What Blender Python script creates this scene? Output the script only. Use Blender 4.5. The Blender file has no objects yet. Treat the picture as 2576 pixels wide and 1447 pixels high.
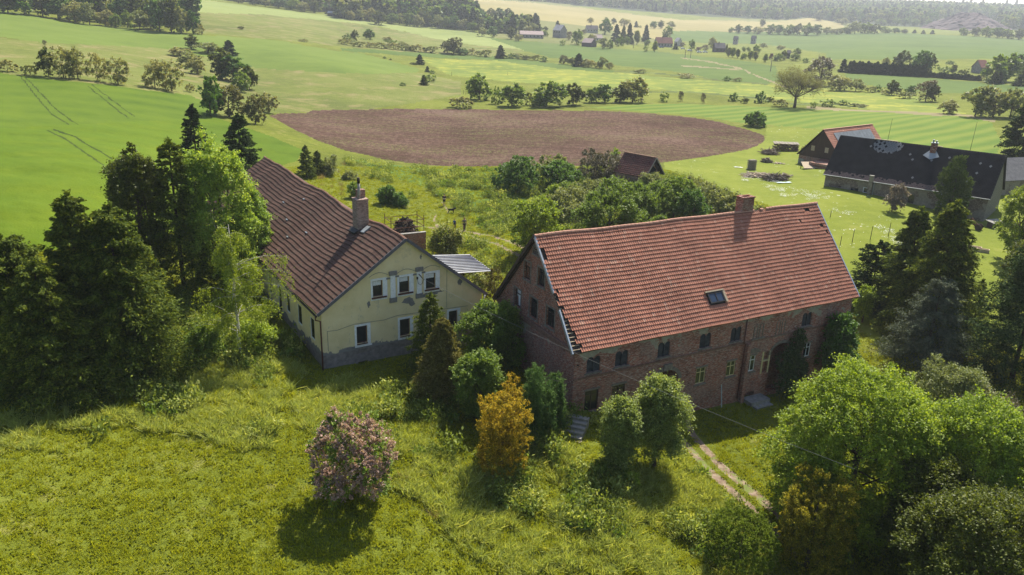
import bpy, math, random
import numpy as np
from mathutils import Vector, Matrix
rad = math.radians
S = bpy.context.scene
C = S.collection
RNG = np.random.default_rng(7)
random.seed(7)

# ------------------------------------------------------------------ camera
F, PITCH, ROLL = 1993.2, 0.3366, -0.0344
CX, CY, CAMZ = 1288.0, 723.5, 29.0
cp, sp, cr, sr = math.cos(PITCH), math.sin(PITCH), math.cos(ROLL), math.sin(ROLL)
r0 = np.array([1, 0, 0.]); FW = np.array([0, cp, -sp]); u0 = np.array([0, sp, cp])
RT = cr*r0 - sr*u0; UP = sr*r0 + cr*u0
cd = bpy.data.cameras.new('camera'); cam = bpy.data.objects.new('camera', cd); C.objects.link(cam)
cd.sensor_width = 36; cd.lens = 36*F/2576; cd.clip_start = .5; cd.clip_end = 30000
m = Matrix(((RT[0], UP[0], -FW[0], 0), (RT[1], UP[1], -FW[1], 0), (RT[2], UP[2], -FW[2], CAMZ), (0, 0, 0, 1)))
cam.matrix_world = m
S.camera = cam
# ------------------------------------------------------------------ sky and sun
SUN_AZ, SUN_EL = 23.0, 50.0           # clockwise from +y (view direction)
W = bpy.data.worlds.new('World'); S.world = W; W.use_nodes = True
nt = W.node_tree; nt.nodes.clear()
wo = nt.nodes.new('ShaderNodeOutputWorld'); bg = nt.nodes.new('ShaderNodeBackground'); sk = nt.nodes.new('ShaderNodeTexSky')
sk.sky_type = 'NISHITA'; sk.sun_disc = False; sk.sun_elevation = rad(SUN_EL); sk.sun_rotation = rad(SUN_AZ)
sk.altitude = 400; sk.dust_density = 1.5
nt.links.new(sk.outputs[0], bg.inputs[0]); nt.links.new(bg.outputs[0], wo.inputs[0]); bg.inputs[1].default_value = .088
sl = bpy.data.lights.new('sun', 'SUN'); sl.energy = 5.0; sl.angle = rad(.5); sl.color = (1, .925, .79)
so = bpy.data.objects.new('sun', sl); C.objects.link(so)
sd = Vector((math.sin(rad(SUN_AZ))*math.cos(rad(SUN_EL)), math.cos(rad(SUN_AZ))*math.cos(rad(SUN_EL)), math.sin(rad(SUN_EL))))
so.rotation_euler = sd.to_track_quat('Z', 'Y').to_euler(); so.location = (0, 0, 80)
S.view_settings.view_transform = 'Standard'; S.view_settings.look = 'None'
S.view_settings.exposure = 0.90; S.view_settings.gamma = 1; S.view_settings.use_curve_mapping = False
S.render.engine = 'CYCLES'
cy = S.cycles
cy.max_bounces = 6; cy.diffuse_bounces = 3; cy.glossy_bounces = 2; cy.transmission_bounces = 4; cy.volume_bounces = 0; cy.transparent_max_bounces = 8
cy.use_adaptive_sampling = True; cy.adaptive_threshold = .01
try: cy.use_denoising = True; cy.denoiser = 'OPENIMAGEDENOISE'; cy.denoising_input_passes = 'RGB_ALBEDO_NORMAL'; cy.denoising_prefilter = 'ACCURATE'
except Exception: pass

# ------------------------------------------------------------------ maths helpers
def ray(px, py):
    d = FW*F + RT*(px-CX) - UP*(py-CY)
    return d/np.linalg.norm(d)
def project(P):
    P = np.atleast_2d(P) - np.array([0, 0, CAMZ]); d = P@FW; d = np.where(d < .1, .1, d)
    return CX+F*(P@RT)/d, CY-F*(P@UP)/d
_L = np.random.default_rng(3).random((64, 64))
def vnoise(x, y):
    x = np.asarray(x, float); y = np.asarray(y, float)
    xi = np.floor(x).astype(int); yi = np.floor(y).astype(int); fx = x-xi; fy = y-yi
    fx = fx*fx*(3-2*fx); fy = fy*fy*(3-2*fy)
    a = _L[xi % 64, yi % 64]; b = _L[(xi+1) % 64, yi % 64]; c = _L[xi % 64, (yi+1) % 64]; d = _L[(xi+1) % 64, (yi+1) % 64]
    return (a*(1-fx)+b*fx)*(1-fy)+(c*(1-fx)+d*fx)*fy
def fbm(x, y, o=3):
    s = 0; a = 1; t = 0
    for i in range(o):
        s = s+a*vnoise(x*2**i+13*i, y*2**i+7*i); t += a; a *= .5
    return s/t

# ------------------------------------------------------------------ terrain: control points (image px at 2576 wide, distance r or height z)
RP = [  # px,py,r
 (1167,580,105),(1117,520,114.4),(1280,620,92),(1100,415,148),(1100,275,233),(700,290,205),(1500,268,245),(1300,230,285),(1050,180,375),(1700,200,385),
 (1400,97,760),(1600,120,700),(1848,110,1000),(1300,130,560),(800,160,330),(900,230,262),(760,400,143),(640,330,162),
 (0,600,84),(0,430,107),(250,430,108),(0,322,140),(250,312,150),(500,297,172),(0,200,200),(200,205,200),(480,245,200),(0,90,330),(0,28,480),(250,62,470),(500,86,430),
 (640,175,320),(500,35,600),(900,58,780),(830,36,860),(1100,70,850),(1100,20,1050),(850,5,1300),(1300,0,1800),(1600,60,1250),(1600,30,1700),(2000,80,1300),
 (2000,52,1800),(2300,78,1500),(2300,62,1850),(2576,100,1250),(2576,70,1900),(2250,86,1250),(1288,-22,3000),(1900,12,3400),(2300,20,3400),(2576,30,3400),(1600,-12,3300),(600,-60,2600),(0,-90,2200),
 (-300,-60,900),(-300,330,130),(2000,270,272),(2400,285,272),(2210,405,172),(2520,340,228),(1500,275,238),(2200,188,460),(2450,200,470),(2100,232,360),(1900,150,560),(2000,125,820),(2500,150,650),
 (1930,345,205),(2074,464,142),(2003,420,165),(1640,470,130),(1750,500,124),(2800,300,270),(2800,120,1200),(2800,600,134),
 (1400,560,108),(1700,620,96),(1900,350,200),(2480,558,136),(2250,560,124),(2450,700,106)]
ZP = [  # px,py,z
 (0,1447,1.6),(640,1447,.6),(1288,1447,-1.2),(1800,1447,-2.9),(2576,1447,-3.2),(-200,1200,2.4),(300,1150,1.8),(900,1250,.9),(1300,1250,-.6),
 (815,925,1.55),(1050,900,1.2),(1250,900,.8),(700,830,2.2),(560,700,2.6),(1434,1036,.3),(1740,1045,-2.3),(1600,1040,-1.2),(2000,960,-2.7),(1950,1310,-2.9),(1800,1180,-2.6),(1500,1150,-.6),
 (2300,880,-1.4),(2200,800,-1.2),(2576,900,-1.0),(2450,1100,-2.2),(1300,780,1.0),(350,1000,2.2),(0,1000,2.8),(0,800,4.0),(400,800,3.2),(660,620,3.4),(1070,1150,.9),(500,1050,2.0),
 (1500,640,.7),(1900,700,-.4),(1240,680,1.2),(640,430,3.6)]
def tanel(px, py):
    d = ray(px, py); return d[2]/math.hypot(d[0], d[1]), math.atan2(d[0], d[1])
ctl = []
for px, py, r in RP:
    t, a = tanel(px, py); ctl.append((a, r, t))
for px, py, z in ZP:
    t, a = tanel(px, py); ctl.append((a, (z-CAMZ)/t, t))
for a in (-.9, -.6, .6, .9, 1.5, 2.4, math.pi, -2.4, -1.5):
    for r, z in ((12, 1.), (25, .8), (60, 1.5)):
        if abs(a) > .7 or r < 20: ctl.append((a, r, (z-CAMZ)/r))
    if abs(a) > .7:
        for r, z in ((150, 5), (400, 10), (1200, 25), (3000, 80)): ctl.append((a, r, (z-CAMZ)/r))
for a in (-.3, 0, .3): ctl.append((a, 14, (0.-CAMZ)/14)); ctl.append((a, 6000, -.02)); ctl.append((a, 9000, -.03))
ctl = np.array(ctl)
KA = 2.2
def feats(a, lr): return np.stack([KA*a, lr], -1)
def _ker(d2): return np.where(d2 > 1e-12, .5*d2*np.log(np.maximum(d2, 1e-12)), 0)
# RBF on z (not on the tangent) in log-polar space
cz = ctl[:, 2]*ctl[:, 1]
X = feats(ctl[:, 0], np.log(ctl[:, 1]))
n = len(X)
wgt = ctl[:, 2]
K_ = _ker(((X[:, None]-X[None])**2).sum(-1)) + np.eye(n)*2e-3
P_ = np.c_[np.ones(n), X]
A_ = np.block([[K_, P_], [P_.T, np.zeros((3, 3))]])
_tr = np.clip(wgt, -3, 3)
sol = np.linalg.solve(A_, np.r_[_tr, 0, 0, 0])
def rbf(a, lr):
    Q = feats(a, lr).reshape(-1, 2)
    out = np.empty(len(Q))
    for i in range(0, len(Q), 20000):
        q = Q[i:i+20000]
        out[i:i+20000] = _ker(((q[:, None]-X[None])**2).sum(-1))@sol[:n] + sol[n] + q@sol[n+1:]
    return out
# lookup table (azimuth x log r)
NA, NR = 360, 300
TA = np.linspace(-math.pi, math.pi, NA+1)
TA = np.sign(TA)*math.pi*(np.abs(TA)/math.pi)**2.2
TL = np.linspace(math.log(8), math.log(9000), NR)
TT = rbf(np.repeat(TA, NR), np.tile(TL, NA+1)).reshape(NA+1, NR)
# keep the tangent monotonic up to the crest so that nothing folds
crest = np.searchsorted(TL, math.log(3300))
TT[:, :crest] = np.maximum.accumulate(TT[:, :crest]-1e-5*(crest-np.arange(crest))[None], axis=1)
AI = np.arange(NA+1)
def tan_at(a, lr):
    ai = np.interp(a, TA, AI); li = (lr-TL[0])/(TL[1]-TL[0])
    ai = np.clip(ai, 0, NA-1e-6); li = np.clip(li, 0, NR-1-1e-6)
    i = ai.astype(int); j = li.astype(int); fa = ai-i; fl = li-j
    return (TT[i, j]*(1-fa)+TT[i+1, j]*fa)*(1-fl)+(TT[i, j+1]*(1-fa)+TT[i+1, j+1]*fa)*fl
def gz(x, y):
    x = np.atleast_1d(np.asarray(x, float)); y = np.atleast_1d(np.asarray(y, float))
    r = np.maximum(np.hypot(x, y), 8.0); a = np.arctan2(x, y)
    z = CAMZ + r*tan_at(a, np.log(r))
    amp = np.clip(1.2-r/160, .0, 1)
    z = z + amp*(.55*(fbm(x/6., y/6., 3)-.5) + .16*(vnoise(x/1.1, y/1.1)-.5))
    amp2 = np.clip((r-90)/200, 0, 1)
    z = z + amp2*(np.clip(r/500, .2, 2))*1.2*(fbm(x/55., y/55., 3)-.5)
    return z
def G(x, y): return float(gz(x, y)[0])
def ground(px, py):
    d = ray(px, py); h = math.hypot(d[0], d[1]); t = d[2]/h
    rs = np.exp(np.linspace(math.log(20), math.log(6000), 1500))
    xs = d[0]/h*rs; ys = d[1]/h*rs
    g = gz(xs, ys); below = g > CAMZ+t*rs
    k = int(np.argmax(below)) if below.any() else len(rs)-1
    return np.array([xs[k], ys[k], g[k]])
def top_h(P, pytop):
    """height above P whose projection reaches row pytop"""
    lo, hi = 0., 80.
    for _ in range(40):
        mid = (lo+hi)/2
        y = project(P+np.array([0, 0, mid]))[1][0]
        if y > pytop: lo = mid
        else: hi = mid
    return lo
def mpp(P): return float((P-np.array([0, 0, CAMZ]))@FW)/F      # metres per (2576-wide) pixel

# ------------------------------------------------------------------ materials
def newmat(name):
    m = bpy.data.materials.new(name); m.use_nodes = True; nt = m.node_tree; nt.nodes.clear()
    o = nt.nodes.new('ShaderNodeOutputMaterial'); return m, nt, o
def N(nt, t, **k):
    n = nt.nodes.new(t)
    for a, v in k.items():
        if a.startswith('i_'):
            s = n.inputs[a[2:].replace('_', ' ')]; s.default_value = v
        else: setattr(n, a, v)
    return n
def ramp(nt, fac, stops, mode='LINEAR'):
    r = nt.nodes.new('ShaderNodeValToRGB'); r.color_ramp.interpolation = mode
    e = r.color_ramp.elements
    while len(e) < len(stops): e.new(.5)
    for k, (p, c) in enumerate(stops):
        e[k].position = p; e[k].color = (*c, 1) if len(c) == 3 else c
    nt.links.new(fac, r.inputs[0]); return r.outputs[0]
def noise(nt, scale, detail=4, rough=.6, vec=None, dist=0, w=0):
    n = nt.nodes.new('ShaderNodeTexNoise'); n.inputs['Scale'].default_value = scale; n.inputs['Detail'].default_value = detail
    n.inputs['Roughness'].default_value = rough; n.inputs['Distortion'].default_value = dist
    if vec is not None: nt.links.new(vec, n.inputs['Vector'])
    return n.outputs[0]
def mix(nt, fac, a, b, mode='MIX'):
    n = nt.nodes.new('ShaderNodeMix'); n.data_type = 'RGBA'; n.blend_type = mode
    for s, v in ((n.inputs[0], fac), (n.inputs[6], a), (n.inputs[7], b)):
        if isinstance(v, (int, float)): s.default_value = v
        elif isinstance(v, tuple): s.default_value = (*v, 1) if len(v) == 3 else v
        else: nt.links.new(v, s)
    return n.outputs[2]
def mth(nt, op, a, b=0.):
    n = nt.nodes.new('ShaderNodeMath'); n.operation = op
    for s, v in ((n.inputs[0], a), (n.inputs[1], b)):
        if isinstance(v, (int, float)): s.default_value = v
        else: nt.links.new(v, s)
    return n.outputs[0]
def pos(nt): return nt.nodes.new('ShaderNodeNewGeometry').outputs['Position']
def objc(nt): return nt.nodes.new('ShaderNodeTexCoord').outputs['Object']
def scaled(nt, v, s, rot=(0, 0, 0)):
    n = nt.nodes.new('ShaderNodeMapping'); nt.links.new(v, n.inputs[0]); n.inputs['Scale'].default_value = s; n.inputs['Rotation'].default_value = rot
    return n.outputs[0]
def finish(nt, o, col, rough=.9, bump=None, bstr=.5, bdist=.05, spec=.2, metal=0):
    b = nt.nodes.new('ShaderNodeBsdfPrincipled')
    if isinstance(col, tuple): b.inputs['Base Color'].default_value = (*col, 1)
    else: nt.links.new(col, b.inputs['Base Color'])
    if isinstance(rough, float): b.inputs['Roughness'].default_value = rough
    else: nt.links.new(rough, b.inputs['Roughness'])
    b.inputs['Specular IOR Level'].default_value = spec; b.inputs['Metallic'].default_value = metal
    if bump is not None:
        bn = nt.nodes.new('ShaderNodeBump'); bn.inputs['Strength'].default_value = bstr; bn.inputs['Distance'].default_value = bdist
        nt.links.new(bump, bn.inputs['Height']); nt.links.new(bn.outputs[0], b.inputs['Normal'])
    nt.links.new(b.outputs[0], o.inputs[0]); return b
def plain(name, c, rough=.8, var=.25, scale=6., spec=.2, metal=0, bump=.2):
    m, nt, o = newmat(name); p = objc(nt)
    n1 = noise(nt, scale, 6, .65, p)
    d = tuple(v*(1-var) for v in c); l = tuple(min(1, v*(1+var)) for v in c)
    finish(nt, o, ramp(nt, n1, [(.3, d), (.7, l)]), rough, n1, bump, .02, spec, metal); return m
def grass_ground(name, stops, s1=.05, s2=.6, fine=4., bd=.25, bs=.8, dry=None, stripes=None, flowers=None, s3=None):
    """field / meadow: two scales of mottling plus bump; stripes=(angle, period m, colour, amount, curl)"""
    m, nt, o = newmat(name); p = pos(nt)
    a = noise(nt, s1, 4, .6, p); b = noise(nt, s2, 5, .7, p); c = noise(nt, fine, 3, .7, p)
    f = mth(nt, 'ADD', mth(nt, 'MULTIPLY', a, .55), mth(nt, 'ADD', mth(nt, 'MULTIPLY', b, .3), mth(nt, 'MULTIPLY', c, .15)))
    k = len(stops); col = ramp(nt, f, [(.36+.28*i/(k-1), s) for i, s in enumerate(stops)])
    if dry:
        dn = noise(nt, dry[1], 5, .7, p); dm = ramp(nt, dn, [(dry[2], (0, 0, 0)), (dry[2]+.12, (1, 1, 1))])
        col = mix(nt, mth(nt, 'MULTIPLY', dm, dry[3]), col, dry[0])
    if stripes:
        ang, per, sc, am, curl = stripes
        w = nt.nodes.new('ShaderNodeTexWave'); w.wave_type = 'BANDS'; w.bands_direction = 'X'
        nt.links.new(scaled(nt, p, (1, 1, 0), (0, 0, rad(ang))), w.inputs['Vector'])
        w.inputs['Scale'].default_value = .314/per*1.0; w.inputs['Distortion'].default_value = curl; w.inputs['Detail'].default_value = 2
        w.inputs['Detail Scale'].default_value = .3
        col = mix(nt, mth(nt, 'MULTIPLY', w.outputs[1], am), col, sc)
    if flowers:
        fn = noise(nt, flowers[1], 3, .8, p); fm = ramp(nt, fn, [(flowers[2], (0, 0, 0)), (flowers[2]+.03, (1, 1, 1))])
        gate = ramp(nt, noise(nt, .035, 2, .5, p), [(.48, (0, 0, 0)), (.58, (1, 1, 1))])
        col = mix(nt, mth(nt, 'MULTIPLY', fm, gate), col, flowers[0])
    finish(nt, o, col, .95, mth(nt, 'ADD', c, b), bs, bd, .1); return m
GR = dict(
 meadow=grass_ground('meadow_grass', [(.08, .098, .010), (.13, .155, .016), (.18, .205, .030)], dry=((.25, .22, .08), .3, .56, .45)),
 rough=grass_ground('rough_pasture', [(.08, .10, .02), (.13, .155, .03), (.175, .19, .052)], s1=.02, s2=.25, fine=2, dry=((.26, .21, .10), .09, .5, .6)),
 crop1=grass_ground('cereal_lush', [(.050, .095, .003), (.085, .135, .005), (.125, .17, .008)], s1=.03, s2=.3, fine=5, bd=.1, stripes=(62, 9, (.09, .155, .01), .35, 1.2)),
 crop2=grass_ground('cereal_young', [(.046, .09, .005), (.075, .125, .008), (.105, .155, .011)], s1=.03, s2=.3, fine=5, bd=.1, stripes=(60, 10, (.11, .165, .012), .45, 1.5)),
 strip=grass_ground('cereal_strip', [(.085, .13, .018), (.115, .165, .024), (.145, .19, .035)], s1=.015, s2=.1, fine=2, bd=.1),
 pale=grass_ground('pale_hay_field', [(.155, .195, .055), (.20, .24, .07), (.235, .27, .09)], s1=.01, s2=.08, fine=1, bd=.1),
 deep=grass_ground('deep_green_field', [(.056, .096, .015), (.078, .125, .020), (.10, .147, .027)], s1=.01, s2=.08, fine=1, bd=.1),
 butter=grass_ground('buttercup_meadow', [(.10, .145, .025), (.145, .19, .03), (.23, .24, .042)], s1=.02, s2=.2, fine=1.5, bd=.1, dry=((.38, .36, .05), .12, .5, .5)),
 yellow=grass_ground('yellow_field', [(.21, .185, .065), (.26, .225, .085), (.31, .26, .11)], s1=.006, s2=.05, fine=.5, bd=.1),
 olive=grass_ground('olive_slope', [(.105, .12, .033), (.135, .148, .042), (.17, .17, .06)], s1=.008, s2=.06, fine=.6, bd=.1),
 striped=grass_ground('striped_cereal', [(.065, .12, .012), (.09, .155, .018), (.12, .185, .022)], s1=.02, s2=.3, fine=4, bd=.1, stripes=(52, 6., (.165, .205, .03), .75, 6.)),
 lawn=grass_ground('mown_lawn', [(.11, .145, .015), (.15, .185, .020), (.195, .22, .032)], s1=.06, s2=.5, fine=4, bd=.06, dry=((.28, .27, .07), .15, .58, .4), flowers=((.7, .7, .65), .9, .66)),
 dry=grass_ground('dry_reed_strip', [(.17, .15, .075), (.215, .185, .095), (.25, .22, .12)], s1=.05, s2=.3, fine=2),
 ditch=grass_ground('ditch_growth', [(.05, .07, .02), (.09, .12, .03), (.14, .18, .05)], s1=.1, s2=.4, fine=2, bd=.4),
 scrub=grass_ground('lush_weeds_ground', [(.06, .11, .02), (.10, .17, .03), (.16, .24, .05)], s1=.15, s2=.6, fine=3, bd=.35, bs=1),
 forestfloor=grass_ground('forest_floor', [(.02, .03, .012), (.035, .05, .018), (.05, .07, .025)], s1=.02, s2=.1, fine=.6),
 tram=grass_ground('tractor_rut', [(.025, .045, .008), (.04, .065, .01), (.06, .085, .015)], s1=.2, s2=1, fine=5),
)
def m_plough():
    m, nt, o = newmat('ploughed_soil'); p = pos(nt)
    a = noise(nt, .03, 4, .6, p); b = noise(nt, 1.2, 5, .75, scaled(nt, p, (1, .35, 1), (0, 0, rad(12)))); c = noise(nt, 6, 3, .7, p)
    f = mth(nt, 'ADD', mth(nt, 'MULTIPLY', a, .35), mth(nt, 'ADD', mth(nt, 'MULTIPLY', b, .4), mth(nt, 'MULTIPLY', c, .25)))
    col = ramp(nt, f, [(.38, (.055, .032, .023)), (.5, (.118, .070, .052)), (.62, (.23, .155, .12))])
    w = noise(nt, .09, 6, .75, scaled(nt, p, (.45, 1.3, 1), (0, 0, rad(-20))))
    wm = ramp(nt, w, [(.45, (0, 0, 0)), (.60, (1, 1, 1))])
    w2 = ramp(nt, noise(nt, 1.6, 5, .8, p), [(.50, (0, 0, 0)), (.58, (1, 1, 1))])
    col = mix(nt, mth(nt, 'MULTIPLY', mth(nt, 'MULTIPLY', wm, w2), .75), col, (.20, .22, .07))
    w = nt.nodes.new('ShaderNodeTexWave'); w.wave_type = 'BANDS'; w.bands_direction = 'Y'; nt.links.new(scaled(nt, p, (1, 1, 0), (0, 0, rad(9))), w.inputs['Vector']); w.inputs['Scale'].default_value = .314/3.2; w.inputs['Distortion'].default_value = 6; w.inputs['Detail'].default_value = 3; w.inputs['Detail Scale'].default_value = .25
    col = mix(nt, .16, col, ramp(nt, w.outputs[1], [(.1, (.55, .5, .48)), (.7, (1.15, 1.12, 1.1))]), 'MULTIPLY')
    finish(nt, o, col, 1., mth(nt, 'ADD', b, c), 1., .35, .05); return m
GR['plough'] = m_plough()
def m_dirt():
    m, nt, o = newmat('dry_dirt'); p = pos(nt)
    a = noise(nt, 1.5, 6, .7, p); b = noise(nt, 9, 3, .7, p)
    col = ramp(nt, a, [(.35, (.13, .095, .065)), (.5, (.225, .165, .12)), (.65, (.32, .25, .19))])
    g = ramp(nt, noise(nt, .8, 6, .8, p), [(.50, (0, 0, 0)), (.56, (1, 1, 1))])
    col = mix(nt, mth(nt, 'MULTIPLY', g, .85), col, (.14, .19, .04))
    finish(nt, o, col, .95, mth(nt, 'ADD', a, b), .8, .08, .1); return m
GR['dirt'] = m_dirt()

# ------------------------------------------------------------------ mesh helpers
def mesh_np(name, V, Fq, mat=None, smooth=False):
    """V (n,3); Fq (k,c) all polygons with c corners"""
    me = bpy.data.meshes.new(name); k, c = Fq.shape
    me.vertices.add(len(V)); me.vertices.foreach_set('co', np.ascontiguousarray(V, dtype=np.float32).ravel())
    me.loops.add(k*c); me.loops.foreach_set('vertex_index', np.ascontiguousarray(Fq, dtype=np.int32).ravel())
    me.polygons.add(k); me.polygons.foreach_set('loop_start', np.arange(0, k*c, c, dtype=np.int32))
    try: me.polygons.foreach_set('loop_total', np.full(k, c, dtype=np.int32))
    except Exception: pass
    me.update(calc_edges=True)
    me.polygons.foreach_set('use_smooth', np.full(k, smooth))
    if mat: me.materials.append(mat)
    return me
def link(name, data, parent=None, loc=None):
    o = bpy.data.objects.new(name, data); C.objects.link(o)
    if parent is not None: o.parent = parent
    if loc is not None: o.location = loc
    return o
def tag(o, label=None, cat=None, group=None, kind=None):
    if label: o['label'] = label
    if cat: o['category'] = cat
    if group: o['group'] = group
    if kind: o['kind'] = kind
    return o
def thing(name, label, cat, loc=(0, 0, 0), rz=0, group=None):
    o = bpy.data.objects.new(name, None); C.objects.link(o); o.empty_display_size = .5
    o.location = loc; o.rotation_euler = (0, 0, rz); return tag(o, label, cat, group)
def copy_tree(o, parent=None):
    c = o.copy(); C.objects.link(c)
    if parent is not None: c.parent = parent
    for ch in o.children: copy_tree(ch, c)
    return c
class MB:
    def __init__(s): s.v = []; s.f = []
    def poly(s, pts):
        i = len(s.v); s.v += [tuple(map(float, p)) for p in pts]; s.f.append(tuple(range(i, i+len(pts))))
    def hexa(s, p):   # 8 points: bottom 4 ccw, top 4 ccw
        i = len(s.v); s.v += [tuple(map(float, q)) for q in p]
        for q in ((0, 3, 2, 1), (4, 5, 6, 7), (0, 1, 5, 4), (1, 2, 6, 5), (2, 3, 7, 6), (3, 0, 4, 7)): s.f.append(tuple(i+k for k in q))
    def box(s, x0, x1, y0, y1, z0, z1, mp=None):
        p = [(x0, y0, z0), (x1, y0, z0), (x1, y1, z0), (x0, y1, z0), (x0, y0, z1), (x1, y0, z1), (x1, y1, z1), (x0, y1, z1)]
        if mp: p = [mp(*q) for q in p]
        s.hexa(p)
    def beam(s, a, b, w, h=None, up=(0, 0, 1)):
        a = Vector(a); b = Vector(b); h = h or w; d = (b-a).normalized(); u = Vector(up)
        sd = d.cross(u)
        if sd.length < 1e-3: sd = d.cross(Vector((1, 0, 0)))
        sd.normalize(); u = sd.cross(d); p = []
        for q in (a, b):
            p.append([q-sd*w/2-u*h/2, q+sd*w/2-u*h/2, q+sd*w/2+u*h/2, q-sd*w/2+u*h/2])
        s.hexa([*p[0], *p[1]])
    def tube(s, pts, rs, k=6, cap=True):
        pts = [Vector(p) for p in pts]; base = len(s.v); side = None
        for i, p in enumerate(pts):
            d = (pts[min(i+1, len(pts)-1)]-pts[max(i-1, 0)]).normalized()
            if side is None:
                side = d.cross(Vector((.3, .9, .2))); side.normalize()
            side = (side-d*side.dot(d)).normalized(); o = d.cross(side)
            for j in range(k):
                t = 2*math.pi*j/k; q = p+(side*math.cos(t)+o*math.sin(t))*rs[i]; s.v.append(tuple(q))
        for i in range(len(pts)-1):
            for j in range(k):
                a = base+i*k+j; b = base+i*k+(j+1) % k; s.f.append((a, b, b+k, a+k))
        if cap:
            s.f.append(tuple(base+j for j in reversed(range(k)))); e = base+(len(pts)-1)*k; s.f.append(tuple(e+j for j in range(k)))
    def build(s, name, mat, parent=None, smooth=False, loc=None):
        me = bpy.data.meshes.new(name); me.from_pydata(s.v, [], s.f); me.update()
        if smooth: me.polygons.foreach_set('use_smooth', np.full(len(me.polygons), True))
        me.materials.append(mat)
        return link(name, me, parent, loc)

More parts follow.
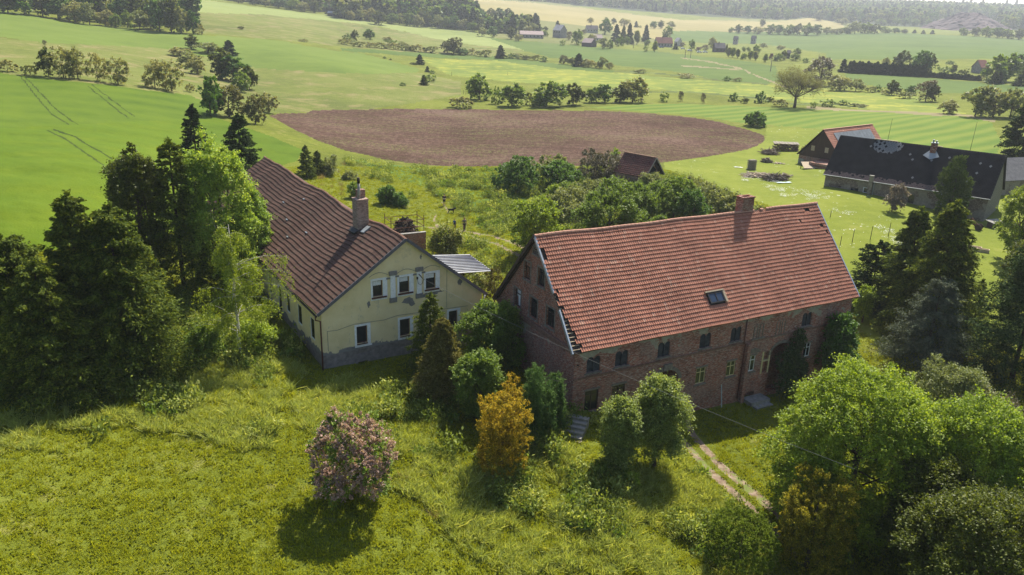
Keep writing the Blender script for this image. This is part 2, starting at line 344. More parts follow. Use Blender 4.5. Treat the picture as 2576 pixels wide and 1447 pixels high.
# ------------------------------------------------------------------ terrain sheets
def inpoly(px, py, poly):
    poly = np.array(poly, float); inside = np.zeros(px.shape, bool); j = len(poly)-1
    for i in range(len(poly)):
        xi, yi = poly[i]; xj, yj = poly[j]
        c = ((yi > py) != (yj > py)) & (px < (xj-xi)*(py-yi)/((yj-yi) if yj != yi else 1e-9)+xi); inside ^= c; j = i
    return inside
def nearline(px, py, line, w0, w1=None):
    best = np.zeros(px.shape, bool); k = len(line)-1
    for i in range(k):
        (x0, y0), (x1, y1) = line[i], line[i+1]; dx, dy = x1-x0, y1-y0; L2 = dx*dx+dy*dy
        t = np.clip(((px-x0)*dx+(py-y0)*dy)/L2, 0, 1); d = np.hypot(px-x0-t*dx, py-y0-t*dy)
        ww = w0 if w1 is None else w0+(w1-w0)*(i+t)/k
        best |= d < ww/2
    return best
REG = [  # name, material, kind, polygon or line (px at 2576)
 ('hillside', 'olive', 'p', [(1150,20),(1191,-12),(1330,-12),(1475,21),(1716,50),(2043,46),(2140,60),(2140,90),(1716,90),(1690,100),(1600,112),(1425,112),(1250,96),(1200,60)]),
 ('hillside', 'rough', 'p', [(470,30),(667,36),(858,50),(1091,95),(1191,112),(1330,128),(1250,145),(1045,133),(860,118),(700,100),(500,84),(430,60)]),
 ('hillside', 'rough', 'p', [(-400,80),(0,94),(110,107),(430,123),(600,167),(650,172),(858,184),(1060,185),(1160,205),(1160,240),(900,280),(690,285),(545,296),(480,243),(0,186),(-400,150)]),
 ('field', 'strip', 'p', [(-400,-20),(0,25),(167,55),(333,72),(500,88),(687,100),(858,130),(901,133),(1045,170),(1058,177),(1045,183),(950,186),(858,184),(650,172),(600,167),(430,123),(110,107),(0,92),(-400,60)]),
 ('field', 'pale', 'p', [(440,-6),(533,3),(667,20),(858,42),(925,53),(975,60),(1158,75),(1225,87),(1275,107),(1325,127),(1191,113),(1091,97),(958,67),(858,56),(667,37),(500,32),(473,20)]),
 ('field', 'deep', 'p', [(780,-30),(905,-30),(930,12),(880,28),(830,16)]),
 ('field', 'yellow', 'p', [(1150,-8),(1191,-4),(1330,6),(1475,21),(1608,38),(1716,50),(1950,55),(2043,46),(2117,60),(2127,70),(2000,80),(1833,80),(1716,78),(1690,79),(1685,92),(1658,99),(1600,90),(1525,74),(1408,58),(1300,42),(1200,34),(1160,20)]),
 ('field', 'deep', 'p', [(1691,78),(1716,77),(1833,80),(2000,82),(2266,83),(2576,99),(3000,120),(3000,160),(2576,148),(2317,149),(2083,150),(2077,134),(1903,110),(1750,108),(1685,98)]),
 ('field', 'deep', 'p', [(1230,96),(1425,113),(1558,123),(1716,136),(1850,150),(1950,167),(1962,200),(1933,213),(1783,197),(1716,182),(1535,163),(1440,145),(1391,147),(1325,129)]),
 ('field', 'deep', 'p', [(858,120),(1045,132),(1248,143),(1418,163),(1545,177),(1545,184),(1400,172),(1245,152),(1045,142),(858,128)]),
 ('meadow_strip', 'butter', 'p', [(1060,148),(1245,152),(1400,172),(1545,184),(1716,196),(1940,216),(2100,225),(2300,240),(2340,262),(2430,285),(2350,286),(2217,279),(2050,262),(1900,245),(1716,230),(1500,218),(1300,208),(1130,190)]),
 ('ditch', 'ditch', 'l', [(1620,232),(1716,231),(1900,247),(2000,262),(2110,264),(2180,272)], 3),
 ('ditch', 'ditch', 'l', [(1545,180),(1640,184),(1716,190),(1790,199),(1860,205),(1930,213)], 3),
 ('footpath', 'dry', 'l', [(1716,146),(1800,158),(1870,175),(1900,190),(1940,205),(1980,222)], 3),
 ('footpath', 'dry', 'l', [(1716,165),(1800,172),(1860,176)], 3),
 ('reed_strip', 'dry', 'l', [(2030,270),(2150,279),(2300,285),(2430,291),(2500,305)], 7),
 ('field', 'striped', 'p', [(1475,271),(1600,262),(1716,260),(1883,267),(2050,275),(2217,283),(2434,295),(2494,308),(2517,350),(2511,385),(2490,400),(2300,420),(2140,400),(2140,345),(2083,329),(1950,316),(1866,310),(1716,287),(1560,277)]),
 ('field', 'deep', 'p', [(2127,184),(2240,190),(2383,200),(2576,217),(2900,240),(2900,262),(2576,235),(2350,234),(2183,214),(2130,201)]),
 ('lawn', 'lawn', 'p', [(1928,318),(1960,318),(2083,332),(2140,345),(2140,400),(2300,420),(2490,402),(2511,388),(2525,330),(2700,330),(3000,500),(3000,900),(2600,900),(2400,860),(2330,880),(2230,900),(2160,820),(2060,560),(1900,505),(1830,480),(1670,425),(1670,408),(1800,391),(1915,363),(1926,345)]),
 ('field', 'crop2', 'p', [(-500,165),(0,184),(130,200),(260,212),(480,240),(545,270),(545,297),(460,301),(250,311),(0,322),(-500,338)]),
 ('field', 'crop1', 'p', [(-500,338),(0,322),(250,311),(460,301),(545,297),(660,335),(762,378),(745,405),(700,420),(640,450),(560,520),(420,590),(180,625),(0,640),(-500,720)]),
 ('ploughed_field', 'plough', 'p', [(678,292),(700,286),(776,284),(782,279),(850,275),(1010,275),(1250,276),(1560,280),(1716,292),(1800,305),(1880,325),(1915,338),(1925,350),(1915,362),(1880,376),(1800,390),(1716,402),(1640,411),(1500,416),(1300,418),(1150,418),(1060,414),(960,400),(860,376),(790,350),(740,327),(700,304)]),
 ('garden_ground', 'scrub', 'p', [(880,400),(960,412),(1060,424),(1650,424),(1780,460),(1900,520),(1960,560),(1700,640),(1340,660),(1300,600),(1200,570),(1160,500),(1000,450)]),
 ('soil_bed', 'plough', 'l', [(1585,452),(1700,455),(1790,478),(1860,500),(1935,527)], 4),
 ('tractor_rut', 'tram', 'l', [(50,190),(57,200),(97,250),(133,290),(170,313)], 3.4), ('tractor_rut', 'tram', 'l', [(64,195),(110,243),(147,280),(192,313)], 3.),
 ('tractor_rut', 'tram', 'l', [(222,217),(240,232),(277,262),(323,297)], 2.8), ('tractor_rut', 'tram', 'l', [(234,213),(283,253),(340,294)], 2.6),
 ('tractor_rut', 'tram', 'l', [(120,328),(167,350),(213,383),(260,415)], 3.6), ('tractor_rut', 'tram', 'l', [(133,325),(187,343),(227,367),(283,400)], 3.4),
 ('dirt_track', 'dirt', 'l', [(1690,1050),(1705,1090),(1768,1170),(1850,1243),(1925,1314),(2020,1420)], 13, 20),
 ('dirt_track', 'dirt', 'l', [(1725,1050),(1745,1095),(1808,1168),(1880,1227),(1950,1288),(2070,1400)], 13, 22),
 ('dirt_track', 'dirt', 'l', [(1340,660),(1287,633),(1247,613),(1210,603),(1174,590)], 9, 5), ('dirt_track', 'dirt', 'l', [(1330,628),(1287,610),(1238,594),(1176,583),(1092,573),(1030,567)], 6, 3),
 ('dirt_track', 'dirt', 'l', [(1100,570),(1092,552),(1098,538)], 7, 3), ('dirt_track', 'dirt', 'l', [(1127,535),(1120,520),(1112,508)], 3, 2),
]
def build_terrain():
    fine = np.linspace(rad(-44), rad(44), 1180)
    coarse = np.linspace(rad(44), rad(316), 55)[1:-1]
    az = np.r_[fine, coarse]; NC = len(az)
    # rows: even steps of the tangent along the central line, then the land behind the crest
    rr = np.exp(np.linspace(math.log(9), math.log(3400), 6000)); t = tan_at(np.zeros(6000)+.05, np.log(rr))
    t2 = np.arctan(t); t2 = np.maximum.accumulate(t2+1e-7*np.arange(6000))
    cum = t2 + (.012*np.log(rr) + .00001*rr)      # some extra rows in flat parts
    rows = np.interp(np.linspace(cum[0], cum[-1], 1250), cum, rr)
    rows = np.r_[rows, 3600, 4000, 4700, 5800, 7500, 9500]
    NRw = len(rows)
    Aa, Rr = np.meshgrid(az, rows); x = Rr*np.sin(Aa); y = Rr*np.cos(Aa)
    z = np.empty_like(x)
    for i in range(NRw): z[i] = gz(x[i], y[i])
    V = np.stack([x, y, z], -1).reshape(-1, 3)
    V = np.r_[V, [[0, 0, G(0, 9)]]]
    i, j = np.meshgrid(np.arange(NRw-1), np.arange(NC), indexing='ij'); j2 = (j+1) % NC
    Q = np.stack([i*NC+j, i*NC+j2, (i+1)*NC+j2, (i+1)*NC+j], -1).reshape(-1, 4)[:, ::-1]
    cen = V[Q].mean(1); px, py = project(cen); front = (cen[:, 1] > 5) & (np.abs(np.arctan2(cen[:, 0], cen[:, 1])) < rad(45))
    reg = np.full(len(Q), -1)
    px = px + 5*(vnoise(cen[:, 0]/3.1, cen[:, 1]/3.1)-.5) + 3*(vnoise(cen[:, 0]/14+5, cen[:, 1]/14)-.5); py = py + 1.6*(vnoise(cen[:, 0]/2.3+9, cen[:, 1]/2.3)-.5) + 2.2*(vnoise(cen[:, 0]/11+2, cen[:, 1]/11)-.5)
    for k, R in enumerate(REG):
        ins = inpoly(px, py, R[3]) if R[2] == 'p' else nearline(px, py, R[3], R[4], R[5] if len(R) > 5 else None)
        if R[0] == 'dirt_track' : 
            ins &= (vnoise(cen[:, 0]*1.3, cen[:, 1]*1.3) > .07)
        reg[ins & front] = k
    # the far wooded ridge
    rc = np.hypot(cen[:, 0], cen[:, 1]); reg[(rc > 1750) & (reg == -1)] = 99
    used = set()
    for k in sorted(set(reg.tolist())):
        sel = Q[reg == k]; idx, inv = np.unique(sel, return_inverse=True); nf = inv.reshape(-1, 4)
        if k == -1: nm, mt = 'ground', GR['meadow']
        elif k == 99: nm, mt = 'wooded_hills', GR['forestfloor']
        else: nm, mt = REG[k][0], GR[REG[k][1]]
        VV = V[idx]
        me = mesh_np(nm, VV, nf, mt, True); tag(link(nm, me), kind='structure')
    fan = np.array([[len(V)-1, (j+1) % NC, j] for j in range(NC)])
    idx, inv = np.unique(fan, return_inverse=True)
    tag(link('ground', mesh_np('ground_under', V[idx], inv.reshape(-1, 3)[:, ::-1].copy(), GR['meadow'])), kind='structure')
build_terrain()

# ================================================================== materials for built things
def brick_mat(name, base, mortar, plaster=None, pl_thr=.56, patch_z=None, dark=.6, brick=(.25, .077)):
    m, nt, o = newmat(name); p = objc(nt)
    sx = nt.nodes.new('ShaderNodeSeparateXYZ'); nt.links.new(p, sx.inputs[0])
    cb = nt.nodes.new('ShaderNodeCombineXYZ'); nt.links.new(mth(nt, 'ADD', sx.outputs[0], sx.outputs[1]), cb.inputs[0]); nt.links.new(sx.outputs[2], cb.inputs[1])
    b = nt.nodes.new('ShaderNodeTexBrick'); nt.links.new(cb.outputs[0], b.inputs[0]); b.inputs['Scale'].default_value = 1
    b.inputs['Brick Width'].default_value = brick[0]; b.inputs['Row Height'].default_value = brick[1]; b.inputs['Mortar Size'].default_value = .008
    b.inputs['Color1'].default_value = (*base, 1); b.inputs['Color2'].default_value = (*[v*dark for v in base], 1); b.inputs['Mortar'].default_value = (*mortar, 1)
    n1 = noise(nt, 1.1, 6, .7, p); n2 = noise(nt, 7, 4, .8, scaled(nt, p, (.5, .5, 2.2)))
    col = mix(nt, .75, b.outputs[0], ramp(nt, n1, [(.3, (.35, .33, .33)), (.7, (1.15, 1.05, 1.0))]), 'MULTIPLY')
    pm = ramp(nt, n2, [(.51, (0, 0, 0)), (.58, (1, 1, 1))])
    col = mix(nt, mth(nt, 'MULTIPLY', pm, .75), col, (.50, .42, .37))
    pb = ramp(nt, noise(nt, .45, 5, .65, p), [(.46, (0, 0, 0)), (.62, (1, 1, 1))]); col = mix(nt, mth(nt, 'MULTIPLY', pb, .35), col, (.34, .27, .24))
    pm2 = ramp(nt, noise(nt, 5, 4, .8, scaled(nt, p, (.6, .6, 2.6))), [(.52, (0, 0, 0)), (.60, (1, 1, 1))])
    col = mix(nt, mth(nt, 'MULTIPLY', pm2, .6), col, (.05, .03, .03))
    if plaster:
        n3 = noise(nt, .55, 7, .62, p)
        if patch_z:
            zz = mth(nt, 'MULTIPLY', mth(nt, 'SUBTRACT', sx.outputs[2], patch_z[0]), patch_z[1]); n3 = mth(nt, 'ADD', n3, mth(nt, 'MINIMUM', mth(nt, 'MAXIMUM', zz, -.3), .12))
        k = ramp(nt, n3, [(pl_thr, (0, 0, 0)), (pl_thr+.015, (1, 1, 1))])
        col = mix(nt, k, col, ramp(nt, noise(nt, 3, 5, .7, p), [(.3, tuple(v*.6 for v in plaster)), (.7, plaster)]))
    finish(nt, o, col, .95, mth(nt, 'ADD', b.outputs[1], n2), .6, .02, .1); return m
M = dict(
 brick=brick_mat('old_red_brick', (.50, .175, .115), (.38, .31, .26), (.42, .38, .30), .585, (3.9, .12)),
 brick_gable=brick_mat('weathered_gable_brick', (.50, .17, .095), (.26, .19, .15), dark=.5),
 brick_chim=brick_mat('chimney_brick', (.42, .20, .14), (.30, .24, .2)),
 brick_red=brick_mat('red_chimney_brick', (.34, .11, .07), (.22, .14, .11)),
 brick_grey=brick_mat('sooty_wall_brick', (.24, .20, .16), (.22, .20, .17), (.34, .31, .26), .5),
 brick_pinkish=brick_mat('pale_chimney_brick', (.46, .33, .27), (.36, .32, .28)),
)
def tile_mat(name, c1, c2, c3, moss=None, rough=.75):
    m, nt, o = newmat(name); p = objc(nt); g = nt.nodes.new('ShaderNodeNewGeometry')
    col = ramp(nt, g.outputs['Random Per Island'], [(0, c1), (.45, c2), (.92, c2), (1, c3)])
    n1 = noise(nt, .5, 5, .6, p); col = mix(nt, .8, col, ramp(nt, n1, [(.3, (.72, .7, .68)), (.7, (1.12, 1.1, 1.08))]), 'MULTIPLY')
    n2 = noise(nt, 9, 5, .75, p); col = mix(nt, .6, col, ramp(nt, n2, [(.3, (.6, .58, .55)), (.65, (1.1, 1.1, 1.1))]), 'MULTIPLY')
    if moss:
        k = ramp(nt, noise(nt, 2.5, 6, .8, p), [(moss[1], (0, 0, 0)), (moss[1]+.1, (1, 1, 1))]); col = mix(nt, mth(nt, 'MULTIPLY', k, moss[2]), col, moss[0])
    finish(nt, o, col, rough, n2, .4, .01, .25); return m
M['tile_red'] = tile_mat('red_clay_tile', (.37, .15, .098), (.45, .195, .13), (.52, .29, .21), ((.16, .09, .07), .60, .5))
M['tile_brown'] = tile_mat('brown_clay_tile', (.085, .045, .034), (.12, .063, .047), (.175, .10, .075), ((.10, .085, .06), .52, .7))
M['tile_dark'] = tile_mat('dark_barn_tile', (.14, .05, .04), (.18, .065, .05), (.24, .10, .07), ((.06, .05, .04), .5, .6))
M['ridge'] = plain('ridge_tile', (.46, .24, .17), .8, .3, 3)
M['ridge_brown'] = plain('brown_ridge_tile', (.24, .13, .09), .8, .4, 3)
M['batten'] = plain('dark_batten_wood', (.045, .035, .03), .9, .4, 4)
M['wood_dark'] = plain('weathered_dark_wood', (.07, .05, .038), .9, .4, 3)
M['wood_grey'] = plain('grey_weathered_wood', (.26, .23, .19), .9, .35, 4)
M['wood_pale'] = plain('pale_sawn_wood', (.42, .34, .24), .85, .3, 5)
M['zinc'] = plain('zinc_flashing', (.42, .47, .52), .45, .2, 3, .5, .6)
M['gutter_brown'] = plain('brown_painted_gutter', (.10, .032, .025), .5, .2, 3, .4)
M['steel_light'] = plain('pale_sheet_steel', (.34, .37, .39), .45, .12, 1.5, .5, .3)
M['concrete'] = plain('old_concrete', (.27, .26, .24), .95, .3, 3)
M['plinth'] = plain('grey_plinth_render', (.23, .205, .19), .95, .35, 2.5)
M['greyplaster'] = plain('exposed_grey_render', (.20, .195, .19), .95, .25, 6)
M['white'] = plain('white_paint', (.76, .78, .80), .7, .15, 6)
M['whiteframe'] = plain('white_window_frame', (.72, .74, .74), .5, .05, 6)
M['cream'] = plain('cream_window_frame', (.58, .50, .28), .6, .15, 6)
M['sill'] = plain('maroon_sill', (.09, .035, .03), .6, .2, 6)
M['shutter'] = plain('blue_grey_shutter_boards', (.045, .05, .06), .85, .4, 3)
M['stone'] = plain('sandstone_surround', (.20, .175, .15), .95, .4, 4)
M['trimred'] = plain('worn_cornice', (.22, .13, .10), .95, .4, 5)
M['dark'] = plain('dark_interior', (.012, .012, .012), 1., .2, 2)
M['rust'] = plain('rusty_steel_tube', (.13, .06, .035), .8, .4, 8)
M['log'] = plain('cut_firewood', (.16, .11, .08), .9, .5, 7)
M['logend'] = plain('pale_log_wood', (.45, .36, .26), .9, .4, 7)
M['iron'] = plain('dark_iron', (.03, .03, .032), .6, .3, 5)
M['barnboard'] = None
def m_boards(name, c, w=.18):
    m, nt, o = newmat(name); p = objc(nt); wv = nt.nodes.new('ShaderNodeTexWave'); wv.wave_type = 'BANDS'; wv.bands_direction = 'X'
    sx = nt.nodes.new('ShaderNodeSeparateXYZ'); nt.links.new(p, sx.inputs[0]); cb = nt.nodes.new('ShaderNodeCombineXYZ')
    nt.links.new(mth(nt, 'ADD', sx.outputs[0], sx.outputs[1]), cb.inputs[0]); nt.links.new(cb.outputs[0], wv.inputs[0]); wv.inputs['Scale'].default_value = .314/w
    n1 = noise(nt, 3, 5, .7, scaled(nt, p, (3, 3, .3)))
    col = mix(nt, .8, c, ramp(nt, n1, [(.3, (.5, .5, .5)), (.7, (1.3, 1.25, 1.2))]), 'MULTIPLY')
    col = mix(nt, 1., col, ramp(nt, wv.outputs[1], [(0, (.25, .25, .25)), (.2, (1, 1, 1))]), 'MULTIPLY')
    finish(nt, o, col, .9, wv.outputs[1], .5, .02, .1); return m
M['barnboard'] = m_boards('brown_vertical_boards', (.085, .055, .04))
def m_cream():
    m, nt, o = newmat('cream_roughcast'); p = objc(nt)
    n1 = noise(nt, .7, 6, .65, p); n2 = noise(nt, 14, 4, .8, p)
    col = ramp(nt, n1, [(.3, (.66, .56, .31)), (.5, (.74, .63, .37)), (.7, (.78, .68, .43))])
    st = ramp(nt, noise(nt, 1.3, 7, .75, scaled(nt, p, (1, 1, .6))), [(.58, (0, 0, 0)), (.66, (1, 1, 1))]); col = mix(nt, mth(nt, 'MULTIPLY', st, .45), col, (.34, .335, .28))
    sx = nt.nodes.new('ShaderNodeSeparateXYZ'); nt.links.new(p, sx.inputs[0])
    hz = mth(nt, 'MULTIPLY', mth(nt, 'SUBTRACT', 1.42, sx.outputs[2]), .55)
    k = ramp(nt, mth(nt, 'ADD', noise(nt, .9, 6, .6, p), mth(nt, 'MAXIMUM', mth(nt, 'MINIMUM', hz, .3), -.4)), [(.60, (0, 0, 0)), (.63, (1, 1, 1))])
    col = mix(nt, k, col, (.24, .235, .225))
    top = ramp(nt, mth(nt, 'ADD', noise(nt, .8, 6, .7, p), mth(nt, 'MINIMUM', mth(nt, 'MULTIPLY', mth(nt, 'SUBTRACT', sx.outputs[2], 8.6), .12), .1)), [(.5, (0, 0, 0)), (.7, (1, 1, 1))])
    col = mix(nt, mth(nt, 'MULTIPLY', top, .6), col, (.27, .265, .20))
    finish(nt, o, col, .95, n2, .7, .02, .1); return m
M['creamwall'] = m_cream()
def m_glass(name='window_glass', c=(.02, .025, .03)):
    m, nt, o = newmat(name); finish(nt, o, c, .08, None, spec=.6); return m
M['glass'] = m_glass()
M['glass_green'] = m_glass('greenish_window_glass', (.03, .045, .03))
def m_slate():
    m, nt, o = newmat('black_diamond_slate'); p = objc(nt)
    g = nt.nodes.new('ShaderNodeNewGeometry')
    sx = nt.nodes.new('ShaderNodeSeparateXYZ'); nt.links.new(p, sx.inputs[0])
    col = ramp(nt, noise(nt, .8, 5, .6, p), [(.3, (.008, .009, .012)), (.7, (.022, .024, .030))])
    # pale fibre-cement replacement tiles: near the ridge patch, along the eave, and loose singles
    r_ = g.outputs['Random Per Island']
    def gauss(x0, sxx, z0, szz):
        a = mth(nt, 'DIVIDE', mth(nt, 'SUBTRACT', sx.outputs[0], x0), sxx); b = mth(nt, 'DIVIDE', mth(nt, 'SUBTRACT', sx.outputs[2], z0), szz)
        return mth(nt, 'SUBTRACT', 1., mth(nt, 'ADD', mth(nt, 'MULTIPLY', a, a), mth(nt, 'MULTIPLY', b, b)))
    patch = mth(nt, 'MULTIPLY', mth(nt, 'GREATER_THAN', mth(nt, 'ADD', gauss(7.9, 2.2, 8.9, 1.3), mth(nt, 'MULTIPLY', mth(nt, 'SUBTRACT', r_, .5), .5)), 0), mth(nt, 'GREATER_THAN', r_, .12))
    eave = mth(nt, 'MULTIPLY', mth(nt, 'LESS_THAN', sx.outputs[2], 4.15), mth(nt, 'LESS_THAN', sx.outputs[0], 18.5))
    eave = mth(nt, 'MULTIPLY', eave, mth(nt, 'GREATER_THAN', mth(nt, 'ADD', mth(nt, 'MULTIPLY', mth(nt, 'SUBTRACT', 4.3, sx.outputs[2]), 1.2), r_), .75))
    single = mth(nt, 'GREATER_THAN', r_, .992)
    k1 = mth(nt, 'MAXIMUM', patch, single)
    col = mix(nt, k1, col, (.20, .205, .21)); col = mix(nt, mth(nt, 'MULTIPLY', eave, .8), col, (.17, .125, .12))
    finish(nt, o, col, .95, noise(nt, 6, 4, .7, p), .4, .02, .04); return m
M['slate'] = m_slate()

# ================================================================== building helpers
def frame(X, Y, Z, yaw): return dict(o=np.array([X, Y, Z]), yaw=yaw)
def front(y0): return lambda u, v, w: (u, y0-v, w)
def left(x0): return lambda u, v, w: (x0-v, u, w)
def right(x0): return lambda u, v, w: (x0+v, u, w)
def wall_cells(mb, mp, u0, u1, w0, w1, holes, depth=.3, top=None):
    """wall sheet in the plane v=0 with rectangular openings and their reveals; top(u) clips the gable"""
    us = sorted({u0, u1, *[h[0] for h in holes], *[h[1] for h in holes]}); ws = sorted({w0, w1, *[h[2] for h in holes], *[h[3] for h in holes]})
    for i in range(len(us)-1):
        for j in range(len(ws)-1):
            a, b, c, d = us[i], us[i+1], ws[j], ws[j+1]; mu, mw = (a+b)/2, (c+d)/2
            if any(h[0] < mu < h[1] and h[2] < mw < h[3] for h in holes): continue
            mb.poly([mp(a, 0, c), mp(b, 0, c), mp(b, 0, d), mp(a, 0, d)])
    for h in holes:
        a, b, c, d = h[:4]; D = h[4] if len(h) > 4 else depth
        mb.poly([mp(a, 0, c), mp(a, 0, d), mp(a, -D, d), mp(a, -D, c)]); mb.poly([mp(b, 0, c), mp(b, -D, c), mp(b, -D, d), mp(b, 0, d)])
        mb.poly([mp(a, 0, d), mp(b, 0, d), mp(b, -D, d), mp(a, -D, d)]); mb.poly([mp(a, 0, c), mp(a, -D, c), mp(b, -D, c), mp(b, 0, c)])
        mb.poly([mp(a, -D, c), mp(b, -D, c), mp(b, -D, d), mp(a, -D, d)])
def spandrel(mb, mp, u0, u1, w1, rise, n=8, v=0.):
    """fill above a segmental arch between u0 and u1 whose crown touches w1"""
    c = (u0+u1)/2; hw = (u1-u0)/2
    arc = [(c+hw*math.cos(math.pi*k/n), w1-rise+rise*math.sin(math.pi*k/n)) for k in range(n+1)]
    for k in range(n):
        (a, za), (b, zb) = arc[k], arc[k+1]
        if zb < za or k < n/2: mb.poly([mp(a, v, za), mp(a, v, w1), mp(b, v, w1), mp(b, v, zb)])
        else: mb.poly([mp(a, v, za), mp(a, v, w1), mp(b, v, w1), mp(b, v, zb)])
def window(par, mp, u0, u1, w0, w1, fm, gm, nx=2, nz=2, dep=.16, label=None, fw=.06, trans=None):
    """frame (part) > pane (sub-part)"""
    mb = MB(); d0, d1 = -dep, -dep+.05
    mb.box(u0, u0+fw, d0, d1, w0, w1, mp); mb.box(u1-fw, u1, d0, d1, w0, w1, mp); mb.box(u0+fw, u1-fw, d0, d1, w0, w0+fw, mp); mb.box(u0+fw, u1-fw, d0, d1, w1-fw, w1, mp)
    for i in range(1, nx):
        u = u0+(u1-u0)*i/nx; mb.box(u-fw*.45, u+fw*.45, d0+.005, d1-.005, w0+fw, w1-fw, mp)
    wt = trans if trans else None
    zs = [wt] if wt else [w0+(w1-w0)*j/nz for j in range(1, nz)]
    xs = [u0+fw]+[u0+(u1-u0)*i/nx for i in range(1, nx)]+[u1-fw]
    for z in zs:
        for i in range(len(xs)-1): mb.box(xs[i]+.003, xs[i+1]-.003, d0+.01, d1-.01, z-fw*.4, z+fw*.4, mp)
    f = mb.build('window', fm, par)
    if label: f['label'] = label
    g = MB(); g.poly([mp(u0+fw*.5, -dep+.02, w0+fw*.5), mp(u1-fw*.5, -dep+.02, w0+fw*.5), mp(u1-fw*.5, -dep+.02, w1-fw*.5), mp(u0+fw*.5, -dep+.02, w1-fw*.5)])
    g.build('pane', gm, f); return f
def tiles(o0, A, Sv, Nn, L, rows, tw, skip=None, lift=.055, sag=None, wave=.02, rng=None, lap=.04, profile=4):
    """real roof tiles: one small curved plate per tile. o0 eave start, A along, Sv eave->ridge vector, Nn normal"""
    rng = rng or RNG
    Sv = np.array(Sv, float); A = np.array(A, float); Nn = np.array(Nn, float); o0 = np.array(o0, float)
    ncol = int(round(L/tw)); tw = L/ncol; V = []; Fc = []
    us = np.linspace(0, 1, profile+1); prof = wave*np.cos(us*2*np.pi*1.0)
    rr, cc = np.meshgrid(np.arange(rows), np.arange(ncol), indexing='ij'); rr = rr.ravel(); cc = cc.ravel()
    if skip is not None:
        k = ~skip((cc+.5)*tw, (rr+.5)/rows); rr, cc = rr[k], cc[k]
    nT = len(rr); jit = rng.normal(0, .0025, nT); lj = rng.normal(0, .0035, nT)
    # per tile: lower row (profile+1), upper row, lip row
    P = np.zeros((nT, 3*(profile+1), 3)); k1 = profile+1
    for q in range(k1):
        a = (cc+us[q])*tw
        for s_, (tt, hh) in enumerate(((rr/rows, lift), ((rr+1)/rows+lap/rows, .008), (rr/rows, -.012))):
            t = tt+lj/rows*2 if s_ != 1 else tt
            base = o0 + a[:, None]*A + t[:, None]*Sv
            h = hh + prof[q] + jit*(1 if s_ != 2 else .5)
            if s_ == 2: h = hh + 0*prof[q] + jit*0
            base = base + np.broadcast_to(np.asarray(h), (nT,))[:, None]*Nn
            if sag is not None: base[:, 2] += sag(a, t)
            P[:, s_*k1+q] = base
    V = P.reshape(-1, 3); off = (np.arange(nT)*3*k1)[:, None]
    fl = []
    for q in range(profile):
        fl.append(off+np.array([q, q+1, k1+q+1, k1+q])); fl.append(off+np.array([2*k1+q, 2*k1+q+1, q+1, q]))
    return V, np.concatenate(fl)
def base_under(px_list): return min(G(*p) for p in px_list)

# ================================================================== the brick farmhouse
SC = .85
BRO = (4.754, 53.46, CAMZ-28.66); BYAW = .509; BL, BW, BRISE, BE = 30.94, 12.93, 7.355, 4.93
bh = thing('brick_farmhouse', 'long two storey red brick farmhouse with a bright red tiled roof', 'farmhouse', BRO, BYAW)
Y0, X0, X1, Y1 = .35, .3, BL-.35, BW-.35
B0 = -4.2
UPW = [(1.43, 2.68), (4.05, 5.28), (8.18, 9.42), (12.5, 13.7), (15.88, 17.05), (24.3, 25.5)]
def bfront():
    mp = front(Y0); w = MB()
    holes = [(a, b, 2.92, 4.22) for a, b in UPW]
    holes += [(1.45, 2.7, -.35, 1.4), (3.98, 5.25, -.35, 1.34), (12.52, 13.56, -.32, 1.15), (15.9, 16.9, -.3, 1.1), (18.2, 19.2, -.33, 1.17), (25.1, 26.0, -.2, 1.15), (20.1, 20.75, -.75, 1.27)]
    holes += [(8.05, 10.6, -2.6, 1.62, 3.5), (18.2, 19.6, -3.2, -2.35, .5), (20.95, 23.4, -2.9, 1.75, 1.1)]
    wall_cells(w, mp, X0, X1, B0, BE-.05, holes)
    for a, b in UPW:
        c = (a+b)/2
        spandrel(w, mp, a, c-.02, 4.222, .30, 6, -.003); spandrel(w, mp, c+.02, b, 4.222, .30, 6, -.003)
    spandrel(w, mp, 8.05, 10.6, 1.622, 1.0, 12, -.003); spandrel(w, mp, 20.95, 23.4, 1.752, .9, 12, -.003)
    o = w.build('front_wall', M['brick'], bh); return o
fw_ = bfront()
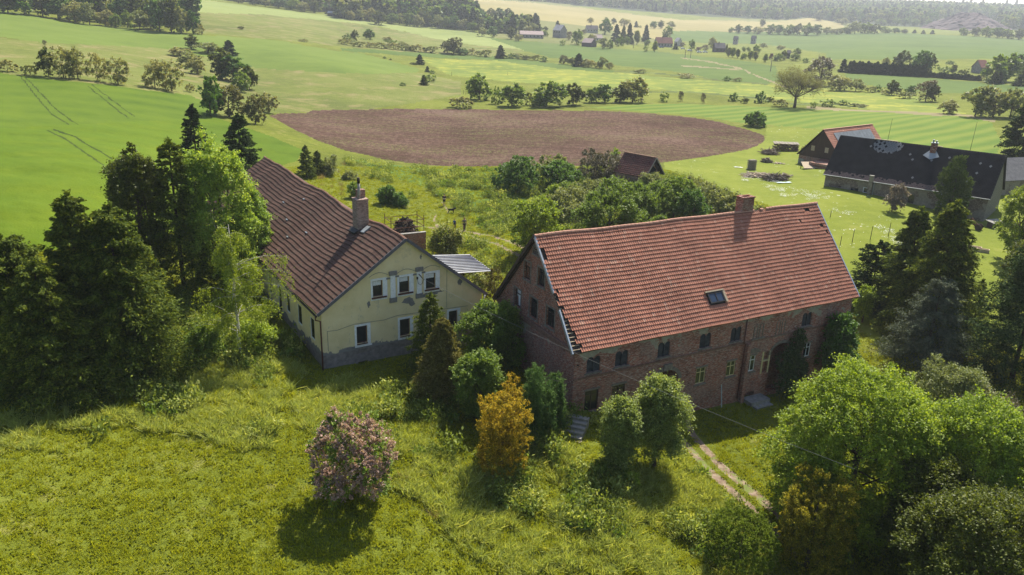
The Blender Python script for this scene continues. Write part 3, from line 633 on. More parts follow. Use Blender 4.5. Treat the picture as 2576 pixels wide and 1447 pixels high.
def bgable():
    w = MB(); mp = left(X0)
    holes = [(6.25, 7.0, 10.7, 11.25), (7.35, 8.35, 8.22, 9.72), (5.15, 6.2, 8.35, 9.8), (8.75, 9.85, 5.38, 6.95), (6.05, 7.25, 5.35, 7.02), (3.45, 4.65, 5.5, 7.1)]
    # lower part
    wall_cells(w, mp, Y0, Y1, B0, BE-.05, [])
    lo = w.build('gable_base_wall', M['brick'], bh)
    w = MB(); sl = BRISE/(BW/2)
    us = sorted({Y0, Y1, BW/2, *[h[0] for h in holes], *[h[1] for h in holes]}); lim = lambda u: BE-.02+sl*min(u, BW-u)
    for i in range(len(us)-1):
        a, b = us[i], us[i+1]; hs = sorted([h for h in holes if h[0] < (a+b)/2 < h[1]], key=lambda h: h[2]); z = BE+.1
        for h in hs: w.poly([mp(a, 0, z), mp(b, 0, z), mp(b, 0, h[2]), mp(a, 0, h[2])]); z = h[3]
        w.poly([mp(a, 0, z), mp(b, 0, z), mp(b, 0, max(lim(b), z)), mp(a, 0, max(lim(a), z))])
    for h in holes:
        a, b, c, d = h; D = .3
        w.poly([mp(a, 0, c), mp(a, 0, d), mp(a, -D, d), mp(a, -D, c)]); w.poly([mp(b, 0, c), mp(b, -D, c), mp(b, -D, d), mp(b, 0, d)])
        w.poly([mp(a, 0, d), mp(b, 0, d), mp(b, -D, d), mp(a, -D, d)]); w.poly([mp(a, 0, c), mp(a, -D, c), mp(b, -D, c), mp(b, 0, c)])
        w.poly([mp(a, -D, c), mp(b, -D, c), mp(b, -D, d), mp(a, -D, d)])
    w.build('gable_wall', M['brick_gable'], bh)
    c = MB()      # cornice under the gable
    c.box(Y0-.1, Y1+.1, 0, .18, BE-.15, BE+.1, mp); c.box(Y0-.05, Y1+.05, 0, .09, BE-.35, BE-.152, mp); c.build('gable_cornice', M['trimred'], bh)
    # stone surrounds and sashes
    for k, (a, b, cc, d) in enumerate(holes):
        s = MB(); e = .13
        s.box(a-e, a, -.05, .03, cc-.02, d+.16, mp); s.box(b, b+e, -.05, .03, cc-.02, d+.16, mp); s.box(a, b, -.05, .032, d, d+.14, mp); s.box(a-e-.05, b+e+.05, -.05, .09, cc-.14, cc-.022, mp)
        f = s.build('window_surround', M['stone'], bh)
        g = MB()
        if k == 0:
            for q in range(3): g.box(a, b, -.14, -.04, cc+.06+q*.17, cc+.12+q*.17, mp)
            g.build('louvre', M['wood_grey'], f)
        else:
            g.box(a, a+.05, -.2, -.14, cc, d, mp); g.box(b-.05, b, -.2, -.14, cc, d, mp); g.box(a+.05, b-.05, -.2, -.14, d-.5, d-.44, mp); g.box(a+.05, b-.05, -.2, -.14, cc, cc+.05, mp)
            if k not in (3,): g.box((a+b)/2-.025, (a+b)/2+.025, -.195, -.145, cc+.05, d-.5, mp)
            g.build('sash', M['wood_dark'], f)
            g = MB()
            if k == 1:
                g.box(a+.06, b-.06, -.19, -.17, d-.42, d-.06, mp); g.build('board', M['brick_gable'], f)
            elif k == 3:
                g.poly([mp(a+.05, -.28, cc+.05), mp(b-.3, -.28, cc+.05), mp(b-.22, -.28, d-.8), mp(b-.05, -.28, d-.7), mp(b-.05, -.28, d-.1), mp(a+.2, -.28, d-.2)])
                g.build('lit_plaster_inside', M['white'], f)
            else:
                g.poly([mp(a+.05, -.18, cc+.05), mp(b-.05, -.18, cc+.05), mp(b-.05, -.18, d-.05), mp(a+.05, -.18, d-.05)]); g.build('pane', M['glass'], f)
bgable()
def brest():
    w = MB()
    w.poly([(X1, Y0, B0), (X1, Y1, B0), (X1, Y1, BE), (X1, BW/2, BE+BRISE-.1), (X1, Y0, BE)]); w.build('end_wall', M['brick'], bh)
    w = MB(); w.poly([(X0, Y1, B0), (X0, Y1, BE), (X1, Y1, BE), (X1, Y1, B0)]); w.build('rear_wall', M['brick'], bh)
    fl = MB(); fl.poly([(X0+.4, Y0+.4, BE-.3), (X1-.4, Y0+.4, BE-.3), (X1-.4, Y1-.4, BE-.3), (X0+.4, Y1-.4, BE-.3)]); fl.build('attic_floor', M['batten'], bh)
    mp = front(Y0)
    for a, b in UPW:
        c = (a+b)/2; s = MB()
        for (p, q) in ((a, c-.02), (c+.02, b)):
            s.poly([mp(p, -.12, 2.94), mp(q, -.12, 2.94), mp(q, -.12, 4.22), mp(p, -.12, 4.22)])
            for z in (3.15, 3.75): s.box(p+.03, q-.03, -.118, -.09, z, z+.09, mp)
        s.box(c-.03, c+.03, -.15, -.02, 2.94, 4.1, mp)
        sh = s.build('twin_arched_shutters', M['shutter'], bh)
        s = MB(); s.box(a-.15, b+.15, 0, .1, 2.80, 2.915, mp); s.build('sill', M['stone'], sh)
    c = MB(); c.box(X0-.02, X1, 0, .06, 2.52, 2.62, mp); c.box(X0-.02, X1, 0, .1, 2.622, 2.68, mp); c.build('string_course', M['trimred'], bh)
    for (a, b, z0, z1, fm, gm, tr, lb) in [(12.52, 13.56, -.32, 1.15, M['cream'], M['glass_green'], .72, 'cream framed window beside the archway'), (15.9, 16.9, -.3, 1.1, M['cream'], M['glass_green'], .62, 'cream framed window beside the drainpipe'),
                                   (18.2, 19.2, -.33, 1.17, M['whiteframe'], M['glass_green'], .72, 'white framed window under a shell relief'), (25.1, 26.0, -.2, 1.15, M['whiteframe'], M['glass'], .7, 'white framed window half hidden by ivy'),
                                   (1.45, 2.7, -.35, 1.4, M['wood_dark'], M['glass'], .95, 'dark window nearest the corner'), (3.98, 5.25, -.35, 1.34, M['wood_dark'], M['glass'], .9, None)]:
        w = window(bh, mp, a, b, z0, z1, fm, gm, 2, 2, .12, lb, .08, tr)
        s = MB(); s.box(a-.12, b+.12, 0, .09, z0-.14, z0-.002, mp); s.build('stone_sill', M['stone'], w); s = MB(); s.box(a-.1, b+.1, 0, .05, z1+.002, z1+.17, mp); s.build('lintel', M['stone'], w)
    # blank niches and shell relief
    for (a, b, z0, z1) in [(18.5, 18.95, 2.82, 4.05), (19.15, 19.6, 2.82, 4.1), (21.15, 21.6, 2.68, 4.0), (21.8, 22.2, 2.68, 3.98)]:
        s = MB(); s.box(a, a+.06, 0, .05, z0, z1-.15, mp); s.box(b-.06, b, 0, .05, z0, z1-.15, mp)
        n = 6; cx = (a+b)/2; hw = (b-a)/2
        for k in range(n):
            t0 = math.pi*k/n; t1 = math.pi*(k+1)/n
            P0 = [(cx+(hw-d)*math.cos(t), z1-.15+(hw-d)*math.sin(t)) for d in (0, .06) for t in (t0, t1)]
            s.poly([mp(P0[0][0], .05, P0[0][1]), mp(P0[1][0], .05, P0[1][1]), mp(P0[3][0], .05, P0[3][1]), mp(P0[2][0], .05, P0[2][1])])
        s.build('blind_arch', M['stone'], bh)
    s = MB(); s.box(18.35, 19.85, 0, .1, 2.68, 2.8, mp); s.build('niche_sill', M['stone'], bh)
    s = MB(); s.box(21.0, 22.35, 0, .1, 2.55, 2.665, mp); s.build('niche_sill', M['stone'], bh)
    s = MB(); n = 10; cx = 18.85
    for k in range(n):
        t0 = math.pi*k/n; t1 = math.pi*(k+1)/n
        s.hexa([mp(cx, .0, 1.42), mp(cx+.75*math.cos(t0), 0, 1.42+.42*math.sin(t0)), mp(cx+.75*math.cos(t1), 0, 1.42+.42*math.sin(t1)), mp(cx, 0, 1.43),
                mp(cx, .04, 1.42), mp(cx+.75*math.cos(t0), .09, 1.42+.42*math.sin(t0)), mp(cx+.75*math.cos(t1), .09, 1.42+.42*math.sin(t1)), mp(cx, .04, 1.43)])
    s.build('shell_relief', M['stone'], bh)
    # arch surrounds
    for (a, b, zt, rise, w_) in ((8.05, 10.6, 1.62, 1.0, .34), (20.95, 23.4, 1.75, .9, .28)):
        s = MB(); n = 14; cx = (a+b)/2; hw = (b-a)/2
        for k in range(n):
            t0 = math.pi*k/n+.01; t1 = math.pi*(k+1)/n-.01
            q = lambda t, e: (cx+(hw+e)*math.cos(t), zt-rise+(rise+e)*math.sin(t))
            p = [q(t0, .01), q(t1, .01), q(t1, w_), q(t0, w_)]
            s.hexa([*[mp(x, 0, z) for x, z in p], *[mp(x, .05, z) for x, z in p]])
        if a < 10: s.box(cx-.42, cx+.42, .052, .16, zt+.05, zt+.62, mp)
        s.build('arch_surround', M['stone'], bh)
    # passage door inside the big arch
    s = MB()
    for k in range(6): s.box(8.1+k*.42, 8.5+k*.42, -3.4, -3.3, -2.6, 1.0, mp)
    s.build('gate', M['wood_dark'], bh)
    s = MB(); s.box(19.95, 20.1, -.1, .05, -.8, 1.3, mp); s.box(20.75, 20.9, -.1, .05, -.8, 1.3, mp); s.box(20.1, 20.75, -.1, .05, .35, .45, mp); s.build('side_light_frame', M['cream'], bh)
    # buttress wall under the right bay
    s = MB(); s.box(17.75, 18.1, 0, .35, -3.4, 2.5, mp); s.build('pilaster', M['brick'], bh)
    s = MB(); s.tube([mp(17.42, .12, 4.75), mp(17.42, .12, 2.7), mp(17.5, .2, 2.5), mp(17.5, .12, -2.6)], [.055]*4, 8); s.build('drainpipe', M['gutter_brown'], bh, True)
    s = MB(); s.box(18.2, 20.4, 0, 1.2, -3.3, -2.75, mp); s.box(18.3, 20.2, 1.2, 1.8, -3.3, -3.0, mp); s.build('cellar_steps', M['concrete'], bh)
    s = MB(); s.tube([mp(.9, .05, 3.85), mp(.9, .22, 3.9)], [.03, .03]); s.tube([mp(.55, .03, 3.8), mp(.55, .25, 3.83)], [.05, .04]); s.build('insulator', M['iron'], bh)
    s = MB(); s.tube([mp(15.2, .7, -2.7), mp(15.5, .05, -.9)], [.05, .05]); s.build('leaning_pipe', M['zinc'], bh)
brest()
def broof():
    S1 = np.array([0, BW/2, BRISE]); n1 = np.cross([1, 0, 0], S1); n1 = n1/np.linalg.norm(n1)
    sl = MB()
    e = n1*-.05
    for s_ in (1, -1):
        y0 = 0 if s_ == 1 else BW
        p = [np.array([.04, y0, BE]), np.array([BL-.04, y0, BE]), np.array([BL-.04, BW/2, BE+BRISE]), np.array([.04, BW/2, BE+BRISE])]
        nn = n1*np.array([1, s_, 1]); nn = np.array([n1[0], n1[1]*s_, n1[2]])
        lo = [q-nn*.16 for q in p]; hi = [q-nn*.03 for q in p]
        if s_ == 1: sl.hexa([*lo, *hi])
        else: sl.hexa([*[lo[k] for k in (1, 0, 3, 2)], *[hi[k] for k in (1, 0, 3, 2)]])
    sl.build('roof_boarding', M['batten'], bh)
    def skip(a, t):
        row = np.floor(t*28)
        s = a < np.where(t < .49, .72*(1-t/.49)**.8*1.0+.12*np.sin(row*2.1)*(t > .05), 0)
        s |= (a < .45) & (t > .80) & (t < .90) & (a > .08)
        s |= (a < .5) & (t > .51) & (t < .545) & (a > .15)
        for (x, y, w, h) in ((29.4, .957, .35, .02), (27.95, .834, .13, .015), (30.3, .766, .14, .015), (23.9, .99, .01, .01), (30.6, .70, .1, .015)):
            s |= (np.abs(a-x) < w) & (np.abs(t-y) < h)
        s |= (a > 13.98) & (a < 15.63) & (t > .19) & (t < .288)
        return s
    sag = lambda a, t: .03*np.sin(a*.5+1)*t + .02*np.sin(a*1.1+t*5) - .05*np.exp(-((a-12)/6)**2)*t
    V, Fq = tiles((0, 0, BE), (1, 0, 0), S1*.995, n1, BL, 28, .21, skip, sag=sag, lift=.07, wave=.018)
    link('front_roof_tiles', mesh_np('front_roof_tiles', V, Fq, M['tile_red']), bh)
    S2 = np.array([0, -BW/2, BRISE]); n2 = np.array([0, -n1[1], n1[2]])
    V, Fq = tiles((0, BW, BE), (1, 0, 0), S2*.995, n2, BL, 28, .42, None, sag=sag, profile=2)
    link('rear_roof_tiles', mesh_np('rear_roof_tiles', V, Fq, M['tile_red']), bh)
    r_ = MB(); x = -.02
    while x < BL:
        if not (22.9 < x < 24.2 and random.random() < .5):
            z = BE+BRISE+.03+float(sag(np.array(x), np.array(1.))); w = .17; l = .40
            pts = [(-w, -.06), (-w*.6, .05), (0, .09), (w*.6, .05), (w, -.06)]
            for k in range(4):
                (a, b), (c, d) = pts[k], pts[k+1]
                r_.poly([(x, BW/2+a, z+b), (x, BW/2+c, z+d), (x+l, BW/2+c*.9, z+d-.015), (x+l, BW/2+a*.9, z+b-.015)])
        x += .37
    r_.build('ridge_tiles', M['ridge'], bh)
    # verge flashings
    def verge(x, t0, t1, side, bend=0):
        v = MB(); S_ = S1 if side == 1 else S2; y0 = 0 if side == 1 else BW; nn = n1 if side == 1 else n2
        seg = 8
        for k in range(seg):
            ta = t0+(t1-t0)*k/seg; tb = t0+(t1-t0)*(k+1)/seg
            ba = bend*(1-(ta-t0)/(t1-t0)); bb = bend*(1-(tb-t0)/(t1-t0))
            a = np.array([x-.0, y0, BE])+S_*ta+nn*(.06); b = np.array([x, y0, BE])+S_*tb+nn*(.06)
            a[0] -= ba; b[0] -= bb
            v.hexa([a-nn*.22-[.03, 0, 0], a-nn*.22+[.03, 0, 0], b-nn*.22+[.03, 0, 0], b-nn*.22-[.03, 0, 0], a-[.03, 0, 0], a+[.09, 0, 0], b+[.09, 0, 0], b-[.03, 0, 0]])
        return v.build('verge_flashing', M['zinc'], bh)
    verge(-.04, .50, 1.0, 1); verge(-.04, .0, .36, 1, .12); verge(BL+.03, 0, 1, 1)
    v = MB(); v.beam((-.05, BW+.1, BE-.05), (-.05, BW/2, BE+BRISE), .08, .24); v.build('barge_board', M['wood_dark'], bh)
    for k in range(14):
        v = MB(); t = .03+k*.034; v.beam((-.02, BW/2*t, BE+BRISE*t-.02), (.75*(1-t/.5), BW/2*t, BE+BRISE*t-.02), .05, .05); v.build('batten_end', M['wood_pale'], bh)
    # chimney
    c = MB(); cx0, cx1, cy0, cy1 = 21.4, 22.75, BW/2-.1, BW/2+.75; zb, zt = BE+BRISE-1.2, BE+BRISE+1.2
    c.box(cx0, cx0+.2, cy0, cy1, zb, zt); c.box(cx1-.2, cx1, cy0, cy1, zb, zt); c.box(cx0+.2, cx1-.2, cy0, cy0+.2, zb, zt); c.box(cx0+.2, cx1-.2, cy1-.2, cy1, zb, zt)
    ch = c.build('chimney', M['brick_red'], bh)
    k = MB(); e = .06; z0, z1 = zt+.001, zt+.1
    k.box(cx0-e, cx0+.2, cy0-e, cy1+e, z0, z1); k.box(cx1-.2, cx1+e, cy0-e, cy1+e, z0, z1); k.box(cx0+.2, cx1-.2, cy0-e, cy0+.2, z0, z1); k.box(cx0+.2, cx1-.2, cy1-.2, cy1+e, z0, z1); k.build('chimney_cap', M['brick_red'], ch)
    # skylight
    T = lambda a, t, h: np.array([a, 0, BE])+S1*t+n1*h
    s = MB()
    for (a0, a1, t0, t1) in ((13.98, 14.1, .19, .288), (15.5, 15.63, .19, .288), (14.1, 15.5, .274, .288), (14.1, 15.5, .19, .2), (14.76, 14.84, .2, .274)):
        s.hexa([T(a0, t0, -.05), T(a1, t0, -.05), T(a1, t1, -.05), T(a0, t1, -.05), T(a0, t0, .16), T(a1, t0, .16), T(a1, t1, .16), T(a0, t1, .16)])
    sk_ = s.build('skylight', M['iron'], bh)
    g = MB(); g.poly([T(14.1, .2, .12), T(15.5, .2, .12), T(15.5, .274, .12), T(14.1, .274, .12)]); g.build('pane', m_glass('blue_sky_glass', (.03, .05, .09)), sk_)
    g = MB(); g.hexa([T(13.8, .29, .02), T(15.8, .29, .02), T(15.8, .302, .02), T(13.8, .302, .02), T(13.8, .29, .19), T(15.8, .29, .19), T(15.8, .302, .19), T(13.8, .302, .19)])
    g.hexa([T(15.65, .185, .02), T(15.85, .185, .02), T(15.85, .289, .02), T(15.65, .289, .02), T(15.65, .185, .16), T(15.85, .185, .16), T(15.85, .289, .16), T(15.65, .289, .16)]); g.build('flashing', M['wood_pale'], sk_)
broof()

# ================================================================== the cream house
CRO = (-14.96, 57.0, CAMZ-27.36); CYAW = .568; CW, CL, CRISE, CE, CZR = 15.1, 40.5, 5.14, 4.58, -.69
ch = thing('cream_house', 'cream rendered house with a long sagging brown tiled roof', 'house', CRO, CYAW)
cx0, cx1, cy0, cy1 = .35, CW-.3, .25, CL-.3
def cream():
    mp = front(cy0); w = MB()
    UP = [(4.68, 5.54, 5.22, 6.58), (6.98, 7.88, 5.2, 6.56), (9.38, 10.28, 5.15, 6.5)]; LO = [(3.2, 4.12, 1.42, 2.93), (6.98, 7.92, 1.35, 2.86), (11.55, 12.4, 1.35, 2.8)]
    holes = UP+LO
    us = sorted({cx0, cx1, CW/2, *[h[0] for h in holes], *[h[1] for h in holes]})
    lim = lambda u: (CE+CRISE*u/(CW/2)) if u <= CW/2 else (CE+CRISE-(CRISE-CZR)*(u-CW/2)/(CW/2))
    for i in range(len(us)-1):
        a, b = us[i], us[i+1]; hs = sorted([h for h in holes if h[0] < (a+b)/2 < h[1]], key=lambda h: h[2]); z = .95
        for h in hs: w.poly([mp(a, 0, z), mp(b, 0, z), mp(b, 0, h[2]), mp(a, 0, h[2])]); z = h[3]
        w.poly([mp(a, 0, z), mp(b, 0, z), mp(b, 0, lim(b)-.06), mp(a, 0, lim(a)-.06)])
    for a, b, c, d in holes:
        D = .25
        w.poly([mp(a, 0, c), mp(a, 0, d), mp(a, -D, d), mp(a, -D, c)]); w.poly([mp(b, 0, c), mp(b, -D, c), mp(b, -D, d), mp(b, 0, d)])
        w.poly([mp(a, 0, d), mp(b, 0, d), mp(b, -D, d), mp(a, -D, d)]); w.poly([mp(a, 0, c), mp(a, -D, c), mp(b, -D, c), mp(b, 0, c)])
        w.poly([mp(a, -D, c), mp(b, -D, c), mp(b, -D, d), mp(a, -D, d)])
    w.build('gable_wall', M['creamwall'], ch)
    p = MB(); wall_cells(p, lambda u, v, w_: (u, cy0+.03-v, w_), cx0+.02, cx1, -2.2, .95, [(2.96, 4.42, .47, .8, .1), (3.28, 4.1, -.45, -.15, .2), (6.9, 8.2, .3, .66, .1)]); p.build('gable_plinth', M['plinth'], ch)
    p = MB(); p.poly([(cx0+.03, cy0, -2.2), (cx0+.03, cy0, 1.13), (cx0+.03, cy1, 1.13), (cx0+.03, cy1, -2.2)]); p.poly([(cx1, cy0, -2.2), (cx1, cy1, -2.2), (cx1, cy1, CE+CZR), (cx1, cy0, CE+CZR)]); p.build('side_plinth', M['plinth'], ch)
    ms = left(cx0); s = MB(); SH = [(2.08, 3.2, 1.5, 3.42), (5.3, 6.5, 1.62, 3.44), (8.6, 9.7, 1.6, 3.4), (11.1, 12.2, .9, 3.4), (14.2, 15.2, 1.6, 3.4), (19, 20, 1.6, 3.4), (24, 25, 1.6, 3.4)]
    wall_cells(s, ms, cy0, cy1, 1.13, CE-.02, SH, .2); s.build('side_wall', M['creamwall'], ch)
    s = MB(); s.poly([(cx0, cy1, -1), (cx1, cy1, -1), (cx1, cy1, CE+CZR), (CW/2, cy1, CE+CRISE-.1), (cx0, cy1, CE)]); s.build('rear_wall', M['creamwall'], ch)
    for k, (a, b, c, d) in enumerate(UP+LO):
        f = window(ch, mp, a, b, c, d, M['sill'], M['glass'], 1, 1, .17, fw=.07)
        if k < 3:
            cu = MB()
            for q in range(9):
                u0_ = a+.09+(b-a-.18)*q/9; u1_ = a+.09+(b-a-.18)*(q+1)/9; v0 = -.13+(q % 2)*.012
                cu.poly([mp(u0_, v0, d-.42-.04*(q % 2)), mp(u1_, v0, d-.42-.04*((q+1) % 2)), mp(u1_, v0, d-.08), mp(u0_, v0, d-.08)])
            cu.build('lace_curtain', M['white'], f)
        sr = MB(); e = .17
        sr.box(a-e, a, -.02, .035, c-.15, d+.17, mp); sr.box(b, b+e+(.22 if k < 3 else .1), -.02, .035, c-.15, d+.17, mp); sr.box(a, b, -.02, .036, d, d+.17, mp); sr.box(a-e, b+e+.2, -.02, .033, c-.3, c-.152, mp); sr.box(a, b, -.02, .036, c-.15, c-.07, mp)
        sr.build('white_surround', M['white'], f)
        sl = MB(); sl.box(a-.12, b+.3, 0, .16, c-.13, c-.02, mp) if k < 3 else sl.box(a, b, 0, .1, c-.07, c-.005, mp); sl.build('sill', M['sill'], f)
    for (a, b, c, d) in SH:
        f = window(ch, ms, a, b, c, d, M['white'], M['glass'], 1, 1, .1, fw=.1)
    for (a, b) in ((6.2, 6.62), (8.55, 8.97)):
        s = MB(); s.box(a, b, 0, .09, 4.92, 6.85, mp); f = s.build('pilaster', M['white'], ch)
        s = MB(); s.box(a-.1, b+.12, 0, .12, 4.5, 4.918, mp); s.build('pilaster_base', M['greyplaster'], f); s = MB(); s.box(a-.12, b+.14, 0, .16, 6.852, 7.18, mp); s.box(a-.35, a-.02, 0, .06, 6.55, 6.68, mp); s.box(b+.02, b+.35, 0, .06, 6.62, 6.75, mp); s.build('pilaster_block', M['greyplaster'], f)
    # bare render patches
    rs = random.Random(4)
    for (u, z, ru, rz_) in [(7.75, 4.45, .62, .3), (8.1, 4.1, .3, .25), (4.3, 4.7, .16, .3), (9.6, 4.6, 1.1, .22), (10.3, 4.78, .8, .12), (12.6, 5.3, .22, .3), (8.95, 8.05, .1, .25), (3.9, .95+.25, .22, .12), (3.4, 1.15, 1.2, .18)]:
        s = MB(); n = 14; s.poly([mp(u+ru*math.cos(2*math.pi*k/n)*rs.uniform(.6, 1.15), .004, z+rz_*math.sin(2*math.pi*k/n)*rs.uniform(.6, 1.15)) for k in range(n)]); s.build('bare_render_patch', M['greyplaster'], ch)
    # thin relief lines / cable runs on the wall
    s = MB(); pts = [(.8, 1.3), (.78, 3.0), (1.6, 2.95), (3.0, 3.2), (4.5, 3.15), (5.6, 3.1), (6.8, 3.28), (8.2, 3.22), (11.3, 3.1), (13.4, 3.0)]
    for q in range(len(pts)-1): s.beam(mp(pts[q][0], .02, pts[q][1]), mp(pts[q+1][0], .02, pts[q+1][1]), .025, .025)
    for (a, b, z) in ((4.4, 6.0, 6.95), (6.8, 8.4, 6.92), (9.1, 10.7, 6.9)):
        for q in range(6):
            t = lambda j: (a+(b-a)*j/6, z+.28*math.sin(math.pi*j/6)); s.beam(mp(t(q)[0], .015, t(q)[1]), mp(t(q+1)[0], .015, t(q+1)[1]), .03, .03)
    s.beam(mp(11.35, .012, 3.2), mp(11.35, .012, 6.6), .025, .025); s.build('wall_cable', M['greyplaster'], ch)
    s = MB(); s.tube([mp(8.72, 0, 6.62), mp(8.74, .3, 6.55), mp(8.9, .42, 6.3)], [.04, .04, .03]); s.box(8.5, 8.62, .09, .16, 6.2, 6.4, mp)
    s.tube([mp(8.56, .12, 6.2), mp(8.6, .2, 5.85), mp(8.8, .25, 5.72), mp(9.0, .2, 5.85), mp(9.0, .4, 6.25)], [.02]*5, 5); s.build('cable_bracket', M['iron'], ch)
    # roof
    SL = np.array([CW/2, 0, CRISE]); nl = np.cross(SL, [0, 1, 0]); nl = nl/np.linalg.norm(nl)*(-1 if np.cross(SL, [0, 1, 0])[2] < 0 else 1)
    SR = np.array([-CW/2, 0, CRISE-CZR]); nr = np.array([CRISE-CZR, 0, CW/2]); nr = nr/np.linalg.norm(nr)
    def sag(a, t): return t*(-.42*np.exp(-((a-13)/5.5)**2) - .30*np.exp(-((a-28)/5.)**2) + .12*np.sin(a*.45)) + .10*np.sin(a*.55+.5)*(1-t)*.6 + .035*np.sin(a*1.7+t*6)
    V, Fq = tiles((0, 0, CE), (0, 1, 0), SL*.995, nl, CL, 21, .22, lambda a, t: (a > 5.9) & (a < 6.6) & (t > .86) & (t < .93) & False, sag=sag, lift=.07, wave=.018)
    Fq = Fq[:, ::-1].copy()
    link('roof_tiles', mesh_np('roof_tiles', V, Fq, M['tile_brown']), ch)
    V, Fq = tiles((CW, 0, CE+CZR), (0, 1, 0), SR*.995, nr, CL, 21, .44, None, sag=sag, profile=2)
    link('rear_roof_tiles', mesh_np('rear_roof_tiles', V, Fq, M['tile_brown']), ch)
    b = MB(); n = 40
    for k in range(n):
        y0, y1 = .03+(CL-.06)*k/n, .03+(CL-.06)*(k+1)/n
        q = lambda y, t: np.array([CW/2*t, y, CE+CRISE*t-.06+float(sag(np.array(y), np.array(float(t))))])
        r_ = lambda y, t: np.array([CW-CW/2*t, y, CE+CZR+(CRISE-CZR)*t-.06+float(sag(np.array(y), np.array(float(t))))])
        for t in (0, .5):
            for fn in (q, r_):
                b.poly([fn(y0, t), fn(y1, t), fn(y1, t+.5), fn(y0, t+.5)])
    b.build('roof_boarding', M['batten'], ch)
    rt = MB(); y = -.05
    while y < CL:
        z = CE+CRISE+.04+float(sag(np.array(y), np.array(1.))); z2 = CE+CRISE+.04+float(sag(np.array(y+.4), np.array(1.))); w_ = .17
        pts = [(-w_, -.08), (-w_*.6, .05), (0, .1), (w_*.6, .05), (w_, -.08)]
        for k in range(4):
            (a, b_), (c, d) = pts[k], pts[k+1]; rt.poly([(CW/2+a, y, z+b_), (CW/2+a*.9, y+.42, z2+b_-.02), (CW/2+c*.9, y+.42, z2+d-.02), (CW/2+c, y, z+d)])
        y += .38
    rt.build('ridge_tiles', M['ridge_brown'], ch)
    v = MB()
    v.beam((-.05, -.03, CE-.02), (CW/2, -.03, CE+CRISE+.05), .06, .26, (0, 0, 1)); v.beam((CW/2, -.031, CE+CRISE+.05), (CW+.05, -.031, CE+CZR-.02), .06, .26); v.build('verge_boards', plain('dark_verge_sheet', (.12, .12, .14), .6, .2, 3), ch)
    v = MB(); v.tube([(-.08, .1, CE-.14), (-.08, CL, CE-.14)], [.08, .08], 8); v.build('gutter', M['iron'], ch, True)
    v = MB(); v.tube([(-.1, .25, CE-.2), (-.1, .3, CE-.5), (cx0-.1, .2, CE-.62), (cx0-.09, .15, -.9)], [.06]*4, 8); v.build('downpipe', M['gutter_brown'], ch, True)
    v = MB(); v.tube([(CW+.05, .25, CE+CZR-.15), (cx1+.1, .2, CE+CZR-.7), (cx1+.1, .2, .5)], [.05]*3, 8); v.build('downpipe', M['zinc'], ch, True)
    # big chimney stack
    st = MB(); x0_, x1_, y0_, y1_ = CW/2-1.3, CW/2-.25, 7.2, 8.3; zt = CE+CRISE+1.75
    st.box(x0_, x1_, y0_, y1_, CE+3.2, zt); st.box(x0_-.04, x1_+.04, y0_-.04, y1_+.04, zt+.001, zt+.1); cs = st.build('chimney', M['brick_pinkish'], ch)
    s2 = MB(); s2.box(x0_+.35, x1_-.02, y1_-.5, y1_, zt+.102, zt+.8); s2.build('upper_stack', M['brick_chim'], cs)
    s3 = MB(); s3.tube([(x0_+.35, y0_+.35, zt+.05), (x0_+.35, y0_+.35, zt+1.45)], [.13, .12], 12); s3.build('flue_pipe', M['concrete'], cs, True)
    s4 = MB(); s4.tube([(x0_+.35, y0_+.35, zt+1.451), (x0_+.35, y0_+.35, zt+1.95)], [.125, .12], 12); s4.build('sooty_flue_tip', M['batten'], cs, True)
    s5 = MB(); zz = lambda x: CE+CRISE*x/(CW/2); s5.hexa([(x0_-.4, y0_-.05, zz(x0_-.4)), (x0_-.002, y0_-.25, zz(x0_)+.0), (x0_-.002, y1_+.3, zz(x0_)), (x0_-.4, y1_+.1, zz(x0_-.4)), (x0_-.4, y0_-.05, zz(x0_-.4)+.12), (x0_-.002, y0_-.25, zz(x0_)+.12), (x0_-.002, y1_+.3, zz(x0_)+.12), (x0_-.4, y1_+.1, zz(x0_-.4)+.12)]); s5.build('chimney_flashing', M['iron'], cs)
    s6 = MB(); T = lambda y, t, h: np.array([0, y, CE])+SL*t+nl*h+np.array([0, 0, float(sag(np.array(y), np.array(t)))])
    s6.hexa([T(5.9, .84, .0), T(6.7, .84, .0), T(6.7, .93, .0), T(5.9, .93, .0), T(5.9, .84, .16), T(6.7, .84, .16), T(6.7, .93, .16), T(5.9, .93, .16)]); s6.build('roof_hatch', M['steel_light'], ch)
    for (y, t) in ((14, .52), (19.5, .50), (16., .36), (24, .64), (27.5, .42), (21, .8)):
        s7 = MB(); s7.hexa([T(y, t, .05), T(y+.45, t, .05), T(y+.45, t+.012, .05), T(y, t+.012, .05), T(y, t, .13), T(y+.45, t, .13), T(y+.45, t+.012, .13), T(y, t+.012, .13)]); s7.build('glass_tile', M['steel_light'], ch)
cream()

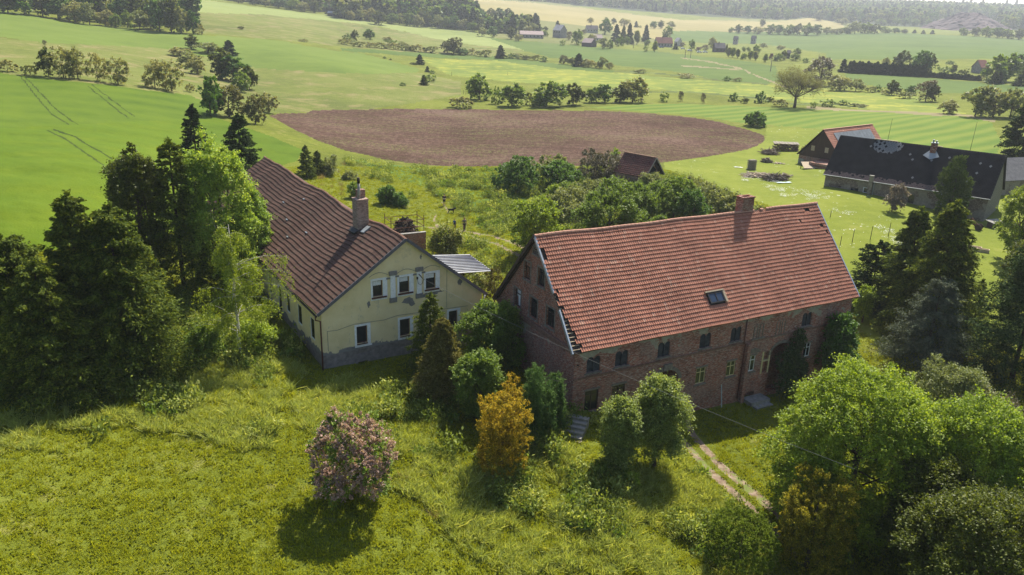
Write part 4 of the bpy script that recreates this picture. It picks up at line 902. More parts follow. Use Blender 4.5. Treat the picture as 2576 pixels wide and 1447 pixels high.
# ================================================================== generic gabled building
def gabled(name, label, cat, P, yaw, L, Wd, rise, eave, wall, roof, group=None, over=.3, roofname='roof', base=-2.5, flip=False, rowlines=None):
    t = thing(name, label, cat, tuple(P), yaw, group)
    w = MB(); x0, x1, y0, y1 = over, L-over, over, Wd-over
    w.poly([(x0, y0, base), (x1, y0, base), (x1, y0, eave), (x0, y0, eave)]); w.poly([(x0, y1, base), (x0, y1, eave), (x1, y1, eave), (x1, y1, base)])
    for x in (x0, x1): w.poly([(x, y0, base), (x, y0, eave), (x, Wd/2, eave+rise*.97), (x, y1, eave), (x, y1, base)])
    wo = w.build('wall', wall, t)
    r = MB(); th = .14
    for s in (0, 1):
        ye = 0 if s == 0 else Wd; a = [(0, ye, eave), (L, ye, eave), (L, Wd/2, eave+rise), (0, Wd/2, eave+rise)]
        r.hexa([*[(p[0], p[1], p[2]) for p in a], *[(p[0], p[1], p[2]+th) for p in a]])
    ro = r.build(roofname, roof, t)
    return t, wo, ro

# ================================================================== vegetation
def leaf_mat(name, dark, light, trans=.35, tip=None, hs=.25, rough=.55, spec=.3, tint=(1.12, 1.02, .86)):
    m, nt, o = newmat(name); g = nt.nodes.new('ShaderNodeNewGeometry'); p = objc(nt); oi = nt.nodes.new('ShaderNodeObjectInfo')
    n1 = noise(nt, hs, 3, .6, p)
    f = mth(nt, 'ADD', mth(nt, 'MULTIPLY', g.outputs['Random Per Island'], .55), mth(nt, 'MULTIPLY', n1, .45))
    stops = [(.22, dark), (.62, light)]
    if tip: stops.append((.86, tip))
    col = ramp(nt, f, stops)
    col = mix(nt, 1., col, ramp(nt, oi.outputs['Random'], [(0, (.86, .9, .86)), (1, (1.12, 1.08, 1.05))]), 'MULTIPLY')
    col = mix(nt, 1., col, tint, 'MULTIPLY')
    d = nt.nodes.new('ShaderNodeBsdfPrincipled'); nt.links.new(col, d.inputs['Base Color']); d.inputs['Roughness'].default_value = rough; d.inputs['Specular IOR Level'].default_value = spec
    t = nt.nodes.new('ShaderNodeBsdfTranslucent'); tc = mix(nt, 1., col, (1.55, 1.42, .6), 'MULTIPLY'); nt.links.new(tc, t.inputs[0])
    mx = nt.nodes.new('ShaderNodeMixShader'); mx.inputs[0].default_value = trans
    nt.links.new(d.outputs[0], mx.inputs[1]); nt.links.new(t.outputs[0], mx.inputs[2]); nt.links.new(mx.outputs[0], o.inputs[0]); return m
LM = dict(
 silver=leaf_mat('silvery_maple_leaves', (.15, .20, .045), (.31, .38, .10), .42, (.54, .58, .26), tint=(1, 1, 1)),
 lime=leaf_mat('fresh_lime_leaves', (0.106, 0.183, 0.020), (0.232, 0.358, 0.034), .4, (0.386, 0.502, 0.058)),
 maple=leaf_mat('bright_maple_leaves', (0.111, 0.213, 0.033), (0.260, 0.408, 0.065), .4, (0.520, 0.631, 0.186)),
 darkleaf=leaf_mat('dark_green_leaves', (.042, .066, .010), (.095, .14, .018), .38, (.17, .215, .028)),
 walnut=leaf_mat('deep_bush_leaves', (0.045, 0.107, 0.021), (0.098, 0.213, 0.035), .35, (0.160, 0.304, 0.054)),
 green=leaf_mat('mid_green_leaves', (0.082, 0.154, 0.029), (0.162, 0.268, 0.049), .4, (0.259, 0.373, 0.082)),
 pale=leaf_mat('silvery_willow_leaves', (0.176, 0.209, 0.088), (0.297, 0.331, 0.162), .35, (0.405, 0.432, 0.230)),
 greygreen=leaf_mat('grey_green_leaves', (0.133, 0.178, 0.075), (0.238, 0.297, 0.133), .35, (0.356, 0.416, 0.208)),
 spruce=leaf_mat('spruce_needles', (.045, .078, .016), (.11, .165, .026), .3, (.29, .34, .05), .4, .75, .12),
 sprucedark=leaf_mat('dark_spruce_needles', (0.019, 0.041, 0.016), (0.041, 0.079, 0.026), .12, (0.075, 0.131, 0.037), .4, .85, .06),
 blue=leaf_mat('blue_spruce_needles', (.075, .095, .065), (.14, .165, .11), .12, (.25, .245, .17), .4, .8, .1, (1, 1, 1)),
 yew=leaf_mat('yew_needles', (0.041, 0.102, 0.029), (0.091, 0.181, 0.044), .15, (0.181, 0.305, 0.082), .5, .7, .15),
 yewball=leaf_mat('dense_yew_needles', (.08, .13, .010), (.16, .24, .018), .25, (.26, .36, .04), .6, .7, .15),
 juniper=leaf_mat('juniper_needles', (0.038, 0.078, 0.016), (0.088, 0.145, 0.029), .12, (0.156, 0.233, 0.038), .5, .8, .1),
 olive=leaf_mat('olive_thuja_sprays', (0.082, 0.089, 0.024), (0.162, 0.170, 0.049), .2, (0.324, 0.292, 0.114), .7, .8, .1),
 orange=leaf_mat('golden_thuja_sprays', (.10, .11, .012), (.52, .37, .022), .3, (.84, .60, .06), .45, .7, .15, (1, 1, 1)),
 rust=leaf_mat('bronze_thuja_sprays', (.12, .14, .016), (.36, .32, .03), .35, (.80, .60, .06), .45, .7, .15, (1, 1, 1)),
 lilac=leaf_mat('lilac_blossom', (.26, .20, .15), (.56, .40, .38), .3, (.78, .60, .66), .6, .8, .1, (1, 1, 1)),
 bronze=leaf_mat('bronze_young_leaves', (.10, .11, .04), (.17, .175, .06), .35, (.24, .235, .09), tint=(1, 1, 1)),
 brown=leaf_mat('brown_budding_twigs', (.11, .095, .06), (.17, .15, .09), .2, (.22, .20, .11), tint=(1, 1, 1)),
 birch=leaf_mat('birch_leaves', (0.109, 0.186, 0.023), (0.217, 0.310, 0.039), .4, (0.327, 0.420, 0.078)),
 blossom=leaf_mat('creamy_blossom', (0.110, 0.165, 0.033), (0.220, 0.286, 0.066), .35, (0.638, 0.638, 0.418)),
 pinkish=leaf_mat('pink_lilac_heads', (.13, .13, .09), (.24, .19, .18), .3, (.40, .31, .32), tint=(1, 1, 1)),
 redleaf=leaf_mat('purple_leaves', (0.068, 0.034, 0.041), (0.121, 0.061, 0.068), .3),
 ivy=leaf_mat('ivy_leaves', (0.023, 0.046, 0.013), (0.046, 0.091, 0.023), .2, (0.104, 0.169, 0.039), .5, .5, .3),
 grass=leaf_mat('grass_blades', (.17, .22, .014), (.28, .345, .024), .45, (.40, .43, .055), .35, .8, .1),
 tallgrass=leaf_mat('tall_grass_blades', (.19, .26, .075), (.35, .44, .14), .42, (.55, .60, .30), .3, .7, .2),
 weeds=leaf_mat('nettle_leaves', (0.090, 0.140, 0.030), (0.160, 0.235, 0.050), .4, (0.270, 0.340, 0.110), .5, .7, .2),
 drygrass=leaf_mat('straw_stalks', (0.220, 0.180, 0.090), (0.340, 0.290, 0.160), .2, (0.450, 0.400, 0.260), .9, .9, .1),
)
M['bark'] = plain('grey_bark', (.11, .085, .065), .95, .4, 4)
M['bark_dark'] = plain('dark_bark', (.055, .04, .03), .95, .4, 4)
M['bark_birch'] = plain('white_birch_bark', (.55, .52, .48), .8, .45, 3)
def unit(v): return v/np.maximum(np.linalg.norm(v, axis=-1, keepdims=True), 1e-9)
def sprays(base, dirs, length, n, ls, lw, spread, droop, rng, up=.95, along=1.0):
    """n leaves along each twig; leaf = kite quad. base,dirs (k,3), length (k,)"""
    k = len(base); t = rng.random((k, n)); rnd = rng.normal(0, 1, (k, n, 3))
    p = base[:, None]+dirs[:, None]*(t*length[:, None])[..., None]+rnd*spread*(length[:, None]*(1.05-.6*t))[..., None]*.5
    p[..., 2] -= droop*t*t*length[:, None]
    ax = unit(dirs[:, None]*along+rng.normal(0, .6, (k, n, 3))+np.array([0, 0, -droop*.6])); nn = unit(rng.normal(0, .6, (k, n, 3))+np.array([0, 0, up])+.35*dirs[:, None])
    sd = unit(np.cross(ax, nn)); s = ls*rng.uniform(.6, 1.35, (k, n, 1)); w = s*lw
    q = np.stack([p-ax*s*.5, p+sd*w*.5, p+ax*s*.5, p-sd*w*.5], 2)
    return q.reshape(-1, 3)
def quads(V): return V, np.arange(len(V)).reshape(-1, 4)
def sph(n, rng):
    v = rng.normal(0, 1, (n, 3)); return unit(v)
def lobed_crown(lobes, nspray, nleaf, ls, rng, lw=.75, slen=.8, droop=.25, spread=.5, upbias=.25, up=1.0, inner=.55, sdir=None, m=10, rp=None):
    """lobes: list (x,y,z, rx,ry,rz). leaf clumps sit on the lobe surfaces, each a burst of short twigs"""
    L = np.array(lobes, float); vol = (L[:, 3]*L[:, 4]+L[:, 3]*L[:, 5]+L[:, 4]*L[:, 5]); pr = vol/vol.sum()
    def shell(k, f0, f1):
        idx = rng.choice(len(L), k, p=pr); d = sph(k, rng); d[:, 2] = np.where((d[:, 2] < -.3) & (rng.random(k) < .6), -d[:, 2], d[:, 2])
        f = rng.uniform(f0, f1, k)+np.abs(rng.normal(0, .09, k)); c = L[idx, :3]+d*L[idx, 3:6]*f[:, None]; keep = np.ones(k, bool)
        for l in L:
            q = (c-l[:3])/l[3:6]; keep &= ~((q*q).sum(1) < .5*f0*f0+.1)
        return c[keep], unit(d/L[idx, 3:6])[keep]
    rp = rp or slen*.62; npf = max(8, nspray//m)
    c, d = shell(npf, .80, 1.0); k = len(c); r = rp*rng.uniform(.55, 1.5, k)
    o = unit(d[:, None]*.9+sph(k*m, rng).reshape(k, m, 3)*1.0+np.array([0, 0, upbias])); base = c[:, None]+o*(r[:, None, None]*.35*rng.random((k, m, 1)))+rng.normal(0, .22, (k, m, 3))*r[:, None, None]
    if sdir is not None: o = unit(o*.6+np.array(sdir))
    ln = (r[:, None]*rng.uniform(.5, 1.25, (k, m))).reshape(-1)
    V = [sprays(base.reshape(-1, 3), o.reshape(-1, 3), ln, nleaf, ls, lw, spread, droop, rng, up)]
    c, d = shell(max(6, nspray//6), max(.3, inner-.2), .8); V.append(sprays(c, unit(d+[0, 0, .2]), slen*rng.uniform(.5, 1.1, len(c)), nleaf, ls*1.1, lw, spread, droop, rng, up))
    return np.concatenate(V)
def make_lobes(h, w, h0, k, rng, rr=.42, taper=0., shape='round', flat=1.):
    """main body plus k bulges on its surface"""
    cz = (h+h0)/2; rz = (h-h0)/2; out = [(0, 0, cz, w*.33, w*.33, rz*.8)]
    for i in range(k):
        d = sph(1, rng)[0]; d[2] = d[2]*.95+.02
        f = rng.uniform(.6, .78)
        zz = cz+d[2]*rz*rng.uniform(.62, .82); wr = 1-taper*max(0, (zz-h0)/(h-h0)); r = w/2*rr*rng.uniform(.6, 1.3)*wr
        out.append((d[0]*w/2*f*wr, d[1]*w/2*f*wr, zz, r, r, r*flat*rng.uniform(.75, 1.05)))
    return out
def trunk_mb(h, r, rng, limbs=(), lean=.03):
    mb = MB(); n = 6; pts = []; x = y = 0
    for i in range(n+1):
        t = i/n; pts.append((x, y, h*t-.4*(1-t))); x += rng.normal(0, lean)*h/n; y += rng.normal(0, lean)*h/n
    mb.tube(pts, [r*(1.25 if i == 0 else 1)*(1-.8*i/n) for i in range(n+1)], 7)
    for (z0, tip, rr) in limbs:
        a = np.interp(z0, [p[2] for p in pts], range(n+1)); i = int(min(a, n-1)); f = a-i; s = np.array(pts[i])*(1-f)+np.array(pts[i+1])*f; tip = np.array(tip, float)
        m = s*.5+tip*.5+np.array([0, 0, -.12*np.linalg.norm(tip-s)])+rng.normal(0, .05*np.linalg.norm(tip-s), 3); mb.tube([s, m, tip], [rr, rr*.65, rr*.15], 5)
    return mb
def broad(name, h, w, mat, nspray=2500, nleaf=14, ls=.16, h0=None, k=14, seed=1, bark='bark', rr=.42, taper=.15, slen=.8, droop=.25, upbias=.25, flat=1., trunk=True, inner=.55, lobes=None, spread=.5, lw=.75, limbs=True, rp=None):
    """returns (trunk mesh, crown mesh)"""
    rng = np.random.default_rng(seed); h0 = h*.18 if h0 is None else h0
    lo = lobes or make_lobes(h-slen*.5, w-slen*.8, h0, k, rng, rr, taper, flat=flat)
    V, Fq = quads(lobed_crown(lo, nspray, nleaf, ls, rng, lw, slen, droop, spread, upbias, inner=inner, rp=rp))
    cm = mesh_np('crown', V, Fq, LM[mat])
    lb = [(h*(.12+.4*rng.random()), (l[0]*.9, l[1]*.9, l[2]), .012*h*rng.uniform(.5, 1)) for l in lo[1:] if limbs][:14]
    tb = trunk_mb(max(h*.75, 1), .02*h+.03, rng, lb)
    me = bpy.data.meshes.new('trunk'); me.from_pydata(tb.v, [], tb.f); me.materials.append(M[bark]); me.polygons.foreach_set('use_smooth', np.full(len(me.polygons), True)); me.update()
    return me, cm
def conifer(name, h, w, mat, seed=1, whorls=26, nb=8, ns=9, nleaf=12, ls=.26, pw=.8, droop=.35, lean=.0, bare=.02, rag=.22, bark='bark_dark', lw=.42, spl=.5, up=.7, rise=.1):
    rng = np.random.default_rng(seed); nB = int(whorls*nb*1.25); t = bare+(.97-bare)*(np.arange(nB)+rng.random(nB))/nB; t = 1-(1-t)**.88
    a = rng.random(nB)*6.283+np.arange(nB)*2.4; R = w/2*np.clip(1-t, .0, 1)**pw*1.06+.04*w; L_ = R*rng.uniform(1-rag*1.6, 1+rag*.8, nB)*(1+.10*np.sin(t*h*2.6+a*.5))
    s = rng.uniform(.12, 1, (nB, ns))**.62; dz = rise-.30*(1-t); d = np.stack([np.cos(a), np.sin(a), dz], -1)
    p = d[:, None]*(L_[:, None]*s)[..., None]; p[..., 2] += -droop*L_[:, None]*(s**2)*.35*(1-t)[:, None]+.12*L_[:, None]*s**4+(t*h)[:, None]
    sa_ = rng.choice([-1, 1], (nB, ns))*rng.uniform(.15, 1.0, (nB, ns)); dd = np.stack([np.cos(a[:, None]+sa_), np.sin(a[:, None]+sa_), np.full((nB, ns), -.10)], -1)
    Ln = np.clip(L_[:, None]*.40*(1.15-s*.6), .10*w*.5, 9)*rng.uniform(.7, 1.25, (nB, ns))*spl*2
    B = [p.reshape(-1, 3)]; D = [dd.reshape(-1, 3)]; Lq = [Ln.reshape(-1)]
    kl = 26; zt = rng.uniform(.9, .985, kl)*h; an = rng.random(kl)*6.283; B.append(np.stack([np.zeros(kl), np.zeros(kl), zt], -1)); D.append(np.stack([np.cos(an)*.6, np.sin(an)*.6, np.full(kl, .8)], -1)); Lq.append(np.full(kl, h*.035))
    B = np.concatenate(B); D = unit(np.concatenate(D)); Lq = np.concatenate(Lq)
    V = sprays(B, D, Lq, nleaf, ls, lw, .38, droop*.7, rng, up, 1.3); V, Fq = quads(V)
    if lean: V[:, 0] += lean*V[:, 2]
    cm = mesh_np('crown', V, Fq, LM[mat]); tb = trunk_mb(h*.93, .013*h+.04, rng, (), .0)
    me = bpy.data.meshes.new('trunk'); me.from_pydata(tb.v, [], tb.f); me.materials.append(M[bark]); me.update()
    return me, cm
def plumes(h, w, n, rng, rr=.34, hmin=.55, base=.05):
    """upright multi-plume outline of a thuja / yew: stacked lobes per plume"""
    lo = []
    for i in range(n):
        a = 2*math.pi*i/n+rng.random(); f = 0 if i == 0 else rng.uniform(.5, .74); hh = h*(1 if i == 0 else rng.uniform(hmin, 1.0)); x, y = math.cos(a)*w/2*f, math.sin(a)*w/2*f
        m = 5
        for q in range(m):
            t = (q+.5)/m; r = w/2*rr*(1.2-.35*t*t)*rng.uniform(.85, 1.15); lo.append((x*(.75+.4*t), y*(.75+.4*t), hh*(base+(.93-base)*t), r, r, hh/m*.75))
    return lo
def place(nm, label, cat, P, tm, cm, rz=0., sc=1., group=None, sxy=None):
    t = thing(nm, label, cat, tuple(P), rz, group); t.scale = (sxy or sc, sxy or sc, sc)
    if tm: link('trunk', tm, t)
    link('crown', cm, t); return t
def gp(px, py): return ground(px, py)
def dims(P, pytop, wpx): return top_h(P, pytop), wpx*mpp(P)

# ---- individual near trees -------------------------------------------------
def near_tree(nm, label, px, py, pytop, wpx, kind, mat, seed, group=None, off=(0, 0), hx=1., **k):
    P = gp(px, py); P = P+np.array([off[0], off[1], 0]); P[2] = G(P[0], P[1])
    h, w = dims(P, pytop, wpx)
    h *= hx
    if kind == 'broad': tm, cm = broad(nm, h, w, mat, seed=seed, **k)
    elif kind == 'conifer': tm, cm = conifer(nm, h, w, mat, seed=seed, **k)
    elif kind == 'plume':
        rng = np.random.default_rng(seed); np_ = k.pop('np_', 6); rr = k.pop('rr', .36); hm = k.pop('hmin', .55)
        lo = plumes(h, w, np_, rng, rr, hm); tm, cm = broad(nm, h, w, mat, seed=seed, lobes=lo, limbs=False, **k)
    t = place(nm, label, 'shrub' if nm in ('bush', 'shrub', 'lilac_bush', 'yew_bush') or 'shrub' in nm else 'tree', P, tm, cm, group=group)
    return t, P, h, w
nt_ = near_tree
# left clump
nt_('spruce', 'tall yellow-tipped spruce at the left edge beyond the front meadow', 235, 930, 478, 215, 'conifer', 'spruce', 11, whorls=44, nb=11, ns=11, nleaf=15, ls=.24, pw=.8, rag=.3)
nt_('spruce', 'dark spruce leaning out of the left frame edge', 60, 940, 588, 250, 'conifer', 'spruce', 12, whorls=42, nb=11, ns=11, nleaf=15, ls=.22, pw=.55, rag=.3)
nt_('spruce', 'spruce partly cut off by the left frame edge', -60, 930, 600, 230, 'conifer', 'spruce', 13, whorls=40, nb=11, ns=10, nleaf=14, ls=.22, pw=.6, rag=.3)
nt_('spruce', 'widest lime-tipped spruce of the left clump nearest the birch', 325, 930, 515, 260, 'conifer', 'spruce', 14, whorls=46, nb=12, ns=12, nleaf=15, ls=.25, pw=.72, rag=.34)
nt_('spruce', 'lower broad spruce at the front of the left clump', 140, 985, 655, 230, 'conifer', 'spruce', 15, whorls=38, nb=12, ns=11, nleaf=15, ls=.24, pw=.7, rag=.34)
nt_('spruce', 'slim dark spruce in front of the widest lime-tipped one', 405, 890, 640, 90, 'conifer', 'spruce', 16, whorls=26, nb=8, ns=8, nleaf=12, ls=.2, pw=.7, rag=.35)
# clump beside the cream house
nt_('maple', 'large bright maple beside the brown roof', 565, 735, 312, 250, 'broad', 'maple', 21, nspray=7500, nleaf=16, ls=.17, h0=-.5, k=34, rr=.34, taper=.35, slen=.8)
nt_('maple', 'dark round maple on the left of the bright maple', 365, 720, 330, 165, 'broad', 'darkleaf', 22, nspray=4200, nleaf=16, ls=.17, h0=-.5, k=22, rr=.40, taper=.25, slen=.8)
nt_('spruce', 'dark spruce standing inside the maple clump', 465, 740, 345, 160, 'conifer', 'spruce', 23, whorls=34, nb=8, ns=10, nleaf=13, ls=.22, pw=.7)
nt_('maple', 'leafy maple overhanging the far end of the brown roof', 640, 720, 440, 125, 'broad', 'maple', 24, nspray=3200, nleaf=16, ls=.16, h0=-.5, k=18, rr=.4, taper=.3, slen=.7)
nt_('spruce', 'dark pointed spruce rising behind the maple clump', 500, 455, 262, 85, 'conifer', 'sprucedark', 25, whorls=26, nb=8, ns=9, nleaf=12, ls=.3, pw=.75)
nt_('spruce', 'dark spruce at the far gable of the cream house', 612, 480, 283, 108, 'conifer', 'sprucedark', 26, whorls=28, nb=8, ns=10, nleaf=12, ls=.3, pw=.75)
def birch():
    P = gp(605, 905); h = top_h(P, 553); w = 215*mpp(P); rng = np.random.default_rng(31); B = []; D = []; Ln = []; mb = MB()
    pts = [(0, 0, -.4), (.05, 0, h*.25), (-.08, .05, h*.5), (.05, 0, h*.75), (-.03, 0, h*.97)]; mb.tube(pts, [.15, .12, .09, .055, .015], 7)
    for i in range(46):
        t = .2+.76*rng.random(); a = rng.random()*6.283; L_ = w/2*(1.1-t)*rng.uniform(.7, 1.25)+.3
        if i < 4: a = .25*(i-1.5); t = .42+.08*i; L_ = w*.62
        s = np.array([0, 0, h*t]); e = s+np.array([math.cos(a)*L_, math.sin(a)*L_, L_*.35]); mid = (s+e)/2+np.array([0, 0, .16*L_]); e[2] -= L_*.22
        mb.tube([s*(1-u_)**2+2*mid*u_*(1-u_)+e*u_*u_ for u_ in (0, .2, .4, .6, .8, 1)], [.028*(1.3-t), .024, .018, .013, .009, .004], 4)
        for q in range(13):
            u = rng.uniform(.25, 1); p = s*(1-u)**2+2*mid*u*(1-u)+e*u*u; B.append(p); D.append([math.cos(a)*.25+rng.normal(0, .25), math.sin(a)*.25+rng.normal(0, .25), -1]); Ln.append(rng.uniform(.5, 1.5))
    V, Fq = quads(sprays(np.array(B), unit(np.array(D, float)), np.array(Ln), 42, .105, .8, .30, .0, rng, .5))
    t = thing('birch_tree', 'slender drooping birch with a white trunk left of the cream house', 'tree', tuple(P)); mb.build('trunk', M['bark_birch'], t, True); link('crown', mesh_np('crown', V, Fq, LM['birch']), t)
birch()
nt_('shrub', 'lush young shrub under the drooping birch', 640, 890, 800, 120, 'broad', 'lime', 33, nspray=1100, nleaf=12, ls=.14, h0=.1, k=12, slen=.6)
nt_('shrub', 'low bush between the birch and the left spruces', 520, 900, 820, 110, 'broad', 'green', 34, nspray=900, nleaf=12, ls=.14, h0=.1, k=12, slen=.6)
# lilac
P = gp(885, 1255); h, w = dims(P, 1035, 265)
rng = np.random.default_rng(41); lo = make_lobes(h, w-.3, -.1, 34, rng, .30, .25)
lt, lc = broad('l', h, w, 'green', 1500, 12, .13, lobes=lo, seed=42, slen=.5)
_, lf = broad('l', h+.1, w+.1, 'lilac', 5200, 15, .085, lobes=lo, seed=43, slen=.34, inner=.88, upbias=.9, droop=0., spread=.28, lw=.9)
t = thing('lilac_bush', 'large rounded lilac bush in mauve pink bloom on the front meadow', 'shrub', tuple(P)); link('trunk', lt, t); link('crown', lc, t); link('blossom', lf, t)
# between the houses
nt_('spruce', 'young bright spruce against the cream gable', 1082, 935, 735, 118, 'conifer', 'spruce', 51, whorls=26, nb=8, ns=9, nleaf=13, ls=.16, pw=.75)
nt_('thuja', 'olive cone shaped thuja in front of the cream house', 1112, 1000, 800, 125, 'conifer', 'olive', 52, whorls=40, nb=13, ns=9, nleaf=14, ls=.14, pw=.85, rag=.12, droop=.1, rise=.5, up=.3)
nt_('broadleaf_tree', 'bright topped leafy tree between the two houses', 1232, 925, 752, 165, 'broad', 'green', 53, nspray=4200, nleaf=15, ls=.14, h0=-.2, k=18, slen=.65)
nt_('broadleaf_tree', 'bright green young tree above the golden thuja', 1206, 1055, 873, 155, 'broad', 'green', 54, nspray=3600, nleaf=14, ls=.13, h0=-.2, k=16, slen=.6, taper=.2)
nt_('golden_thuja', 'many-plumed golden orange thuja in front of the garden', 1262, 1180, 990, 138, 'plume', 'orange', 55, np_=12, rr=.34, hmin=.84, nspray=7000, nleaf=15, ls=.09, slen=.30, upbias=.9, inner=.8, droop=0., lw=.55)
nt_('golden_thuja', 'smaller golden thuja just behind the many-plumed one', 1285, 1085, 944, 72, 'plume', 'orange', 56, np_=5, rr=.40, nspray=1700, nleaf=15, ls=.085, slen=.3, upbias=.9, inner=.8, droop=0., lw=.55)
nt_('upright_yew', 'dark upright yew at the corner of the brick farmhouse', 1347, 1110, 912, 78, 'plume', 'yew', 57, np_=6, rr=.42, nspray=5000, nleaf=15, ls=.10, slen=.4, upbias=1.2, inner=.75, droop=0., lw=.35)
nt_('upright_yew', 'lower right-hand plume of upright yew by the stone steps', 1396, 1085, 936, 42, 'plume', 'yew', 58, np_=4, rr=.5, nspray=2400, nleaf=14, ls=.10, slen=.35, upbias=1.2, inner=.75, droop=0., lw=.35)
nt_('maple', 'smaller grey-green maple in front of the brick farmhouse', 1552, 1180, 985, 122, 'broad', 'silver', 61, nspray=2600, nleaf=15, ls=.13, h0=.2, k=16, rr=.38, slen=.75, taper=.45)
nt_('maple', 'taller round maple before the archway', 1645, 1172, 938, 138, 'broad', 'silver', 62, nspray=3600, nleaf=15, ls=.13, h0=.4, k=18, rr=.40, slen=.8, taper=.1)
nt_('sapling', 'tiny sapling in the grass below the two maples', 1590, 1235, 1187, 34, 'broad', 'lime', 63, nspray=60, nleaf=10, ls=.1, h0=.3, k=4, slen=.3)
# right group
HB = dict(nleaf=17, ls=.13, slen=.95, droop=.30, spread=.42)
nt_('hornbeam', 'huge lime-tipped hornbeam in the lower right', 2125, 1320, 885, 520, 'broad', 'lime', 71, nspray=15500, h0=-1.2, k=42, rr=.30, taper=.35, **HB)
nt_('hornbeam', 'spreading hornbeam at the right edge, lower than its neighbour', 2390, 1390, 960, 400, 'broad', 'lime', 72, nspray=11000, h0=-1.2, k=36, rr=.32, taper=.35, **HB)
nt_('hornbeam', 'hornbeam cut off by the lower right corner', 2570, 1470, 1150, 330, 'broad', 'lime', 73, nspray=6500, h0=-1.2, k=26, rr=.34, taper=.3, **HB)
nt_('hornbeam', 'shaded hornbeam along the bottom edge right of the bronze thuja', 2310, 1450, 1150, 270, 'broad', 'darkleaf', 74, nspray=5000, h0=.1, k=22, rr=.36, taper=.2, **HB)
nt_('hornbeam', 'hornbeam rising from below the lower right corner of the view', 2440, 1600, 1210, 480, 'broad', 'darkleaf', 79, nspray=8500, h0=.1, k=30, rr=.34, taper=.3, **HB)
nt_('broadleaf_tree', 'light grey-green tree behind the huge hornbeam', 2375, 1075, 905, 190, 'broad', 'greygreen', 75, nspray=2600, nleaf=13, ls=.13, h0=.5, k=20, rr=.36, slen=.7)
nt_('bare_shrub', 'half bare twiggy shrub on the right hillside', 2475, 1150, 980, 210, 'broad', 'brown', 76, nspray=1300, nleaf=9, ls=.10, h0=.2, k=18, rr=.34, slen=.9, inner=.3)
nt_('golden_thuja', 'bronze gold thuja beside the dirt track', 2030, 1425, 1192, 165, 'plume', 'rust', 77, np_=12, rr=.34, hmin=.80, nspray=8500, nleaf=15, ls=.095, slen=.30, upbias=.9, inner=.8, droop=0., lw=.55)
P = gp(1858, 1425); w = 182*mpp(P)
tm, cm = broad('y', w*.95, w, 'yewball', 12000, 12, .085, lobes=[(0, 0, w*.42, w*.44, w*.44, w*.44)]+[(math.cos(a)*w*.2, math.sin(a)*w*.2, w*(.3+.25*((a*7) % 1)), w*.29, w*.29, w*.28) for a in np.linspace(0, 6, 9)], seed=78, limbs=False, slen=.2, rp=.11, inner=.9, upbias=.8, lw=.4)
place('yew_bush', 'clipped round yew bush at the bottom edge beside the dirt track', 'shrub', P, tm, cm)
# behind / right of the brick house
nt_('shrub', 'bright shrub at the right end of the brick farmhouse', 2168, 812, 712, 58, 'broad', 'lime', 81, nspray=800, nleaf=12, ls=.14, h0=.2, k=10, slen=.5)
nt_('spruce', 'big spruce with a pale tip on the right', 2335, 850, 500, 190, 'conifer', 'spruce', 82, whorls=44, nb=11, ns=11, nleaf=14, ls=.27, pw=.82, rag=.3)
nt_('spruce', 'big spruce on the left of the pale-tipped one', 2262, 800, 520, 150, 'conifer', 'spruce', 83, whorls=42, nb=11, ns=10, nleaf=14, ls=.27, pw=.82, rag=.3)
nt_('spruce', 'dark ragged spruce behind the right end of the brick farmhouse', 2185, 770, 605, 110, 'conifer', 'sprucedark', 84, whorls=26, nb=8, ns=9, nleaf=12, ls=.24, pw=.5, rag=.35)
nt_('blue_spruce', 'grey blue spruce behind the huge hornbeam', 2325, 915, 695, 190, 'conifer', 'blue', 85, whorls=30, nb=9, ns=10, nleaf=14, ls=.17, pw=.72, rag=.22)
nt_('spruce', 'slim little spruce between the blue spruce and the right edge', 2443, 835, 703, 66, 'conifer', 'spruce', 86, whorls=22, nb=7, ns=8, nleaf=11, ls=.2, pw=.8, rag=.35)
nt_('spruce', 'very dark wide spruce against the right edge', 2545, 950, 600, 235, 'conifer', 'sprucedark', 87, whorls=32, nb=9, ns=10, nleaf=13, ls=.24, pw=.55, rag=.3)
nt_('broadleaf_tree', 'yellow green tree at the right edge beside the slate-roofed house', 2552, 655, 455, 135, 'broad', 'birch', 88, nspray=2900, nleaf=14, ls=.19, h0=.5, k=22, rr=.38, slen=.8)
nt_('broadleaf_tree', 'second tree below the yellow green one at the right edge', 2560, 790, 600, 150, 'broad', 'darkleaf', 89, nspray=2600, nleaf=14, ls=.19, h0=.3, k=20, rr=.38, slen=.8)
nt_('juniper', 'tall columnar juniper before the slate-roofed house', 2385, 548, 392, 58, 'plume', 'juniper', 90, np_=4, rr=.55, hmin=.55, nspray=5200, nleaf=15, ls=.2, slen=.5, upbias=1.2, inner=.75, droop=0., lw=.35)
nt_('juniper', 'shorter column on the right flank of the tall juniper', 2408, 545, 462, 32, 'plume', 'juniper', 91, np_=3, rr=.6, nspray=2200, nleaf=14, ls=.2, slen=.45, upbias=1.2, inner=.75, droop=0., lw=.35)
nt_('lilac_bush', 'small pink lilac beside the tall juniper', 2243, 534, 462, 62, 'broad', 'pinkish', 92, nspray=1000, nleaf=12, ls=.15, h0=.1, k=10, slen=.5)
nt_('spruce', 'dark conifer mass at the right edge behind the slate-roofed house', 2565, 405, 262, 95, 'conifer', 'sprucedark', 93, whorls=24, nb=8, ns=9, nleaf=11, ls=.5, pw=.45, rag=.3)
